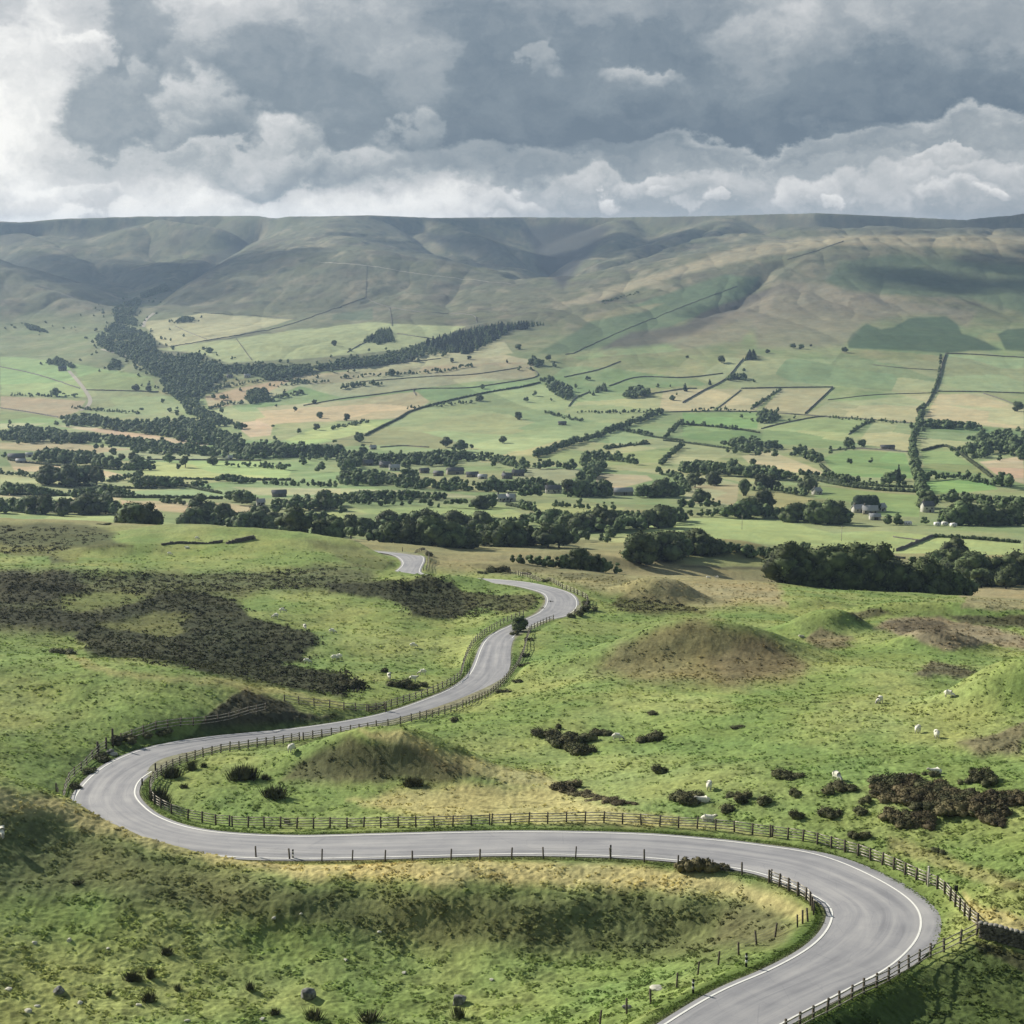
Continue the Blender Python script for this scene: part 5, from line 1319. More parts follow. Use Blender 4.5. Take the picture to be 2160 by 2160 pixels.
SINGLES = [  # (u, v of the foot, height, ymin, kind, label)
    (1093, 737, 10, 2300, 'b', "lone tree on the shoulder below the conifer plantation"), (953, 764, 7, 2300, 'b', "small round tree left of the lone shoulder tree on the pale slope"), (990, 758, 7, 2300, 'b', "small round tree between two walls on the upper pale slope"),
    (1070, 766, 7, 2300, 'b', "narrow tree on the pale slope left of the small dark clump"), (826, 792, 11, 2300, 'b', "dark rounded tree at the left end of the pale slope"), (871, 762, 9, 2300, 'b', "broad tree below the tree belt of the rounded hill"),
    (1018, 820, 8, 1900, 'b', "flat-topped tree on the field wall above the big pale pasture"), (1011, 846, 10, 1900, 'b', "spreading tree standing in the big pale pasture below the wall"), (1093, 885, 10, 1700, 'b', "lone leaning tree with a long shadow in the big pale pasture"),
    (731, 887, 9, 1900, 'b', "single dark tree on the tan hay field"), (940, 943, 11, 1500, 'b', "first tall tree at the lower edge of the big pale pasture"), (970, 952, 12, 1500, 'b', "big dark round tree above the village"), (757, 932, 12, 1500, 'b', "broad open tree at the bottom of the wall above the village"),
    (471, 844, 9, 2000, 'b', "small round tree on the tan field left of the round copse"), (391, 986, 11, 1200, 'b', "tall round tree alone in the bright green field at left"), (358, 976, 9, 1200, 'b', "small round tree left of the tall one in the bright green field"), (449, 981, 9, 1200, 'b', "round tree right of the tall one in the bright green field"),
    (255, 972, 8, 1200, 'b', "left one of two round trees behind the farm shelter wood"), (280, 970, 8, 1200, 'b', "right one of two round trees behind the farm shelter wood"), (239, 959, 7, 1200, 'b', "small tree above the farm shelter wood"),
    (622, 869, 8, 1900, 'b', "small round tree near the bottom of the tan hay field"), (676, 882, 10, 1900, 'b', "large spreading tree at the bottom of the tan hay field"), (663, 852, 7, 1900, 'b', "small tree at the top of the tan hay field"), (315, 826, 11, 2200, 'b', "dark round tree at the end of the wall by the river wood"), (287, 824, 11, 2200, 'b', "pointed tree left of the dark round one by the river wood"),
    (706, 729, 11, 2500, 'b', "lone round tree on the lower slope of the rounded hill"), (442, 744, 10, 2500, 'b', "tree in the fold right of the river wood"), (119, 836, 13, 2200, 'b', "wide dark tree beside the left lane bend"), (667, 907, 9, 1700, 'b', "pale leaning tree at the top of the bright green strip"),
    (1700, 873, 3, 1900, 'b', "small thorn at the corner of the cream fields"), (1790, 944, 12, 1400, 'b', "tall dark round tree between the two right-hand spinneys"), (1817, 942, 9, 1400, 'b', "small round tree right of the tall dark one"), (1942, 875, 13, 1500, 'b', "tall feathery tree at the head of the tree-lined boundary"),
    (1588, 980, 6, 1300, 'b', "small tree alone in the cream field by the spinney"), (1506, 1024, 12, 1200, 'b', "broad dark tree in the field right of the village"), (1466, 1028, 12, 1200, 'b', "open tree left of the broad dark one, right of the village"), (1478, 1062, 11, 1050, 'b', "tall ragged tree at the hedge right of the village"),
    (1568, 1046, 14, 1050, 'b', "tallest poplar-like tree in the field right of the village"), (1604, 1032, 11, 1100, 'b', "left one of the pair of open trees in the right field"), (1626, 1032, 11, 1100, 'b', "right one of the pair of open trees in the right field"), (1614, 1078, 13, 1000, 'b', "tall pale-topped tree at the left of the dark farm wood"),
    (1706, 1040, 13, 1100, 'b', "large feathery tree beside the white cottage roof"), (1780, 1020, 6, 1200, 'b', "small thorn above the long hedge on the right"), (1955, 1072, 12, 1000, 'b', "dark oval tree beside the white farmhouse on the right"), (1895, 1018, 16, 1250, 'p', "slim pointed tree in the short tree row on the right"),
    (1445, 825, 13, 1900, 'p', "single fir at the left of the wall under the right-hand hill"), (1497, 812, 10, 1900, 'p', "single fir on the wall right of the first one"), (1522, 765, 11, 1900, 'b', "round tree left of the hillside firs"), (1619, 745, 7, 1900, 'b', "small tree right of the hillside firs"), (1673, 735, 9, 2000, 'b', "left one of the pair of thorns under the right-hand hill"),
    (1690, 736, 9, 2000, 'b', "right one of the pair of thorns under the right-hand hill"), (1782, 744, 10, 2000, 'b', "dark flat thorn below the dark bracken patch"), (1711, 732, 5, 2000, 'b', "tiniest thorn right of the pair under the right-hand hill"), (2145, 868, 15, 1500, 'b', "dark tree cut by the right edge above the big wood"),
    (1450, 757, 6, 2300, 'b', "small tree in the rough ground under the right-hand hill"), (1158, 762, 11, 1900, 'b', "round tree right of the small dark clump"), (430, 1088, 15.5, 850, 'b', "tallest dark dome-shaped tree behind the left green hill"), (548, 1116, 14, 720, 'b', "tall open tree with visible limbs behind the left green hill"),
    (616, 1134, 12, 700, 'b', "big round tree at the crest of the left green hill"), (690, 1134, 10.5, 700, 'b', "dark pointed tree right of the big round one behind the left hill"), (1012, 1126, 12, 800, 'b', "tallest tree in the rounded wood behind the distant road"), (470, 1100, 10.5, 720, 'b', "pale bushy tree behind the left green hill"),
    (1015, 1074, 9, 1000, 'b', "left one of the two trees in the bright strip before the village"), (1003, 1072, 7, 1000, 'b', "tiny tree in the bright strip before the village"), (2014, 1182, 11.5, 780, 'b', "large rounded tree below the bright field at right"), (2070, 1240, 9, 560, 'b', "low dark bush-like tree right of the plantation"), (2122, 1242, 9, 560, 'b', "low wide tree right of the plantation near the edge"),
    (1290, 1133, 6, 650, 'b', "lone dark thorn in the yellow field above the small hill"), (1096, 1331, 3.4, 300, 'b', "small dark tree on the verge of the road above the lay-by"), (1060, 935, 8, 1500, 'b', "small tree below the pale pasture right of the big round tree"), (994, 948, 6, 1500, 'b', "small tree right of the big dark round one above the village"),
]
HOUSES = [  # (u, v of the foot, width, depth, eaves height, turn, roof colour, wall colour, label)
    (960, 1000, 20, 9, 4.5, .3, 'g', 'p', "long pale barn in the middle of the village"), (996, 1006, 14, 7, 3.5, .1, 'g', 'p', "grey roofed house right of the long pale barn in the village"), (1018, 1010, 10, 6, 3, -.2, 'w', 'w', "small white-roofed building at the right of the village barn"),
    (832, 992, 13, 7, 4, .2, 'w', 'w', "white-roofed house at the left of the village"), (813, 986, 14, 7, 4, -.2, 'g', 's', "stone house behind the white-roofed one at the left of the village"), (787, 948, 9, 6, 3.5, .4, 'w', 'p', "pale cottage at the foot of the wall above the village"), (776, 982, 12, 7, 4, .5, 'g', 's', "leftmost stone house of the village, below the cottage"),
    (1093, 1004, 14, 7, 4, .1, 'g', 's', "long stone house at the right of the village"), (1070, 1010, 11, 6, 4, -.3, 'g', 's', "stone house left of the long one at the right of the village"), (925, 1004, 11, 6, 4, -.3, 'g', 's', "slate-roofed house left of the long pale barn in the village"), (895, 998, 11, 6, 4, .4, 'g', 's', "slate-roofed house between the barn and the white-roofed house"),
    (1167, 1040, 16, 7, 4.5, .1, 'g', 'w', "white house with a row of windows under the village wood"), (1313, 1044, 20, 9, 4, .2, 'w', 'p', "pale farm shed below the pink field"), (1057, 1058, 8, 6, 4, .4, 'w', 'w', "left white gable in front of the village wood"), (1078, 1057, 8, 6, 4, -.3, 'w', 'w', "right white gable in front of the village wood"),
    (1186, 896, 14, 6, 4, .1, 'g', 's', "lone stone field barn on the big pale pasture"), (1872, 948, 20, 7, 4, 0, 'g', 's', "long stone barn on the field wall at right"), (1723, 1043, 8, 6, 4, .6, 'w', 'w', "white cottage roof beside the large feathery tree"),
    (1811, 1081, 11, 6, 4, .3, 'w', 'w', "leftmost white farm building under the dark clipped tree"), (1835, 1084, 13, 7, 4, -.1, 'w', 'p', "pale farm building in the middle under the dark clipped tree"), (1856, 1078, 9, 6, 4, .4, 'w', 'w', "right white farm building by the dark clipped tree"), (1845, 1096, 9, 6, 3, 0, 'w', 'w', "small white shed below the farm buildings"),
    (1956, 1080, 10, 7, 6, .2, 'g', 'w', "tall white farmhouse beside the dark oval tree"), (35, 970, 22, 10, 5, .1, 'g', 's', "grey barn at the left edge by the shelter wood"), (62, 964, 9, 6, 4, .2, 'w', 'w', "small white building right of the grey barn at the left edge"), (44, 976, 12, 6, 3, .1, 'w', 'p', "low pale shed in front of the grey barn at the left edge"),
    (132, 782, 20, 9, 6, .3, 'g', 'p', "farmhouse at the top of the left lane"), (522, 796, 14, 7, 4, .1, 'w', 'w', "white house in the tree belt by the river wood"), (485, 797, 13, 7, 4, -.1, 'g', 'p', "grey roofed house left of the white one by the river wood"), (486, 969, 6, 5, 3, .1, 'w', 'w', "tiny white hut at the end of the bright green field"),
    (550, 1066, 7, 5, 3.5, .3, 'w', 'w', "white cottage on the tan strip before the valley woods"), (589, 1048, 14, 8, 4, .2, 'g', 's', "grey barn among the trees above the white cottage"), (1693, 1284, 9, 5, 2.2, .1, 'g', 'p', "low grey shed roof at the foot of the right plantation"),
    (1977, 1110, 5, 3, 2.4, .2, 'w', 'w', "leftmost white caravan of the three in the right wood"), (1993, 1109, 5, 3, 2.4, 0, 'w', 'w', "middle white caravan of the three in the right wood"), (2011, 1112, 5, 3, 2.4, .5, 'w', 'w', "rightmost white caravan of the three in the right wood"), (1915, 1108, 6, 3, 2.4, .1, 'w', 'w', "white shed at the wood edge left of the caravans"),
]
# stone walls and hedge lines: (label, 'w'/'h', height, ymin, points)
LINES = [
    ("dark field wall sweeping up between the tan field and the big pale pasture", 'h', 2.6, 1500, [(770, 920), (800, 904), (843, 883), (869, 868), (944, 847), (1037, 827), (1100, 817), (1138, 808)]),
    ("wall above the green strip on the pale slope", 'w', 1.8, 1800, [(877, 834), (880, 821), (981, 819), (1037, 812), (1126, 797), (1130, 784), (1110, 776)]), ("wall along the top edge of the tan hay field", 'w', 1.8, 1800, [(640, 856), (720, 842), (800, 832), (878, 821)]),
    ("wall climbing right from the halfway copse", 'w', 1.9, 1800, [(1190, 796), (1260, 781), (1309, 763)]), ("wall below the halfway copse", 'w', 2.0, 1800, [(1199, 858), (1215, 840), (1242, 828)]), ("wall crossing under the right-hand hill from the fir clump", 'w', 1.9, 1800, [(1284, 815), (1346, 796), (1440, 797), (1525, 788)]),
    ("dark wall climbing steeply to the hillside firs", 'w', 2.4, 1800, [(1440, 850), (1481, 826), (1530, 800), (1568, 757)]), ("wall from the horseshoe copse to the single fir", 'w', 2.0, 1800, [(1368, 832), (1440, 821), (1470, 820)]), ("long wall along the bottom of the cream fields", 'w', 1.7, 1700, [(1400, 870), (1500, 868), (1598, 869)]),
    ("wall framing the top of the third cream field", 'w', 2.0, 1700, [(1563, 820), (1660, 818), (1757, 817)]), ("slanting wall at the right of the third cream field", 'w', 2.2, 1700, [(1757, 817), (1728, 845), (1698, 873)]), ("slanting wall between the second and third cream fields", 'w', 1.6, 1700, [(1647, 820), (1619, 839), (1587, 862)]),
    ("slanting wall between the first and second cream fields", 'w', 1.5, 1700, [(1563, 823), (1530, 849), (1507, 866)]), ("long field wall from the spinney to the tree-lined boundary", 'w', 1.7, 1600, [(1641, 872), (1697, 876), (1749, 880), (1828, 885), (1921, 893)]), ("curving wall left of the middle green field", 'w', 1.8, 1600, [(1606, 905), (1649, 894), (1716, 881), (1745, 879)]),
    ("short wall up to the thorn in the right fields", 'w', 1.6, 1500, [(1790, 917), (1815, 900), (1843, 887)]), ("faint wall across the upper green slope", 'w', 1.2, 1800, [(1746, 844), (1850, 833), (1977, 829)]), ("wall at the foot of the upper right pasture", 'w', 1.8, 1700, [(1977, 826), (2070, 827), (2165, 830)]),
    ("bold dark wall running straight up to the bracken patch", 'w', 2.8, 1600, [(1995, 747), (1988, 767), (1977, 812), (1952, 857)]), ("wall under the dark bracken patches at right", 'w', 2.0, 2000, [(1995, 746), (2051, 748), (2165, 755)]), ("faint wall with thorns on the upper green slope", 'w', 1.1, 1900, [(1842, 770), (1910, 777), (1980, 781)]),
    ("hedge below the cream fields near the middle", 'h', 2.4, 1500, [(1440, 896), (1485, 899), (1560, 907), (1602, 914)]), ("hedge above the village wood on the right", 'h', 2.2, 1400, [(1400, 930), (1440, 934), (1500, 942), (1556, 950)]), ("wall beside the long stone barn", 'w', 1.7, 1400, [(1753, 951), (1813, 947), (1917, 954)]),
    ("upper one of the two long dark hedges crossing the right valley floor", 'h', 2.6, 1100, [(1690, 1001), (1760, 1016), (1850, 1026), (1940, 1030)]), ("lower one of the two long dark hedges crossing the right valley floor", 'h', 3.0, 1100, [(1700, 1009), (1780, 1026), (1860, 1035), (1945, 1040)]), ("slanting hedge at the left of the saturated green field", 'h', 2.4, 1300, [(1731, 982), (1745, 995), (1762, 1007)]),
    ("hedge curving down from the tree-lined boundary to the big right wood", 'h', 2.6, 1300, [(1945, 952), (1999, 943), (2051, 977), (2092, 1008)]), ("wall slanting to the right edge above the big wood", 'w', 1.8, 1500, [(2074, 830), (2126, 848), (2165, 866)]), ("short bold wall dividing the bright right field", 'w', 2.0, 820, [(1891, 1163), (1930, 1148), (1969, 1132)]),
    ("faint broken wall in the bright right field", 'w', .7, 850, [(1884, 1133), (1950, 1141)]), ("hedge along the top of the bright right field", 'h', 2.0, 850, [(1973, 1133), (2060, 1138), (2150, 1146)]), ("wall below the thorn row in the bright right field", 'w', 1.3, 760, [(1638, 1157), (1780, 1168), (1910, 1179)]),
    ("hedge on the right of the lane above the village", 'h', 2.2, 1300, [(1309, 906), (1376, 922), (1440, 930)]), ("short hedge in the pale pasture above the village", 'h', 2.2, 1400, [(1279, 948), (1330, 940), (1369, 937)]), ("wall along the lower edge of the big pale pasture", 'w', 1.4, 1500, [(802, 944), (850, 941), (905, 944)]),
    ("hedge dividing the two bright strips before the village", 'h', 2.2, 1000, [(1068, 1066), (1100, 1072), (1138, 1080)]), ("wall at the top of the bright green field at left", 'w', 1.7, 1300, [(287, 970), (420, 971), (551, 972)]), ("hedge from the scrub to the tan strip", 'h', 2.4, 1000, [(380, 1024), (420, 1033), (466, 1042)]),
    ("hedge above the tan strip", 'h', 2.4, 1000, [(261, 1050), (360, 1051), (466, 1053)]), ("long hedge below the bright green field at left", 'h', 2.2, 1100, [(365, 1011), (490, 1013), (611, 1014)]), ("hedge between the tan strip and the bright strip", 'h', 2.2, 950, [(466, 1086), (550, 1088), (632, 1093)]), ("hedge right of the pale strip leading to the rounded wood", 'h', 2.6, 900, [(630, 1097), (670, 1099), (712, 1104)]),
    ("hedge along the upper edge of the left pale strip", 'h', 2.0, 1100, [(125, 1022), (250, 1030), (330, 1031)]), ("dark hedge in front of the grove of round trees", 'h', 2.2, 1000, [(0, 1044), (120, 1046), (262, 1050)]), ("hedge at the foot of the pinkish field at left", 'h', 2.0, 1200, [(20, 972), (110, 982), (250, 992)]),
    ("wall slanting across the green field under the left lane farm", 'w', 2.0, 2300, [(0, 774), (75, 790), (168, 820)]), ("wall right of the left lane", 'w', 2.0, 2200, [(182, 823), (260, 825), (335, 827)]), ("wall below the tan field at the left edge", 'w', 2.0, 2100, [(0, 861), (60, 870), (123, 881)]),
    ("upright wall on the face of the rounded hill", 'w', 1.9, 3000, [(774, 560), (773, 590), (771, 628)]), ("long wall descending left across the rounded hill", 'w', 2.4, 2800, [(771, 628), (693, 656), (592, 690), (475, 712), (358, 732)]), ("wall descending right across the rounded hill", 'w', 2.4, 2800, [(771, 628), (810, 645), (894, 659), (992, 664), (1006, 681)]),
    ("wall along the lower left face of the rounded hill", 'w', 1.8, 2800, [(408, 660), (520, 665), (626, 673)]), ("short upright wall above the fir copse", 'w', 2.4, 2800, [(822, 648), (825, 668), (827, 688)]), ("wall right of the fir copse", 'w', 2.4, 2800, [(838, 704), (890, 712), (939, 719)]), ("wall below the fir copse", 'w', 2.2, 2600, [(732, 744), (755, 730), (772, 722)]),
    ("wall dropping to the tree belt on the rounded hill", 'w', 2.0, 2600, [(497, 713), (515, 738), (531, 760)]), ("wall by the small copse of the left hillside", 'w', 1.8, 2800, [(369, 688), (400, 702), (436, 716)]), ("wall zigzagging over the lit ridge of the right-hand hill", 'w', 2.2, 3000, [(1661, 548), (1720, 530), (1779, 509)]),
    ("long wall slanting down the green bracken slope", 'w', 1.8, 2800, [(1192, 754), (1290, 708), (1393, 666), (1480, 632), (1555, 604)]), ("wall under the lit shoulder left of the plantation", 'w', 1.8, 2300, [(600, 790), (740, 778), (850, 765), (930, 757)]), ("wall crossing the tan slope", 'w', 1.6, 2000, [(760, 806), (900, 795), (1000, 790), (1100, 775)]),
]

# ------------------------------------------------------------------ put trees, houses, walls on the ground
# unseen clouds added out of view to throw shade on the far hills
M_shade_cloud = bpy.data.materials.new('cloud'); M_shade_cloud.use_nodes = True
_t = M_shade_cloud.node_tree; _t.nodes.clear(); _q = NB(_t)
_tr = _q.n('ShaderNodeBsdfTransparent'); _df = _q.n('ShaderNodeBsdfDiffuse'); _df.inputs[0].default_value = (.85, .85, .86, 1)
_mx = _q.n('ShaderNodeMixShader'); _mx.inputs[0].default_value = .32
_t.links.new(_tr.outputs[0], _mx.inputs[1]); _t.links.new(_df.outputs[0], _mx.inputs[2]); _o = _q.n('ShaderNodeOutputMaterial'); _t.links.new(_mx.outputs[0], _o.inputs[0])


def cloud(target, rx, ry, h, seed, label):
    rg = np.random.default_rng(seed)
    c0 = np.array(target, float) + np.array(sun_dir) * (h / sun_dir[2])
    V = []; F = []; n = 0
    for i in range(26):
        t = rg.uniform(0, 6.28); r = math.sqrt(rg.uniform(0, 1)) * .85
        s = rg.uniform(.22, .42) * min(rx, ry)
        v = ICO_V * (1 + .12 * rg.normal(0, 1, (42, 1))) * np.array([s, s, s * .45]) + [rx * r * math.cos(t), ry * r * math.sin(t), rg.uniform(0, .12) * s]
        V.append(v); F.append(ICO_F + n); n += 42
    o = link('cloud', newmesh('cloud', np.vstack(V), np.vstack(F), M_shade_cloud, True), None, tuple(c0))
    tag(o, label, None, None, 'structure')


for tg, rx, ry, h, sd_, lb in (((-1450, 4900, -80), 900, 650, 1500, 1, "unseen cloud added to shade the left hills"), ((250, 5650, -20), 800, 500, 1600, 2, "unseen cloud added to shade the moor edge"), ((1250, 3750, -60), 560, 260, 1500, 4, "unseen cloud added to shade the right hill face"), ((1700, 5600, 40), 700, 400, 1600, 5, "unseen cloud added to shade the right moor")):
    cloud(tg, rx, ry, h, sd_, lb)


def name_words(label, n=16):
    return ' '.join(label.split()[:n])


HP = hit([h[0] for h in HOUSES], [h[1] for h in HOUSES], [560 if h[1] > 1150 else 850 for h in HOUSES])
TREES = []    # (x, y, z, h, kind, where, group)
for where, kind, hgt, ymin, P in WOODS:
    P = np.array(P, float)
    x0, y0 = P.min(0); x1, y1 = P.max(0)
    cu, cv = P.mean(0)
    q0 = hit([cu], [cv + 6], ymin)[0]
    k = FPX / max(q0[1], ymin)
    wpx_, hpx = 8.0 * k * hgt / 10, hgt * k
    n = int(max(3, poly_area(P) / (wpx_ * hpx * (.13 if kind == 'b' else .11)) + 1.0))
    U, V = [], []
    for _ in range(60):
        a = R_.uniform(x0, x1, 400); c = R_.uniform(y0, y1, 400)
        m = in_poly(P, a, c)
        U += list(a[m]); V += list(c[m])
        if len(U) > 5 * n: break
    U, V = np.array(U[:6 * n]), np.array(V[:6 * n])
    # keep points apart
    keep = []
    for i in range(len(U)):
        if all((U[i] - U[j]) ** 2 / (wpx_ * .36) ** 2 + (V[i] - V[j]) ** 2 / (hpx * .17) ** 2 > 1 for j in keep):
            keep.append(i)
        if len(keep) >= n: break
    U, V = U[keep], V[keep]
    hs = hgt * R_.uniform(.62, 1.12, len(U))
    # keep each canopy inside the outline of its wood
    Pd = np.vstack([P, P[:1]])
    vt = np.full(len(U), 1e9); vb = np.full(len(U), -1e9)
    for i in range(len(P)):
        ax, ay = Pd[i]; bx, by = Pd[i + 1]
        if ax == bx: continue
        m = (U >= min(ax, bx)) & (U <= max(ax, bx)); vv_ = ay + (by - ay) * (U - ax) / (bx - ax)
        vt = np.where(m, np.minimum(vt, vv_), vt); vb = np.where(m, np.maximum(vb, vv_), vb)
    ext = np.maximum(vb - vt, 1.0)
    hs = np.minimum(hs, np.maximum(ext / k * 1.35, hgt * .55))
    hs = hs * R_.uniform(.78, 1.30, len(U))
    hp_ = hs * k
    f_ = (V - vt) / ext
    base = vt + hp_ * .80 + f_ * np.maximum(0, ext - hp_ * .78)
    p = hit(U, base, ymin)
    for i in range(len(U)):
        if p[i, 1] > 1500 and kind == 'b':
            g_ = float(gn(p[i:i + 1, 0] / 55, p[i:i + 1, 1] / 90, 201)[0])
            if g_ < -.27 and R_.uniform() < .85: continue
            if R_.uniform() < .16:
                p[i, :2] += R_.normal(0, 34, 2); p[i, 2] = H(p[i, 0], p[i, 1])[0]; hs[i] *= .8
        if np.isfinite(p[i, 1]) and p[i, 1] < 6500:
            TREES.append((p[i, 0], p[i, 1], p[i, 2], hs[i], kind, where))
for where, kind, hgt, ymin, spf, P in ROWS:
    P = np.array(P, float)
    pts = []
    q0 = hit(P[:, 0], P[:, 1], ymin)
    for i in range(len(P) - 1):
        L = np.linalg.norm(q0[i + 1][:2] - q0[i][:2]); n = max(1, int(L / (5.2 * spf * hgt / 8)))
        n = min(n, int(abs(P[i + 1] - P[i]).sum() / (2.0 * spf)) + 2)
        for t_ in np.linspace(0, 1, n, endpoint=False):
            pts.append(P[i] + (P[i + 1] - P[i]) * t_ + R_.normal(0, .9, 2))
    pts = np.array(pts)
    p = hit(pts[:, 0], pts[:, 1], ymin)
    for q_ in p:
        if np.isfinite(q_[1]):
            TREES.append((q_[0], q_[1], q_[2], hgt * R_.uniform(.6, 1.3), kind, where))
# nothing may stand in front of a house closer than a few metres
ok = []
for tr in TREES:
    u, v = proj(tr[0], tr[1], tr[2]); k = FPX / tr[1]
    bad = False
    for h, hp in zip(HOUSES, HP):
        if tr[1] < hp[1] + 10 and abs(u - h[0]) < (h[2] * .42 + 2.5) * k and v - tr[3] * k < h[1] - 1 and v > h[1] - 14:
            bad = True
    for s_ in ((1826, 1076),):
        if tr[1] < 1400 and abs(u - s_[0]) < 26 and v - tr[3] * k < s_[1] and v > s_[1] - 20:
            bad = True
    if not bad:
        ok.append(tr)
TREES = ok
TREES.sort(key=lambda t_: -t_[3] / t_[1])
SP_ = hit([s[0] for s in SINGLES], [s[1] for s in SINGLES], [s[3] for s in SINGLES])
nb_ = 0
for s, p in zip(SINGLES, SP_):
    tree(s[4], tuple(p), s[2], s[5], None, wide=.62 if 'poplar' in s[5] or 'slim' in s[5] or 'narrow' in s[5] else 1.12)
    nb_ += 1
N_IND = 300 - sum(1 for s in SINGLES if s[4] == 'b')
cnt = {'b': 0, 'p': 0}; rest = []
for tr in TREES:
    lim = N_IND if tr[4] == 'b' else 120
    if cnt[tr[4]] < lim:
        cnt[tr[4]] += 1
        kindw = 'dark green broadleaf tree ' if tr[4] == 'b' else 'very dark conifer '
        lab = kindw + tr[5]
        tree(tr[4], (tr[0], tr[1], tr[2] - .3), tr[3], name_words(lab), 'trees ' + tr[5], wide=float(R_.uniform(.9, 1.2)))
    else:
        rest.append(tr)
VV = []; FQ = []; FT = []; n0 = 0
for tr in rest:
    V, F, V2, F2 = (LOWB if tr[4] == 'b' else LOWP)[int(R_.integers(0, 8 if tr[4] == 'b' else 4))]
    far = tr[1] > 2300
    a = R_.uniform(0, 6.28); k = tr[3] / 10; kw = k * R_.uniform(.85, 1.2)
    rot = np.array([[math.cos(a), -math.sin(a), 0], [math.sin(a), math.cos(a), 0], [0, 0, 1]])
    A = np.vstack([V, V2]) @ rot.T * np.array([kw, kw, k]) + np.array([tr[0], tr[1], tr[2] - .3])
    VV.append(A); FT.append(F + n0); FQ.append(F2 + len(V) + n0); n0 += len(A)
if rest:
    w_ = link('woodland', newmesh('woodland', np.vstack(VV), [np.vstack(FQ), np.vstack(FT)], M_leaf))
    tag(w_, "far woods and hedgerow trees across the valley floor and lower hills", None, None, 'stuff')
print('trees: individual', cnt, 'rest', len(rest))

# the clipped black-green tree by the white farm
rg = np.random.default_rng(55)
cs = np.array([(x, y, 4.5) for x in np.linspace(-6, 6, 5) for y in (-2, 2)] + [(x, y, 7.5) for x in np.linspace(-5, 5, 4) for y in (-1, 1)], float)
rs = np.full(len(cs), 3.4)
V, F = blob_geo(cs, rs * .95, rg, .06, 1.0)
d = rg.normal(0, 1, (900, 3)); d /= np.linalg.norm(d, axis=1)[:, None]; pk = rg.integers(0, len(cs), 900)
V2, F2 = leafquads(cs[pk] + d * 3.4, d, .6, rg)
p = hit([1826], [1079], 1000)[0]
t_ = bpy.data.objects.new('yew_tree', None); COL.objects.link(t_); t_.location = p
tag(t_, "wide clipped black-green tree with a rounded top above the white farm", 'tree')
link('crown', newmesh('crown', np.vstack([V, V2]), [F2 + len(V), F], M_pine), t_)
b_ = MB(); b_.tube([(0, 0, -.5), (0, 0, 2), (0, .1, 4)], [.6, .5, .4], 7); b_.build('trunk', M_bark, t_)

# houses
M_wall = {'w': mat('white_render', (.50, .49, .45), .9, .08, 1.0), 'p': mat('pale_stone', (.27, .255, .22), .9, .15, 1.0), 's': mat('stone_masonry', (.17, .155, .13), .95, .25, 1.2)}
M_roof = {'g': mat('slate', (.11, .115, .125), .7, .2, 1.0), 'w': mat('pale_sheeting', (.36, .37, .38), .6, .1, 1.0)}
M_glass = mat('window_glass', (.03, .035, .04), .2, .1, 1.0, spec=.6)
M_van = mat('caravan_shell', (.72, .72, .70), .5, .05, 1.0)


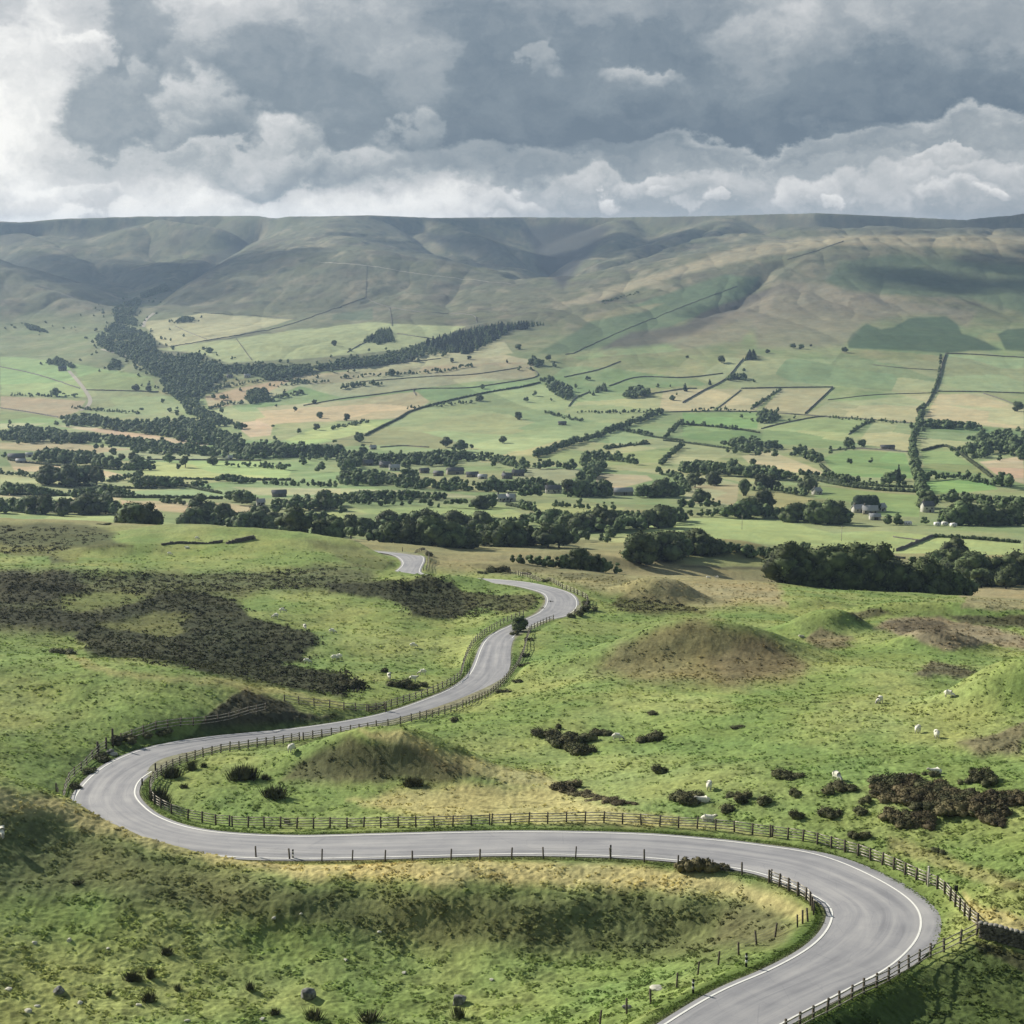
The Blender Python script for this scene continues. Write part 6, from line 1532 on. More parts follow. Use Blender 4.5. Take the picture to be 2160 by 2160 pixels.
def house(p, w, d, h, rz, rc, wc, label):
    van = 'caravan' in label
    barn = 'barn' in label or 'shed' in label
    o = bpy.data.objects.new('caravan' if van else ('barn' if barn else 'stone_house' if wc == 's' else 'house'), None); COL.objects.link(o)
    o.location = p; o.rotation_euler = (0, 0, rz)
    tag(o, label, 'caravan' if van else ('barn' if barn else 'house'))
    if van:
        b_ = MB(); b_.box((0, 0, .5 + h / 2), (w, d, h)); b_.box((0, 0, .5 + h + .08), (w * .9, d * .9, .16)); b_.build('body', M_van, o)
        b_ = MB()
        for x in (-w * .3, w * .05): b_.box((x, -d / 2 - .012, .5 + h * .62), (w * .2, .02, h * .3))
        b_.build('window', M_glass, o)
        for x in (-.5, .5):
            b_ = MB(); b_.tube([(x, -d / 2 + .1, .35), (x, -d / 2 + .35, .35)], .35, 10); b_.build('wheel', M_glass, o)
        return
    rise = d * (.42 if not barn else .3)
    V = [(-w / 2, -d / 2, -1.5), (w / 2, -d / 2, -1.5), (w / 2, d / 2, -1.5), (-w / 2, d / 2, -1.5), (-w / 2, -d / 2, h), (w / 2, -d / 2, h), (w / 2, d / 2, h), (-w / 2, d / 2, h), (-w / 2, 0, h + rise), (w / 2, 0, h + rise)]
    me = newmesh('wall', V, [[(0, 1, 5, 4), (2, 3, 7, 6), (0, 3, 2, 1)], [(1, 2, 6), (1, 6, 5), (3, 0, 4), (3, 4, 7), (4, 8, 7), (5, 6, 9)]], M_wall[wc])
    link('wall', me, o)
    e = .45; hz = h + rise; dz = rise * e / (d / 2)
    V = []
    for s in (-1, 1):
        V += [(-w / 2 - e, s * (d / 2 + e), h - dz + .05), (w / 2 + e, s * (d / 2 + e), h - dz + .05), (w / 2 + e, 0, hz + .05), (-w / 2 - e, 0, hz + .05)]
        V += [(x, y, z + .22) for x, y, z in V[-4:]]
    F = []
    for s in (0, 8):
        F += [(s, s + 1, s + 2, s + 3), (s + 7, s + 6, s + 5, s + 4), (s, s + 4, s + 5, s + 1), (s + 1, s + 5, s + 6, s + 2), (s + 3, s + 7, s + 4, s)]
    rf = link('roof', newmesh('roof', V, np.array(F), M_roof[rc]), o)
    if not barn:
        for x in (-w * .38, w * .38)[:(2 if w > 10 else 1)]:
            b_ = MB(); b_.box((x, 0, hz + .5), (.9, .7, 1.8)); b_.build('chimney', M_wall['s'], rf)
        nw = max(2, int(w / 3))
        for i in range(nw):
            x = -w / 2 + w * (i + .5) / nw
            b_ = MB(); b_.box((x, -d / 2 - .015, h * .62), (.95, .07, 1.1)); b_.build('window', M_glass, o)
    b_ = MB(); b_.box((w * .08, -d / 2 - .02, .9), (1.0 if not barn else 2.6, .08, 2.0 if not barn else 2.8)); b_.build('door', M_bark, o)


for h, p in zip(HOUSES, HP):
    if np.isfinite(p[1]):
        house((float(p[0]), float(p[1]), float(p[2])), h[2] * .7, h[3] * .85, h[4] * .72, *h[5:])

# walls and hedges
M_stone = mat('drystone', (.085, .082, .072), .95, .4, 1.6, (.14, .13, .11), bump=.4)
VIS = {}


def line_pts(P, ymin, step):
    P = catmull(np.array(P, float), 6) if len(P) > 2 else np.array(P, float)
    q_ = hit(P[:, 0], P[:, 1], ymin)
    q_ = q_[np.isfinite(q_[:, 1])]
    # drop stray hits on another hill
    k = np.r_[True, np.abs(np.diff(np.log(q_[:, 1]))) < .10]
    q_ = q_[k]
    L = np.r_[0, np.cumsum(np.hypot(*np.diff(q_[:, :2], axis=0).T))]
    n = max(2, int(L[-1] / step) + 1)
    s = np.linspace(0, L[-1], n)
    X = np.interp(s, L, q_[:, 0]); Y = np.interp(s, L, q_[:, 1])
    return np.stack([X, Y, H(X, Y)], 1)


def wall_obj(P3, hgt, thick, label, name='stone_wall', mt=None, seed=1, cat='wall'):
    rg = np.random.default_rng(seed)
    n = len(P3); o0 = P3[0].copy()
    T = np.gradient(P3[:, :2], axis=0); T /= np.linalg.norm(T, axis=1)[:, None] + 1e-9
    N = np.stack([-T[:, 1], T[:, 0]], 1)
    hh_ = hgt * (1 + rg.normal(0, .10, n)); tb = thick / 2
    V = []
    for sgn, zf, wf in ((-1, -1, 1.0), (-1, 1, .62), (1, 1, .62), (1, -1, 1.0)):
        p = P3 - o0
        p = np.c_[p[:, :2] + N * sgn * tb * wf * (1 + rg.normal(0, .12, (n, 1))), p[:, 2] + (hh_ if zf > 0 else -.6)]
        V.append(p)
    V = np.stack(V, 1).reshape(-1, 3)
    F = [(i * 4 + a, i * 4 + a + 1, i * 4 + 5 + a, i * 4 + 4 + a) for i in range(n - 1) for a in range(3)] + [(0, 3, 2, 1), (4 * n - 4, 4 * n - 3, 4 * n - 2, 4 * n - 1)]
    o = link(name, newmesh(name, V, np.array(F), mt or M_stone), loc=tuple(o0))
    return tag(o, name_words(label), cat, kind='thing')


def hedge_obj(P3, hgt, label, seed=1):
    rg = np.random.default_rng(seed)
    o0 = P3[0].copy(); p = P3 - o0; n = len(p)
    r = hgt * .5 * rg.uniform(.75, 1.35, n)
    cs = p + np.c_[rg.normal(0, .3, (n, 2)), r * .75]
    V, F = blob_geo(cs, r * .95, rg, .18, .95)
    m = n * 14
    pk = rg.integers(0, n, m); d = rg.normal(0, 1, (m, 3)); d[:, 2] = np.abs(d[:, 2]) - .2; d /= np.linalg.norm(d, axis=1)[:, None]
    V2, F2 = leafquads(cs[pk] + d * r[pk][:, None] * rg.uniform(.9, 1.2, (m, 1)), d, .55 * hgt / 2.4, rg)
    o = link('hedge', newmesh('hedge', np.vstack([V, V2]), [F2 + len(V), F], M_hedge), loc=tuple(o0))
    return tag(o, name_words(label), 'hedge')


for i, (lab, kd, hg, ym, P) in enumerate(LINES):
    far = ym >= 2600
    P3 = line_pts(P, ym, 3.2 if kd == 'w' and far else (2.2 if kd == 'w' else 1.3 * hg / 2.4))
    if kd == 'w':
        wall_obj(P3, hg * (.62 if far else .8), (.7 if far else .9) + .3 * (hg > 2), lab, seed=i)
    else:
        hedge_obj(P3, hg, lab, seed=i)

# the pale lane on the left slope and the track on the hill
M_track = mat('gravel_track', (.36, .33, .27), .95, .15, .5)


def lane(P, ymin, wd, name='lane'):
    P3 = line_pts(P, ymin, 4.0)
    T = np.gradient(P3[:, :2], axis=0); T /= np.linalg.norm(T, axis=1)[:, None] + 1e-9
    N = np.stack([-T[:, 1], T[:, 0]], 1)
    V = []
    for k in (-1, -.33, .33, 1):
        x = P3[:, 0] + N[:, 0] * wd / 2 * k; y = P3[:, 1] + N[:, 1] * wd / 2 * k
        V.append(np.c_[x, y, H(x, y) + .25])
    V = np.stack(V, 1).reshape(-1, 3); n = len(P3)
    F = [(i * 4 + a + 1, i * 4 + a, i * 4 + 4 + a, i * 4 + 5 + a) for i in range(n - 1) for a in range(3)]
    F = np.array(F)
    me = newmesh(name, V, F, M_track); o = link(name, me); tag(o, kind='structure')


lane([(145, 782), (165, 805), (179, 823), (190, 842), (186, 856), (171, 866)], 2100, 6, 'lane')
lane([(214, 737), (260, 750), (318, 770)], 2300, 5, 'lane')
lane([(325, 660), (308, 675), (302, 690)], 2600, 7, 'track')
lane([(670, 553), (771, 560), (894, 579), (1079, 599)], 3000, 4, 'track')

# ------------------------------------------------------------------ fences along the road
M_post = mat('weathered_post', (.075, .062, .048), .9, .3, 4.0, (.11, .095, .075))
M_rail = mat('weathered_rail', (.27, .25, .21), .85, .3, 3.0, (.46, .43, .37))
M_wire = mat('fence_wire', (.22, .22, .22), .5, .1, 1.0)
M_black = mat('black_paint', (.015, .015, .016), .6, .1, 1.0)
M_white = mat('white_reflector', (.75, .75, .73), .5, .05, 1.0)
_post = MB(); _post.box((0, 0, .40), (.15, .15, 1.75)); _post.add([(-.075, -.075, 1.275), (.075, -.075, 1.275), (.075, .075, 1.275), (-.075, .075, 1.275), (0, 0, 1.33)], [], [(0, 1, 4), (1, 2, 4), (2, 3, 4), (3, 0, 4)])
POST = _post.mesh('post', M_post)


def trace(P, ymin, step=None):
    if not np.isscalar(ymin): ymin = np.array(ymin, float)
    q_ = hit([p[0] for p in P], [p[1] for p in P], ymin)
    q_ = q_[np.isfinite(q_[:, 1])]
    X, Y = q_[:, 0].copy(), q_[:, 1].copy()
    C = catmull(np.c_[X, Y], 10)
    for _ in range(4):
        C[1:-1] = (C[:-2] + 2 * C[1:-1] + C[2:]) / 4
    # keep clear of the carriageway
    for _ in range(3):
        i = np.argmin(np.hypot(C[:, :1] - MID_[:, 0], C[:, 1:2] - MID_[:, 1]), axis=1)
        d = C - MID_[i, :2]; dn = np.linalg.norm(d, axis=1)
        need = HALF_[i] + 1.0
        push = np.maximum(0, need - dn)
        C = C + d / (dn[:, None] + 1e-6) * push[:, None]
    L = np.r_[0, np.cumsum(np.hypot(*np.diff(C, axis=0).T))]
    n = max(2, int(L[-1] / step) + 1)
    s = np.linspace(0, L[-1], n)
    X = np.interp(s, L, C[:, 0]); Y = np.interp(s, L, C[:, 1])
    return np.c_[X, Y, H(X, Y)]


def rail_fence(label, P, ymin, rails=4, step=2.0, hgt=1.2, seed=0, closed_ends=True):
    rg = np.random.default_rng(seed)
    pts = trace(P, ymin, step)
    o = bpy.data.objects.new('post_and_rail_fence', None); COL.objects.link(o); o.location = tuple(pts[0])
    tag(o, label, 'fence')
    g = pts - pts[0]
    if len(g) > 100:
        g_i = np.linspace(0, len(g) - 1, 100).round().astype(int)
        g = g[np.unique(g_i)]
    for i, p in enumerate(g):
        d = g[min(i + 1, len(g) - 1)] - g[max(i - 1, 0)]
        c = link('post', POST, o, tuple(p + np.array([0, 0, rg.normal(0, .03)])), math.atan2(d[1], d[0]))
        c.rotation_euler[1] = float(rg.normal(0, .035)); c.rotation_euler[0] = float(rg.normal(0, .035)); c.scale = (1, 1, hgt / 1.2)
    for k in range(rails):
        z = hgt * (.20 + .74 * k / (rails - 1))
        b_ = MB()
        for i in range(len(g) - 1):
            a, c = g[i], g[i + 1]
            d = (c - a)[:2]; d = d / (np.linalg.norm(d) + 1e-9); nrm = np.array([-d[1], d[0], 0]) * .095
            b_.beam(a + nrm + np.array([0, 0, z + rg.normal(0, .018)]), c + nrm + np.array([0, 0, z + rg.normal(0, .018)]), .04, .095)
        b_.build('rail', M_rail, o)
    return pts


rail_fence("pale rail fence round the outside of the far hairpin bend", [(1076, 1211), (1093, 1214), (1130, 1224), (1186, 1243), (1231, 1260), (1240, 1272), (1228, 1290), (1206, 1299), (1175, 1306)], 385, 3, 2.6, seed=1)
rail_fence("rail fence on the right of the road from the hairpin down past the lay-by", [(1160, 1308), (1136, 1315), (1120, 1329), (1112, 1350), (1104, 1378), (1093, 1404), (1072, 1431), (1040, 1463), (983, 1493)], 250, 3, 2.2, seed=2)
rail_fence("rail fence below the straight road between the lay-by and the dark knoll", [(976, 1495), (925, 1511), (869, 1524), (795, 1537), (720, 1549), (640, 1562)], [230] * 4 + [232, 228], 4, 1.9, seed=3)
rail_fence("rail fence curling round the inside of the left bend", [(632, 1563), (559, 1575), (447, 1593), (373, 1617), (330, 1643), (316, 1669), (324, 1697), (361, 1717), (402, 1731), (484, 1743)], [226, 222, 205, 190, 170] + [150] * 5, 4, 1.9, seed=4)
rail_fence("dark rail fence along the far verge of the straight middle road, left half", [(490, 1744), (596, 1748), (720, 1749), (888, 1746), (1033, 1741)], 150, 4, 2.0, seed=5)
rail_fence("rail fence along the far verge of the straight middle road, right half", [(1037, 1741), (1204, 1737), (1286, 1737), (1440, 1747), (1552, 1757), (1625, 1766)], 150, 4, 2.0, seed=6)
rail_fence("sunlit pale rail fence round the outside of the near right bend", [(1629, 1766), (1676, 1772), (1751, 1789), (1825, 1811), (1890, 1837), (1958, 1867), (1992, 1887), (2022, 1922), (2045, 1945), (2062, 1958)], 125, 4, 1.75, seed=7)
rail_fence("rail fence running down from the wall corner to the bottom edge", [(2060, 1974), (2022, 1994), (1972, 2016), (1920, 2044), (1869, 2075), (1813, 2101), (1754, 2134), (1695, 2163), (1630, 2200)], 100, 3, 1.9, seed=8)
rail_fence("thin rail fence on the left of the road opposite the lay-by", [(1104, 1299), (1055, 1320), (1028, 1335), (998, 1360), (981, 1393), (972, 1427), (957, 1446), (906, 1465), (850, 1483), (795, 1499), (720, 1497), (650, 1488), (600, 1481)], 230, 3, 2.4, seed=9)
rail_fence("rail fence crossing the dark peaty bank above the left bend", [(560, 1500), (500, 1516), (440, 1528), (365, 1534), (298, 1551), (255, 1567)], 185, 3, 2.2, seed=10)
rail_fence("leaning old fence left of the gate posts outside the left bend", [(225, 1578), (200, 1596), (170, 1628), (140, 1658), (119, 1680)], 178, 3, 2.6, 1.1, seed=11)
rail_fence("short rail fence on the inside of the near right bend", [(1626, 1861), (1655, 1871), (1681, 1882), (1697, 1897), (1709, 1910), (1716, 1930)], 125, 4, 1.5, 1.25, seed=12)
rail_fence("white-looking rail fence above the farthest visible bend of the road", [(846, 1163), (880, 1165), (905, 1173), (903, 1190), (893, 1204)], 470, 3, 2.8, seed=13)


def wire_fence(label, P, ymin, seed=0, wires=4):
    rg = np.random.default_rng(seed)
    q_ = hit([p[0] for p in P], [p[1] for p in P], ymin); q_ = q_[np.isfinite(q_[:, 1])]
    o = bpy.data.objects.new('post_and_wire_fence', None); COL.objects.link(o); o.location = tuple(q_[0]); tag(o, label, 'fence')
    g = q_ - q_[0]
    for i, p in enumerate(g):
        c = link('post', POST, o, tuple(p), float(rg.uniform(0, 1.5))); c.rotation_euler[1] = float(rg.normal(0, .06)); c.rotation_euler[0] = float(rg.normal(0, .05))
        c.scale = (.85, .85, float(rg.uniform(.92, 1.08)))
    for k in range(wires):
        z = .25 + .28 * k
        b_ = MB()
        for i in range(len(g) - 1):
            a, c = g[i] + [0, 0, z], g[i + 1] + [0, 0, z]
            b_.tube([a, (a + c) / 2 - [0, 0, .03], c], .007, 4)
        b_.build('wire', M_wire, o)


wire_fence("wire fence with separate posts along the near verge of the straight middle road", [(540, 1809), (611, 1813), (679, 1817), (743, 1818), (812, 1818), (870, 1818), (951, 1817), (1012, 1815), (1079, 1813), (1146, 1811), (1214, 1812), (1288, 1813), (1359, 1819), (1430, 1828), (1503, 1838), (1565, 1846), (1626, 1861)], 150, 21)
wire_fence("wire fence in the grass inside the near right bend running to the bottom edge", [(1704, 1945), (1693, 1950), (1682, 1958), (1635, 1976), (1596, 1997), (1558, 2018), (1515, 2039), (1472, 2060), (1427, 2086), (1373, 2116), (1322, 2142), (1265, 2168)], 105, 22)


def marker(u, v, ymin, label, h=1.05, white=True):
    p = hit([u], [v], ymin)[0]
    o = bpy.data.objects.new('verge_marker_post', None); COL.objects.link(o); o.location = tuple(p); tag(o, label, 'marker post')
    b_ = MB(); b_.box((0, 0, h / 2 - .2), (.17, .14, h + .4)); b_.add([(-.085, -.07, h), (.085, -.07, h), (.085, .07, h), (-.085, .07, h), (-.085, .0, h + .07), (.085, .0, h + .07)], [(0, 1, 5, 4), (2, 3, 4, 5)], [(1, 2, 5), (3, 0, 4)])
    b_.build('post', M_black, o)
    if white:
        b_ = MB(); b_.box((0, -.005, h * .80), (.182, .162, .13)); b_.build('band', M_white, o)
        b_ = MB(); b_.box((0, -.005, h * .42), (.182, .162, .24)); b_.build('band', M_white, o)


marker(1574, 2040, 110, "upper one of the two black and white verge marker posts inside the near right bend", 1.15)
marker(1462, 2096, 110, "lower one of the two black and white verge marker posts inside the near right bend", 1.15)
marker(1288, 1810, 150, "tall striped black marker post on the near verge of the straight middle road", 1.35)
marker(618, 1811, 150, "small black marker post at the left end of the near verge wire fence", .95)
marker(328, 1627, 160, "black marker post at the upper inside of the left bend", 1.0, False)
marker(300, 1656, 160, "small black marker post at the lower inside of the left bend", .8, False)

# gate posts at the left bend
for u, v, hh2, lab in ((238, 1577, 2.5, "tall dark gate post where the two fences meet above the left bend"), (224, 1580, 1.5, "short leaning gate post left of the tall one above the left bend"), (206, 1592, 1.6, "stout gate post at the top of the leaning old fence")):
    p = hit([u], [v], 170)[0]
    b_ = MB(); b_.beam((0, 0, -.4), (.03, 0, hh2), .24, .24); b_.box((.03, 0, hh2 + .03), (.2, .2, .06))
    o = b_.build('gate_post', M_post, loc=tuple(p)); tag(o, lab, 'gate post')
p = hit([1958], [1869], 125)[0]
b_ = MB(); b_.box((0, 0, .7), (.16, .16, 2.4)); b_.box((0, 0, 1.93), (.20, .20, .06))
tag(b_.build('gate_post', mat('bleached_wood', (.5, .48, .42), .8, .15, 3), loc=tuple(p)), "tall bleached post standing above the outer fence of the near right bend", 'gate post')
p = hit([2016], [1911], 125)[0]
o = bpy.data.objects.new('road_sign', None); COL.objects.link(o); o.location = tuple(p); tag(o, "small dark sign seen from behind at the fence of the near right bend", 'road sign')
b_ = MB(); b_.tube([(0, 0, -.4), (0, 0, 1.9)], .045, 8); b_.build('pole', M_black, o)
b_ = MB(); b_.box((0, .06, 1.62), (.34, .03, .55)); b_.build('plate', M_black, o)
# small roadside field gate on the upper left fence
p = hit([796], [1503], 230)[0]
o = bpy.data.objects.new('field_gate', None); COL.objects.link(o); o.location = tuple(p); o.rotation_euler = (0, 0, .5); tag(o, "dark timber field gate in the thin fence above the straight road", 'gate')
for x in (-1.5, 1.5):
    b_ = MB(); b_.box((x, 0, .6), (.2, .2, 1.9)); b_.build('post', M_post, o)
b_ = MB()
for k in range(5): b_.box((0, 0, .25 + k * .24), (2.7, .06, .1))
b_.beam((-1.3, .05, .25), (1.3, .05, 1.2), .05, .1)
b_.build('gate_leaf', M_post, o)

# telegraph poles in the bright field
for u, v, lab in ((1565, 1117, "left wooden pole standing in the bright right field"), (1775, 1141, "right wooden pole standing in the bright right field")):
    p = hit([u], [v], 800)[0]
    o = bpy.data.objects.new('utility_pole', None); COL.objects.link(o); o.location = tuple(p); tag(o, lab, 'utility pole')
    b_ = MB(); b_.tube([(0, 0, -.5), (0, 0, 8.2)], [.17, .11], 8); b_.build('pole', M_rail, o)
    b_ = MB(); b_.box((0, -.14, 7.6), (1.5, .1, .12)); b_.build('crossarm', M_rail, o)

# ------------------------------------------------------------------ dry stone wall at the near right corner, ruined walls on the left hill
M_stone2 = mat('gritstone', (.060, .056, .048), .95, .4, 2.5, (.13, .12, .10), bump=.6)
M_cope = mat('coping_stone', (.26, .25, .22), .95, .3, 3.0, bump=.4)


def rubble_wall(label, P, ymin, hgt, thick, cope=True, seed=0, gaps=0.0):
    rg = np.random.default_rng(seed)
    pts = trace(P, ymin, .42)
    o = bpy.data.objects.new('dry_stone_wall', None); COL.objects.link(o); o.location = tuple(pts[0]); tag(o, label, 'wall', kind='thing')
    g = pts - pts[0]
    V = []; F = []; n = 0; Vc = []; Fc = []; nc = 0
    rows = max(2, int(hgt / .21))
    for i in range(len(g) - 1):
        d = (g[i + 1] - g[i])[:2]; d = d / (np.linalg.norm(d) + 1e-9); a = math.atan2(d[1], d[0])
        hfac = 1 - gaps * max(0, math.sin(i * .21 + seed) + .3 * rg.normal())
        for r in range(max(1, int(rows * hfac))):
            w = rg.uniform(.40, .74); tk = thick * (1 - .35 * r / rows) * rg.uniform(.9, 1.1)
            v = ICO_V.copy(); v = np.sign(v) * np.abs(v) ** .55
            v = v * np.array([w / 2, tk / 2, .15]) * (1 + rg.normal(0, .06, (len(v), 1)))
            ca, sa = math.cos(a + rg.normal(0, .08)), math.sin(a)
            v = np.c_[v[:, 0] * ca - v[:, 1] * sa, v[:, 0] * sa + v[:, 1] * ca, v[:, 2]]
            off = (g[i + 1] - g[i]) * ((r % 2) * .5 + rg.uniform(-.22, .22))
            V.append(v + g[i] + off + [0, 0, .05 + r * .21 + rg.uniform(-.03, .03)]); F.append(ICO_F + n); n += len(v)
        if cope and hfac > .75:
            v = ICO_V * np.array([.24, thick * .42, .12]) * (1 + rg.normal(0, .1, (len(ICO_V), 1)))
            ca, sa = math.cos(a), math.sin(a)
            v = np.c_[v[:, 0] * ca - v[:, 1] * sa, v[:, 0] * sa + v[:, 1] * ca, v[:, 2]]
            Vc.append(v + g[i] + [0, 0, .05 + rows * .21]); Fc.append(ICO_F + nc); nc += len(v)
    link('stonework', newmesh('stonework', np.vstack(V), np.vstack(F), M_stone2), o)
    if Vc:
        link('coping', newmesh('coping', np.vstack(Vc), np.vstack(Fc), M_cope), o)


rubble_wall("dark dry stone wall running from the fence corner to the right edge", [(2068, 1978), (2095, 1984), (2130, 1992), (2165, 2000), (2230, 2012)], 110, 1.45, .75, True, 31)
rubble_wall("broken stone wall low on the left green hill, long left piece", [(342, 1150), (370, 1147), (400, 1147), (440, 1147), (470, 1144)], 450, .9, .8, False, 32, .3)
rubble_wall("broken stone wall high on the left green hill, ruined right piece", [(478, 1147), (500, 1144), (520, 1140), (538, 1137)], 450, 1.3, 1.2, False, 33, .4)


def rock(u, v, s, label, mt, ymin=105, seed=0, flat=.7, cat='stone'):
    rg = np.random.default_rng(900 + seed)
    p = hit([u], [v], ymin)[0]
    bmr = bmesh.new(); bmesh.ops.create_icosphere(bmr, subdivisions=3, radius=1.0)
    V = np.array([q_.co[:] for q_ in bmr.verts]); F = np.array([[q_.index for q_ in f.verts] for f in bmr.faces]); bmr.free()
    V = np.sign(V) * np.abs(V) ** .72
    for _ in range(9):           # knock off flat facets
        n_ = rg.normal(0, 1, 3); n_ /= np.linalg.norm(n_); d = V @ n_; c = rg.uniform(.62, .85)
        V = V - np.maximum(0, d - c)[:, None] * n_
    V *= np.array([s, s * .8, s * flat]) * (1 + .04 * rg.normal(0, 1, (len(V), 1)))
    o = link('boulder' if s > .55 else 'stone', newmesh('rock', V, F, mt, False), None, (p[0], p[1], p[2] + s * flat * .4), float(rg.uniform(0, 3)))
    tag(o, label, 'boulder' if s > .55 else 'stone')


M_grit = mat('boulder_stone', (.10, .10, .105), .95, .4, 1.5, (.22, .22, .21), bump=.5)
M_lime = mat('limestone', (.48, .47, .40), .95, .2, 2.0, bump=.3)
rock(650, 2106, .75, "square grey boulder in the grass near the bottom", M_grit, seed=1, flat=.85)
rock(969, 2116, .72, "dark rounded boulder beside a thistle near the bottom", M_grit, seed=2, flat=.85)
rock(124, 2095, .55, "blue-grey boulder in the bottom left grass", M_grit, seed=3, flat=.8)
rock(1322, 2130, .42, "dark stone at the foot of a wire fence post near the bottom", M_grit, seed=4, flat=.4)
rock(1387, 2089, .75, "flat pale slab lying behind the wire fence near the bottom", M_lime, seed=5, flat=.22)
rock(1690, 1344, .7, "pale outcrop stone on the small dark hillock at right", M_lime, 300, 6, .5)
rock(232, 1590, .75, "pale broken stone by the gate posts at the left bend", M_grit, 170, 8, .6)
rock(240, 1594, .55, "smaller broken stone by the gate posts at the left bend", M_lime, 170, 9, .6)


def ordinals(n):
    w = ['leftmost', 'second from the left', 'third from the left', 'fourth from the left', 'fifth from the left', 'sixth from the left', 'seventh from the left', 'eighth from the left', 'ninth from the left', 'tenth from the left']
    r = ['rightmost', 'second from the right', 'third from the right', 'fourth from the right', 'fifth from the right', 'sixth from the right', 'seventh from the right', 'eighth from the right', 'ninth from the right', 'tenth from the right', 'eleventh from the right', 'twelfth from the right']
    return [w[i] if i < (n + 1) // 2 and i < 10 else r[n - 1 - i] for i in range(n)]


st = sorted([(73, 1991, .30), (146, 1986, .30), (18, 2090, .34), (59, 2136, .36), (79, 2124, .27), (169, 2118, .28), (293, 2124, .3), (228, 2004, .2), (395, 2157, .28)])
for i, ((u, v, s), w) in enumerate(zip(st, ordinals(len(st)))):
    rock(u, v, s, "pale limestone in the bottom left grass, " + w + " of nine", M_lime, seed=20 + i, flat=.5)
    bpy.context.scene.objects[-1] if False else None
st = sorted([(578, 1939, .3), (635, 1930, .2), (800, 1968, .24), (730, 2027, .27), (1037, 2069, .26), (852, 2053, .24), (553, 2152, .26)])
for i, ((u, v, s), w) in enumerate(zip(st, ordinals(len(st)))):
    rock(u, v, s, "pale limestone on the slope below the bank, " + w + " of seven", M_lime, seed=40 + i, flat=.5)

# the heathery stone heap by the near verge
p = hit([1480], [1836], 150)[0]
rg = np.random.default_rng(77)
cs = np.array([(x, rg.normal(0, .25), .25 + .35 * math.exp(-(x / 1.3) ** 2)) for x in np.linspace(-2.3, 2.3, 13)]); rs = rg.uniform(.42, .75, 13) * np.exp(-(cs[:, 0] / 3.2) ** 2)
V, F = blob_geo(cs, rs, rg, .2, .9); d = rg.normal(0, 1, (900, 3)); d[:, 2] = np.abs(d[:, 2]); d /= np.linalg.norm(d, axis=1)[:, None]; pk = rg.integers(0, 13, 900)
V2, F2 = leafquads(cs[pk] + d * rs[pk][:, None] * 1.05, d, .22, rg)
o = link('heather_mound', newmesh('heather_mound', np.vstack([V, V2]), [F2 + len(V), F], M_brack), None, tuple(p), -.15, 1.05)
tag(o, "dark heathery heap on the near verge of the straight middle road", 'heather')
rg = np.random.default_rng(78)
V = []; F = []; n = 0
for i in range(9):
    v = ICO_V * np.array([.28, .2, .14]) * (1 + rg.normal(0, .12, (42, 1))) + [i * .23 - 1, rg.normal(0, .1) - .1, .12 + rg.uniform(0, .15)]
    V.append(v); F.append(ICO_F + n); n += 42
q_ = hit([1500], [1829], 150)[0]
o = link('stone_heap', newmesh('stone_heap', np.vstack(V), np.vstack(F), M_cope), None, tuple(q_), -.2); tag(o, "spill of pale stones on the right of the dark heathery heap", 'stone heap')


# ------------------------------------------------------------------ rushes, bracken and bushes in the pastures
def rush_mesh(seed, m):
    rg = np.random.default_rng(seed)
    n = 260
    r = np.abs(rg.normal(0, .26, n)); t = rg.uniform(0, 6.28, n)
    B = np.c_[r * np.cos(t), r * np.sin(t), np.full(n, -.05)]
    hgt = rg.uniform(.45, .95, n); lean = .25 + r * .7
    T = B + np.c_[np.cos(t) * lean * hgt * .8, np.sin(t) * lean * hgt * .8, hgt]
    a = rg.uniform(0, 6.28, n); w = .035
    D = np.c_[np.cos(a), np.sin(a), np.zeros(n)] * w
    V = np.stack([B - D, B + D, T + D * .3, T - D * .3], 1).reshape(-1, 3)
    cs = np.array([(rg.normal(0, .14), rg.normal(0, .14), .18) for _ in range(4)]); Vb, Fb = blob_geo(cs, np.full(4, .30), rg, .2, .9)
    return newmesh('rush_tuft', np.vstack([V, Vb]), [np.arange(n * 4).reshape(-1, 4), Fb + 4 * n], m)


def bush_mesh(seed, m, nb=6):
    rg = np.random.default_rng(seed)
    cs = np.array([(rg.normal(0, .45), rg.normal(0, .28), rg.uniform(.10, .32)) for _ in range(nb)]); rs = rg.uniform(.26, .46, nb)
    V, F = blob_geo(cs, rs * .9, rg, .2, .8)
    nl = 700; pk = rg.integers(0, nb, nl); d = rg.normal(0, 1, (nl, 3)); d[:, 2] = np.abs(d[:, 2]) * 1.1 - .1; d /= np.linalg.norm(d, axis=1)[:, None]
    V2, F2 = leafquads(cs[pk] + d * rs[pk][:, None] * rg.uniform(.9, 1.3, (nl, 1)), d, .13, rg, .6)
    return newmesh('bush', np.vstack([V, V2]), [F2 + len(V), F], m)


RUSH = [rush_mesh(i, M_rush) for i in range(4)]
BUSH = [bush_mesh(10 + i, M_rush) for i in range(4)]
BRAC = [bush_mesh(20 + i, M_brack, 9) for i in range(4)]


def plants(items, what, area, ymin, group, meshes, name, cat, size=1.0):
    items = sorted(items)
    for i, (it, w) in enumerate(zip(items, ordinals(len(items)))):
        p = hit([it[0]], [it[1]], ymin)[0]
        if not np.isfinite(p[1]): continue
        s = it[2] * size
        o = link(name, meshes[i % len(meshes)], None, tuple(p), float(R_.uniform(0, 6)), (s, s, s * (it[3] if len(it) > 3 else 1)))
        tag(o, f"{what} {area}, {w} of {len(items)}", cat, group)


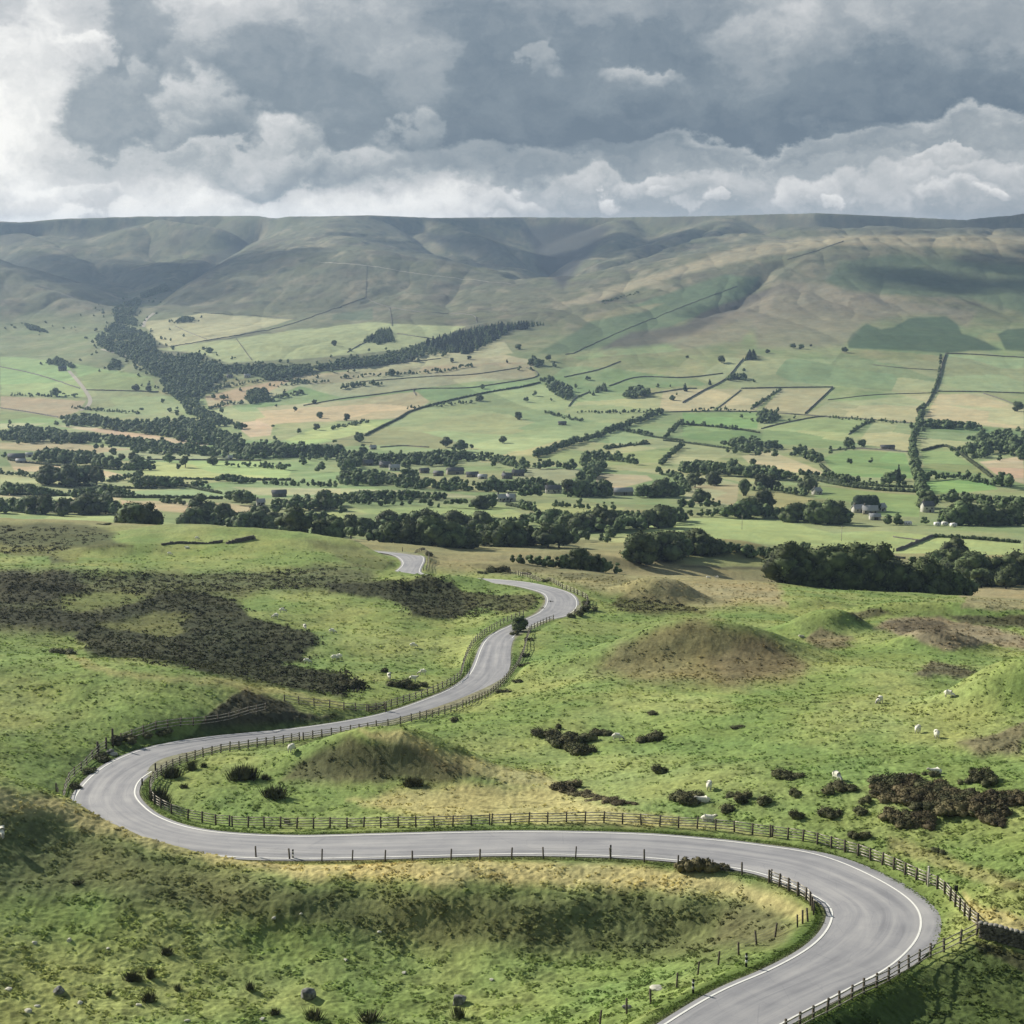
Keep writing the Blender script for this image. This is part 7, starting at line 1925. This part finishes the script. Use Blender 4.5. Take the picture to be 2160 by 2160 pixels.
plants([(1142, 1553, 1.9, .7), (1165, 1556, 2.0, .7), (1172, 1572, 1.8, .8), (1190, 1577, 1.9), (1205, 1562, 1.8), (1216, 1590, 1.9), (1236, 1562, 2.2, .7), (1232, 1591, 1.5), (1260, 1549, 1.9, .6), (1276, 1551, 1.5, .6)], "dark bush", "right of the dark knoll", 180, "dark bushes clumped right of the dark knoll", BUSH, 'bush', 'bush')
plants([(1374, 1562, 1.9, .7), (1388, 1560, 1.3, .6), (1374, 1508, 1.2, .5), (1393, 1632, 1.3), (1178, 1537, .7, 1.5), (1651, 1640, 1.9, .6), (1668, 1643, 1.4, .6), (1673, 1678, .9), (1565, 1694, 1.3), (1610, 1698, 1.25), (1537, 1710, 1.3, .7), (1541, 1680, .8, .6), (1682, 1727, 1.1)], "small dark bush", "in the mid right pasture", 150, "bushes scattered over the right pasture", BUSH, 'bush', 'bush')
plants([(1742, 1720, 1.4, .8), (1757, 1723, 1.1, .8), (1762, 1665, 1.8, .6), (1785, 1668, 1.4, .6), (1813, 1718, 1.2, .8), (1826, 1693, .9), (1813, 1769, 1.0), (1851, 1676, 1.3, .6), (1559, 1536, 1.4, .4), (1969, 1640, 1.1, .7), (2058, 1650, 1.3, 1.1), (2074, 1648, 1.7, 1.1), (2090, 1655, 1.2), (2040, 1653, .8), (1980, 1800, .7, .7)], "tussocky bush", "round the bracken patch", 140, "tussocky bushes round the bracken patch", BUSH, 'bush', 'bush')
_bk = []
for cx, cy, rx, ry, n in ((1900, 1672, 46, 26, 17), (1985, 1690, 42, 30, 22), (2040, 1706, 40, 22, 14), (1925, 1735, 36, 14, 10), (2100, 1725, 30, 18, 10), (2130, 1690, 36, 12, 8), (1882, 1655, 20, 8, 4)):
    for _ in range(n):
        t = R_.uniform(0, 6.28); r = math.sqrt(R_.uniform(0, 1))
        _bk.append((cx + rx * r * math.cos(t), cy + ry * r * math.sin(t), float(R_.uniform(1.0, 1.9)), float(R_.uniform(.6, .95))))
for i, it in enumerate(_bk):
    p = hit([it[0]], [it[1]], 130)[0]
    o = link('bracken_clump', (BRAC + BUSH)[i % 7 if i % 3 else i % 4], None, tuple(p), float(R_.uniform(0, 6)), (it[2], it[2], it[2] * it[3]))
    tag(o, "brown bracken clump within the big dark patch in the right pasture", 'bracken', 'bracken clumps of the big patch in the right pasture')
plants([(1425, 1686, 1.5, .6), (1436, 1690, 1.6, .7), (1451, 1697, 1.7, .8), (1462, 1700, 1.2, .8), (1448, 1683, 1.1)], "dark bush", "beyond the middle fence", 150, "bushes in the clump beyond the middle fence", BUSH, 'bush', 'bush')
plants([(511, 1646, 1.5), (497, 1647, 1.1), (530, 1644, 1.3), (583, 1683, 1.5, .8), (567, 1682, 1.0, .8), (367, 1640, 1.0, 1.2), (357, 1642, .9, 1.2), (404, 1624, .8, 1.3), (388, 1662, .6, .8), (335, 1690, 1.4), (345, 1697, 1.0), (870, 1658, 1.0), (884, 1657, .8), (862, 1659, .8), (560, 1645, .6), (430, 1620, .5), (605, 1738, .5)], "rush clump", "inside the road loop", 150, "rushes inside the road loop", RUSH, 'rush_tuft', 'rushes', 1.35)
plants([(1182, 1664, 1.9, .7), (1196, 1668, 1.5, .6), (1215, 1676, 1.3, .4), (1240, 1682, 1.4, .4), (1265, 1687, 1.4, .4), (1290, 1692, 1.4, .4), (1315, 1698, 1.3, .4)], "dark tuft", "on the loop's little bank", 150, "tufts on the little bank inside the loop", BRAC, 'heather_tuft', 'heather')
plants([(813, 1418, .9), (843, 1449, 1.7, .9), (866, 1453, 1.4, .8), (876, 1451, 1.2, .8), (893, 1448, 1.2, .7), (742, 1449, 1.9, .9), (757, 1450, 1.6, .9), (725, 1438, 1.2, 1.3), (728, 1447, 1.4, .9), (712, 1452, 1.1)], "dark rush clump", "left of the road", 240, "rushes in the sheep pasture left of the road", BUSH, 'rush_tuft', 'rushes', 1.1)
plants([(134, 1379, 2.0, .6), (118, 1378, 1.3, .5), (24, 1120, 1.8, .7), (225, 1107, 2.4, .4)], "low dark bush", "on the left crests", 240, "bushes on the left crests", BUSH, 'bush', 'bush')
plants([(277, 2068, 1.0, .9), (290, 2070, .7), (317, 2064, .7, 1.6), (313, 2114, 1.1, .7), (352, 2013, .9, .9), (162, 1866, .9, .5), (527, 2093, .6, 1.6), (663, 2152, 1.2, .8), (579, 2142, .8, .7), (780, 2156, 1.5, .6), (968, 2148, .9, 1.5), (230, 2100, .5), (375, 2090, .5, 1.3)], "dark thistly tuft", "in the nearest grass", 105, "tufts in the nearest grass", RUSH, 'rush_tuft', 'rushes', 1.0)
plants([(250, 1570, 1.5), (275, 1562, 1.2), (185, 1632, 1.2, .8), (215, 1604, 1.4, .8), (160, 1664, 1.1, .8), (310, 1556, 1.1, .8), (345, 1548, 1.1, .8)], "leafy bush", "outside the left bend", 175, "bushes on the outer verge of the left bend", BUSH, 'bush', 'bush')
plants([(1087, 1338, 1.2), (1104, 1385, 1.2, .8), (1106, 1405, 1.1, .7), (1112, 1352, 1.0), (1236, 1290, 1.8), (1224, 1298, 1.5), (1206, 1303, 1.3), (1235, 1275, 1.3), (1090, 1440, 1.2, .7), (1062, 1462, 1.2, .7), (700, 1560, 1.1, .7), (960, 1522, 1.1, .7)], "leafy bush", "by the right-hand fence", 230, "bushes against the right-hand fence", BUSH, 'bush', 'bush')
plants([(1065, 1206, 2.6, .9), (1050, 1208, 2.2), (1034, 1207, 2.4), (1110, 1212, 1.3), (1018, 1210, 1.4, .7), (1150, 1230, 1.3, .7), (905, 1172, 2.0), (892, 1160, 1.5)], "dark thorn bush", "by the hidden road", 440, "thorn bushes above the hidden part of the road", BUSH, 'bush', 'bush')

# rough growth of the heather hollow: nobody could count it
U_, V_ = [], []
for P, n in (([z for z in z1([(420, 700), (700, 840), (1000, 880), (1300, 940), (1750, 1025), (1932, 1060), (1990, 1000), (1932, 930), (1800, 905), (1600, 860), (1740, 850), (1720, 800), (1760, 760), (1780, 710), (1600, 640), (1450, 600), (1370, 520), (1150, 450), (900, 460), (640, 540), (1000, 560), (1080, 620), (1060, 690), (860, 705), (640, 670)])], 1500),
             (z2([(200, 400), (350, 400), (480, 360), (560, 390), (650, 450), (1100, 490), (1050, 560), (680, 600), (400, 580), (370, 540)]), 700), (z1([(0, 340), (600, 350), (1100, 360), (1900, 320), (1900, 430), (1150, 450), (900, 460), (400, 560), (0, 650)]), 1300),
             (z1([(1850, 900), (2050, 930), (2060, 1000), (1900, 1060), (1700, 1010)]), 130), ([(1280, 1292), (1330, 1262), (1420, 1268), (1480, 1292)], 130), (z1([(0, 80), (550, 90), (650, 150), (300, 230), (0, 240)]), 350)):
    P = np.array(P); a = R_.uniform(P[:, 0].min(), P[:, 0].max(), n * 6); c = R_.uniform(P[:, 1].min(), P[:, 1].max(), n * 6)
    m = in_poly(P, a, c); U_ += list(a[m][:n]); V_ += list(c[m][:n])
_gr = [z1([(345, 495), (560, 455), (870, 470), (640, 545), (482, 572), (350, 565)]), z1([(600, 640), (900, 560), (1080, 600), (1000, 640), (1075, 690), (1000, 712), (860, 700), (640, 665)])]
_k = ~in_poly(np.array(_gr[0]), np.array(U_), np.array(V_)) & ~in_poly(np.array(_gr[1]), np.array(U_), np.array(V_))
hp = hit(np.array(U_)[_k], np.array(V_)[_k], 230)
VV = []; FQ = []; n0 = 0
for p in hp:
    if not np.isfinite(p[1]) or p[1] > 720: continue
    s = R_.uniform(.28, .85); k = 16; p = p + np.array([*R_.normal(0, 1.6, 2), 0]); p[2] = H(p[0], p[1])[0]
    d = R_.normal(0, 1, (k, 3)); d[:, 2] = np.abs(d[:, 2]) + .2; d /= np.linalg.norm(d, axis=1)[:, None]
    V2, F2 = leafquads(d * np.array([s, s, s * .6]), d, .55 * s, R_, .5)
    VV.append(V2 + p); FQ.append(F2 + n0); n0 += len(V2)
o = link('heather', newmesh('heather', np.vstack(VV), np.vstack(FQ), M_heath)); tag(o, "dark heather and rushes covering the hollow left of the road", None, None, 'stuff')


# ------------------------------------------------------------------ sheep
def sheep_mesh(name, graze, lying=False):
    L = 0 if not lying else -.38
    head = [(0, -.62, .52), (0, -.78, .30), (0, -.90, .14)] if graze else [(0, -.60, .84), (0, -.78, .98), (0, -.98, .92)]
    V = [(0, 0, .72), (0, .34, .72), (0, .56, .66), (0, -.32, .72), head[0], head[1], head[2]]
    Rr = [(.29, .30), (.30, .31), (.17, .2), (.27, .29), (.13, .15), (.10, .12), (.06, .07)]
    E = [(0, 1), (1, 2), (0, 3), (3, 4), (4, 5), (5, 6)]
    for sx in (-1, 1):
        for yy, a in ((.40, 1), (-.32, 3)):
            i = len(V)
            if lying:
                V += [(sx * .2, yy, .5), (sx * .24, yy - .14, .44), (sx * .24, yy - .3, .42)]
            else:
                V += [(sx * .15, yy, .46), (sx * .15, yy + (.05 if a == 1 else 0), .24), (sx * .15, yy, .02)]
            Rr += [(.10, .11), (.045, .05), (.045, .05)]
            E += [(a, i), (i, i + 1), (i + 1, i + 2)]
        i = len(V); V += [tuple(np.array(head[1]) + (sx * .09, .04, .06)), tuple(np.array(head[1]) + (sx * .17, .05, .04))]; Rr += [(.035, .03), (.02, .02)]; E += [(5, i), (i, i + 1)]
    i = len(V); V += [(0, .70, .50)]; Rr += [(.05, .05)]; E += [(2, i)]
    me = bpy.data.meshes.new(name); me.from_pydata([(x, y, z + L) for x, y, z in V], E, [])
    o = bpy.data.objects.new('tmp', me); COL.objects.link(o)
    sk = o.modifiers.new('s', 'SKIN')
    for v, r in zip(me.skin_vertices[0].data, Rr): v.radius = r; v.use_root = False
    me.skin_vertices[0].data[0].use_root = True
    sb = o.modifiers.new('b', 'SUBSURF'); sb.levels = 2; sb.render_levels = 2
    dg = bpy.context.evaluated_depsgraph_get(); dg.update()
    m2 = bpy.data.meshes.new_from_object(o.evaluated_get(dg)); m2.name = name
    bpy.data.objects.remove(o)
    m2.materials.clear(); m2.materials.append(M_wool); m2.materials.append(M_face)
    for p in m2.polygons:
        c = p.center
        p.material_index = 1 if (c[1] < -.70 or c[2] < .33 + L) else 0
        p.use_smooth = True
    return m2


M_wool = mat('fleece', (.72, .70, .60), .95, .10, 9.0, (.80, .78, .68), bump=.6)
M_face = mat('sheep_face', (.40, .38, .33), .9, .15, 5.0)
SHEEP = [sheep_mesh('sheep', True), sheep_mesh('sheep', False), sheep_mesh('sheep', False, True)]
# facing: angle of the head from +y... 0 = head towards the viewer
FL = [("in the pasture left of the road", 240, "sheep in the pasture left of the road", [(872, 1367, 0, 1.6), (891, 1424, 0, -1.4), (821, 1433, 0, .2), (872, 1438, 1, 1.4), (701, 1337, 0, 1.5), (706, 1394, 0, 1.8), (714, 1391, 0, -1.3), (648, 1401, 0, 1.5)]),
      ("on the green slope beside the heather hollow", 240, "sheep beside the heather hollow", [(596, 1292, 0, 1.5), (581, 1304, 0, -1.2), (643, 1328, 0, .4)]),
      ("on the far green hill by the broken wall", 400, "sheep on the far left hill", [(358, 1172, 0, 1.5), (395, 1157, 2, -1.5), (416, 1139, 0, 1.5)]),
      ("in the upper right field", 180, "sheep in the upper right pasture", [(1855, 1484, 0, -.8), (2002, 1473, 0, 1.0), (1936, 1547, 0, 2.6), (1975, 1559, 0, 3.1), (1302, 1563, 0, 1.6)]),
      ("among the right field bushes", 140, "sheep among the bushes of the right pasture", [(1765, 1649, 0, .5), (1906, 1646, 2, 1.5), (1973, 1634, 2, -1.4), (1496, 1668, 0, 2.9), (1484, 1694, 2, -1.5), (1493, 1733, 2, 1.5)])]
for area, ymin, grp, its in FL:
    its = sorted(its)
    for (u, v, kd, rz), w in zip(its, ordinals(len(its))):
        p = hit([u], [v], ymin)[0]
        o = link('sheep', SHEEP[kd], None, tuple(p), rz, 1.12)
        tag(o, f"sheep {area}, {w} of {len(its)}", 'sheep', grp)
for u, v, ymin, rz, lab in ((615, 1588, 150, 2.7, "white sheep standing alone at the left foot of the dark knoll"), (4, 1770, 105, .4, "sheep half cut by the left edge on the near slope"), (1494, 1222, 560, 1.4, "left one of two tiny sheep in the pale moor field"), (1512, 1222, 560, -1.4, "right one of two tiny sheep in the pale moor field")):
    p = hit([u], [v], ymin)[0]
    o = link('sheep', SHEEP[0 if rz > 0 else 1], None, tuple(p), rz, 1.12); tag(o, lab, 'sheep')


# ------------------------------------------------------------------ grass: tussocks of blades over the near slopes
M_blade = bpy.data.materials.new('grass_blades'); M_blade.use_nodes = True
t = M_blade.node_tree; t.nodes.clear(); q = NB(t)
_at = q.n('ShaderNodeAttribute', attribute_name='cover'); _d = q.n('ShaderNodeBsdfDiffuse'); _s = q.n('ShaderNodeBsdfTranslucent'); _m = q.n('ShaderNodeMixShader'); _o = q.n('ShaderNodeOutputMaterial')
t.links.new(_at.outputs['Color'], _d.inputs[0]); t.links.new(_at.outputs['Color'], _s.inputs[0]); _m.inputs[0].default_value = .48
t.links.new(_d.outputs[0], _m.inputs[1]); t.links.new(_s.outputs[0], _m.inputs[2]); t.links.new(_m.outputs[0], _o.inputs[0])
_ok = np.nonzero((gy > 110) & (gy < 520) & (np.abs(gx / gy) < .34) & (grd > 1.0))[0]
rg = np.random.default_rng(5)
NT = int(GRASS)
pk = rg.choice(_ok, NT, replace=False)
# tussocks gather in patches
den = fbm(gx[pk] / 2.6, gy[pk] / 2.6, 3, 140) + .5 * fbm(gx[pk] / 17, gy[pk] / 17, 2, 141) + .35 * (DETL[pk] - .35)
pk = pk[den > .12 + rg.uniform(-.25, .25, NT)]
_edge = np.nonzero((gy > 110) & (gy < 330) & (grd > .32) & (grd < 1.3))[0]
pk = np.r_[pk, rg.choice(_edge, min(len(_edge), 16000), replace=False)]
n = len(pk); nbl = 4
sz = rg.uniform(.13, .31, n) * np.interp(gy[pk], [110, 200, 500], [.85, 1.0, 1.9]) * np.interp(DETL[pk], [0, .35, 1], [.8, 1, 1.2]) * np.interp(grd[pk], [.3, 1.2, 3.5], [.42, .6, 1])
B = np.stack([gx[pk], gy[pk], gz[pk]], 1)
shade = (1 + .20 * rg.normal(0, 1, n)).clip(.5, 1.5)
Ck = COLR[pk] * (shade * 1.32)[:, None]
Vs = []; Cs = []
for k in range(nbl):
    off = rg.normal(0, .38, (n, 2)) * sz[:, None]
    Pq = B + np.c_[off, sz * rg.uniform(.18, .45, n)]
    N = rg.normal(0, .45, (n, 3)); N[:, 2] = np.abs(N[:, 2]) + 1.0; N[:, 1] -= .15
    N /= np.linalg.norm(N, axis=1)[:, None]
    a = np.cross(N, rg.normal(0, 1, (n, 3))); a /= np.linalg.norm(a, axis=1)[:, None]; c = np.cross(N, a)
    s1 = (sz * rg.uniform(.45, .85, n))[:, None]; s2 = s1 * rg.uniform(.4, .8, (n, 1))
    Vs.append(np.stack([Pq - a * s1 - c * s2 * .5, Pq + a * s1 * .4 - c * s2, Pq + a * s1 + c * s2 * .4, Pq - a * s1 * .3 + c * s2], 1))
    Cs.append(np.repeat((Ck * rg.uniform(.8, 1.2, (n, 1)))[:, None, :], 4, 1))
V = np.stack(Vs, 1).reshape(-1, 3); C = np.stack(Cs, 1).reshape(-1, 3)
C = np.c_[C, np.ones(len(C))]
o = link('grass', newmesh('grass', V, np.arange(len(V)).reshape(-1, 4), M_blade, attr={'cover': C})); tag(o, "rough tussocky pasture grass on the near slopes", None, None, 'stuff')
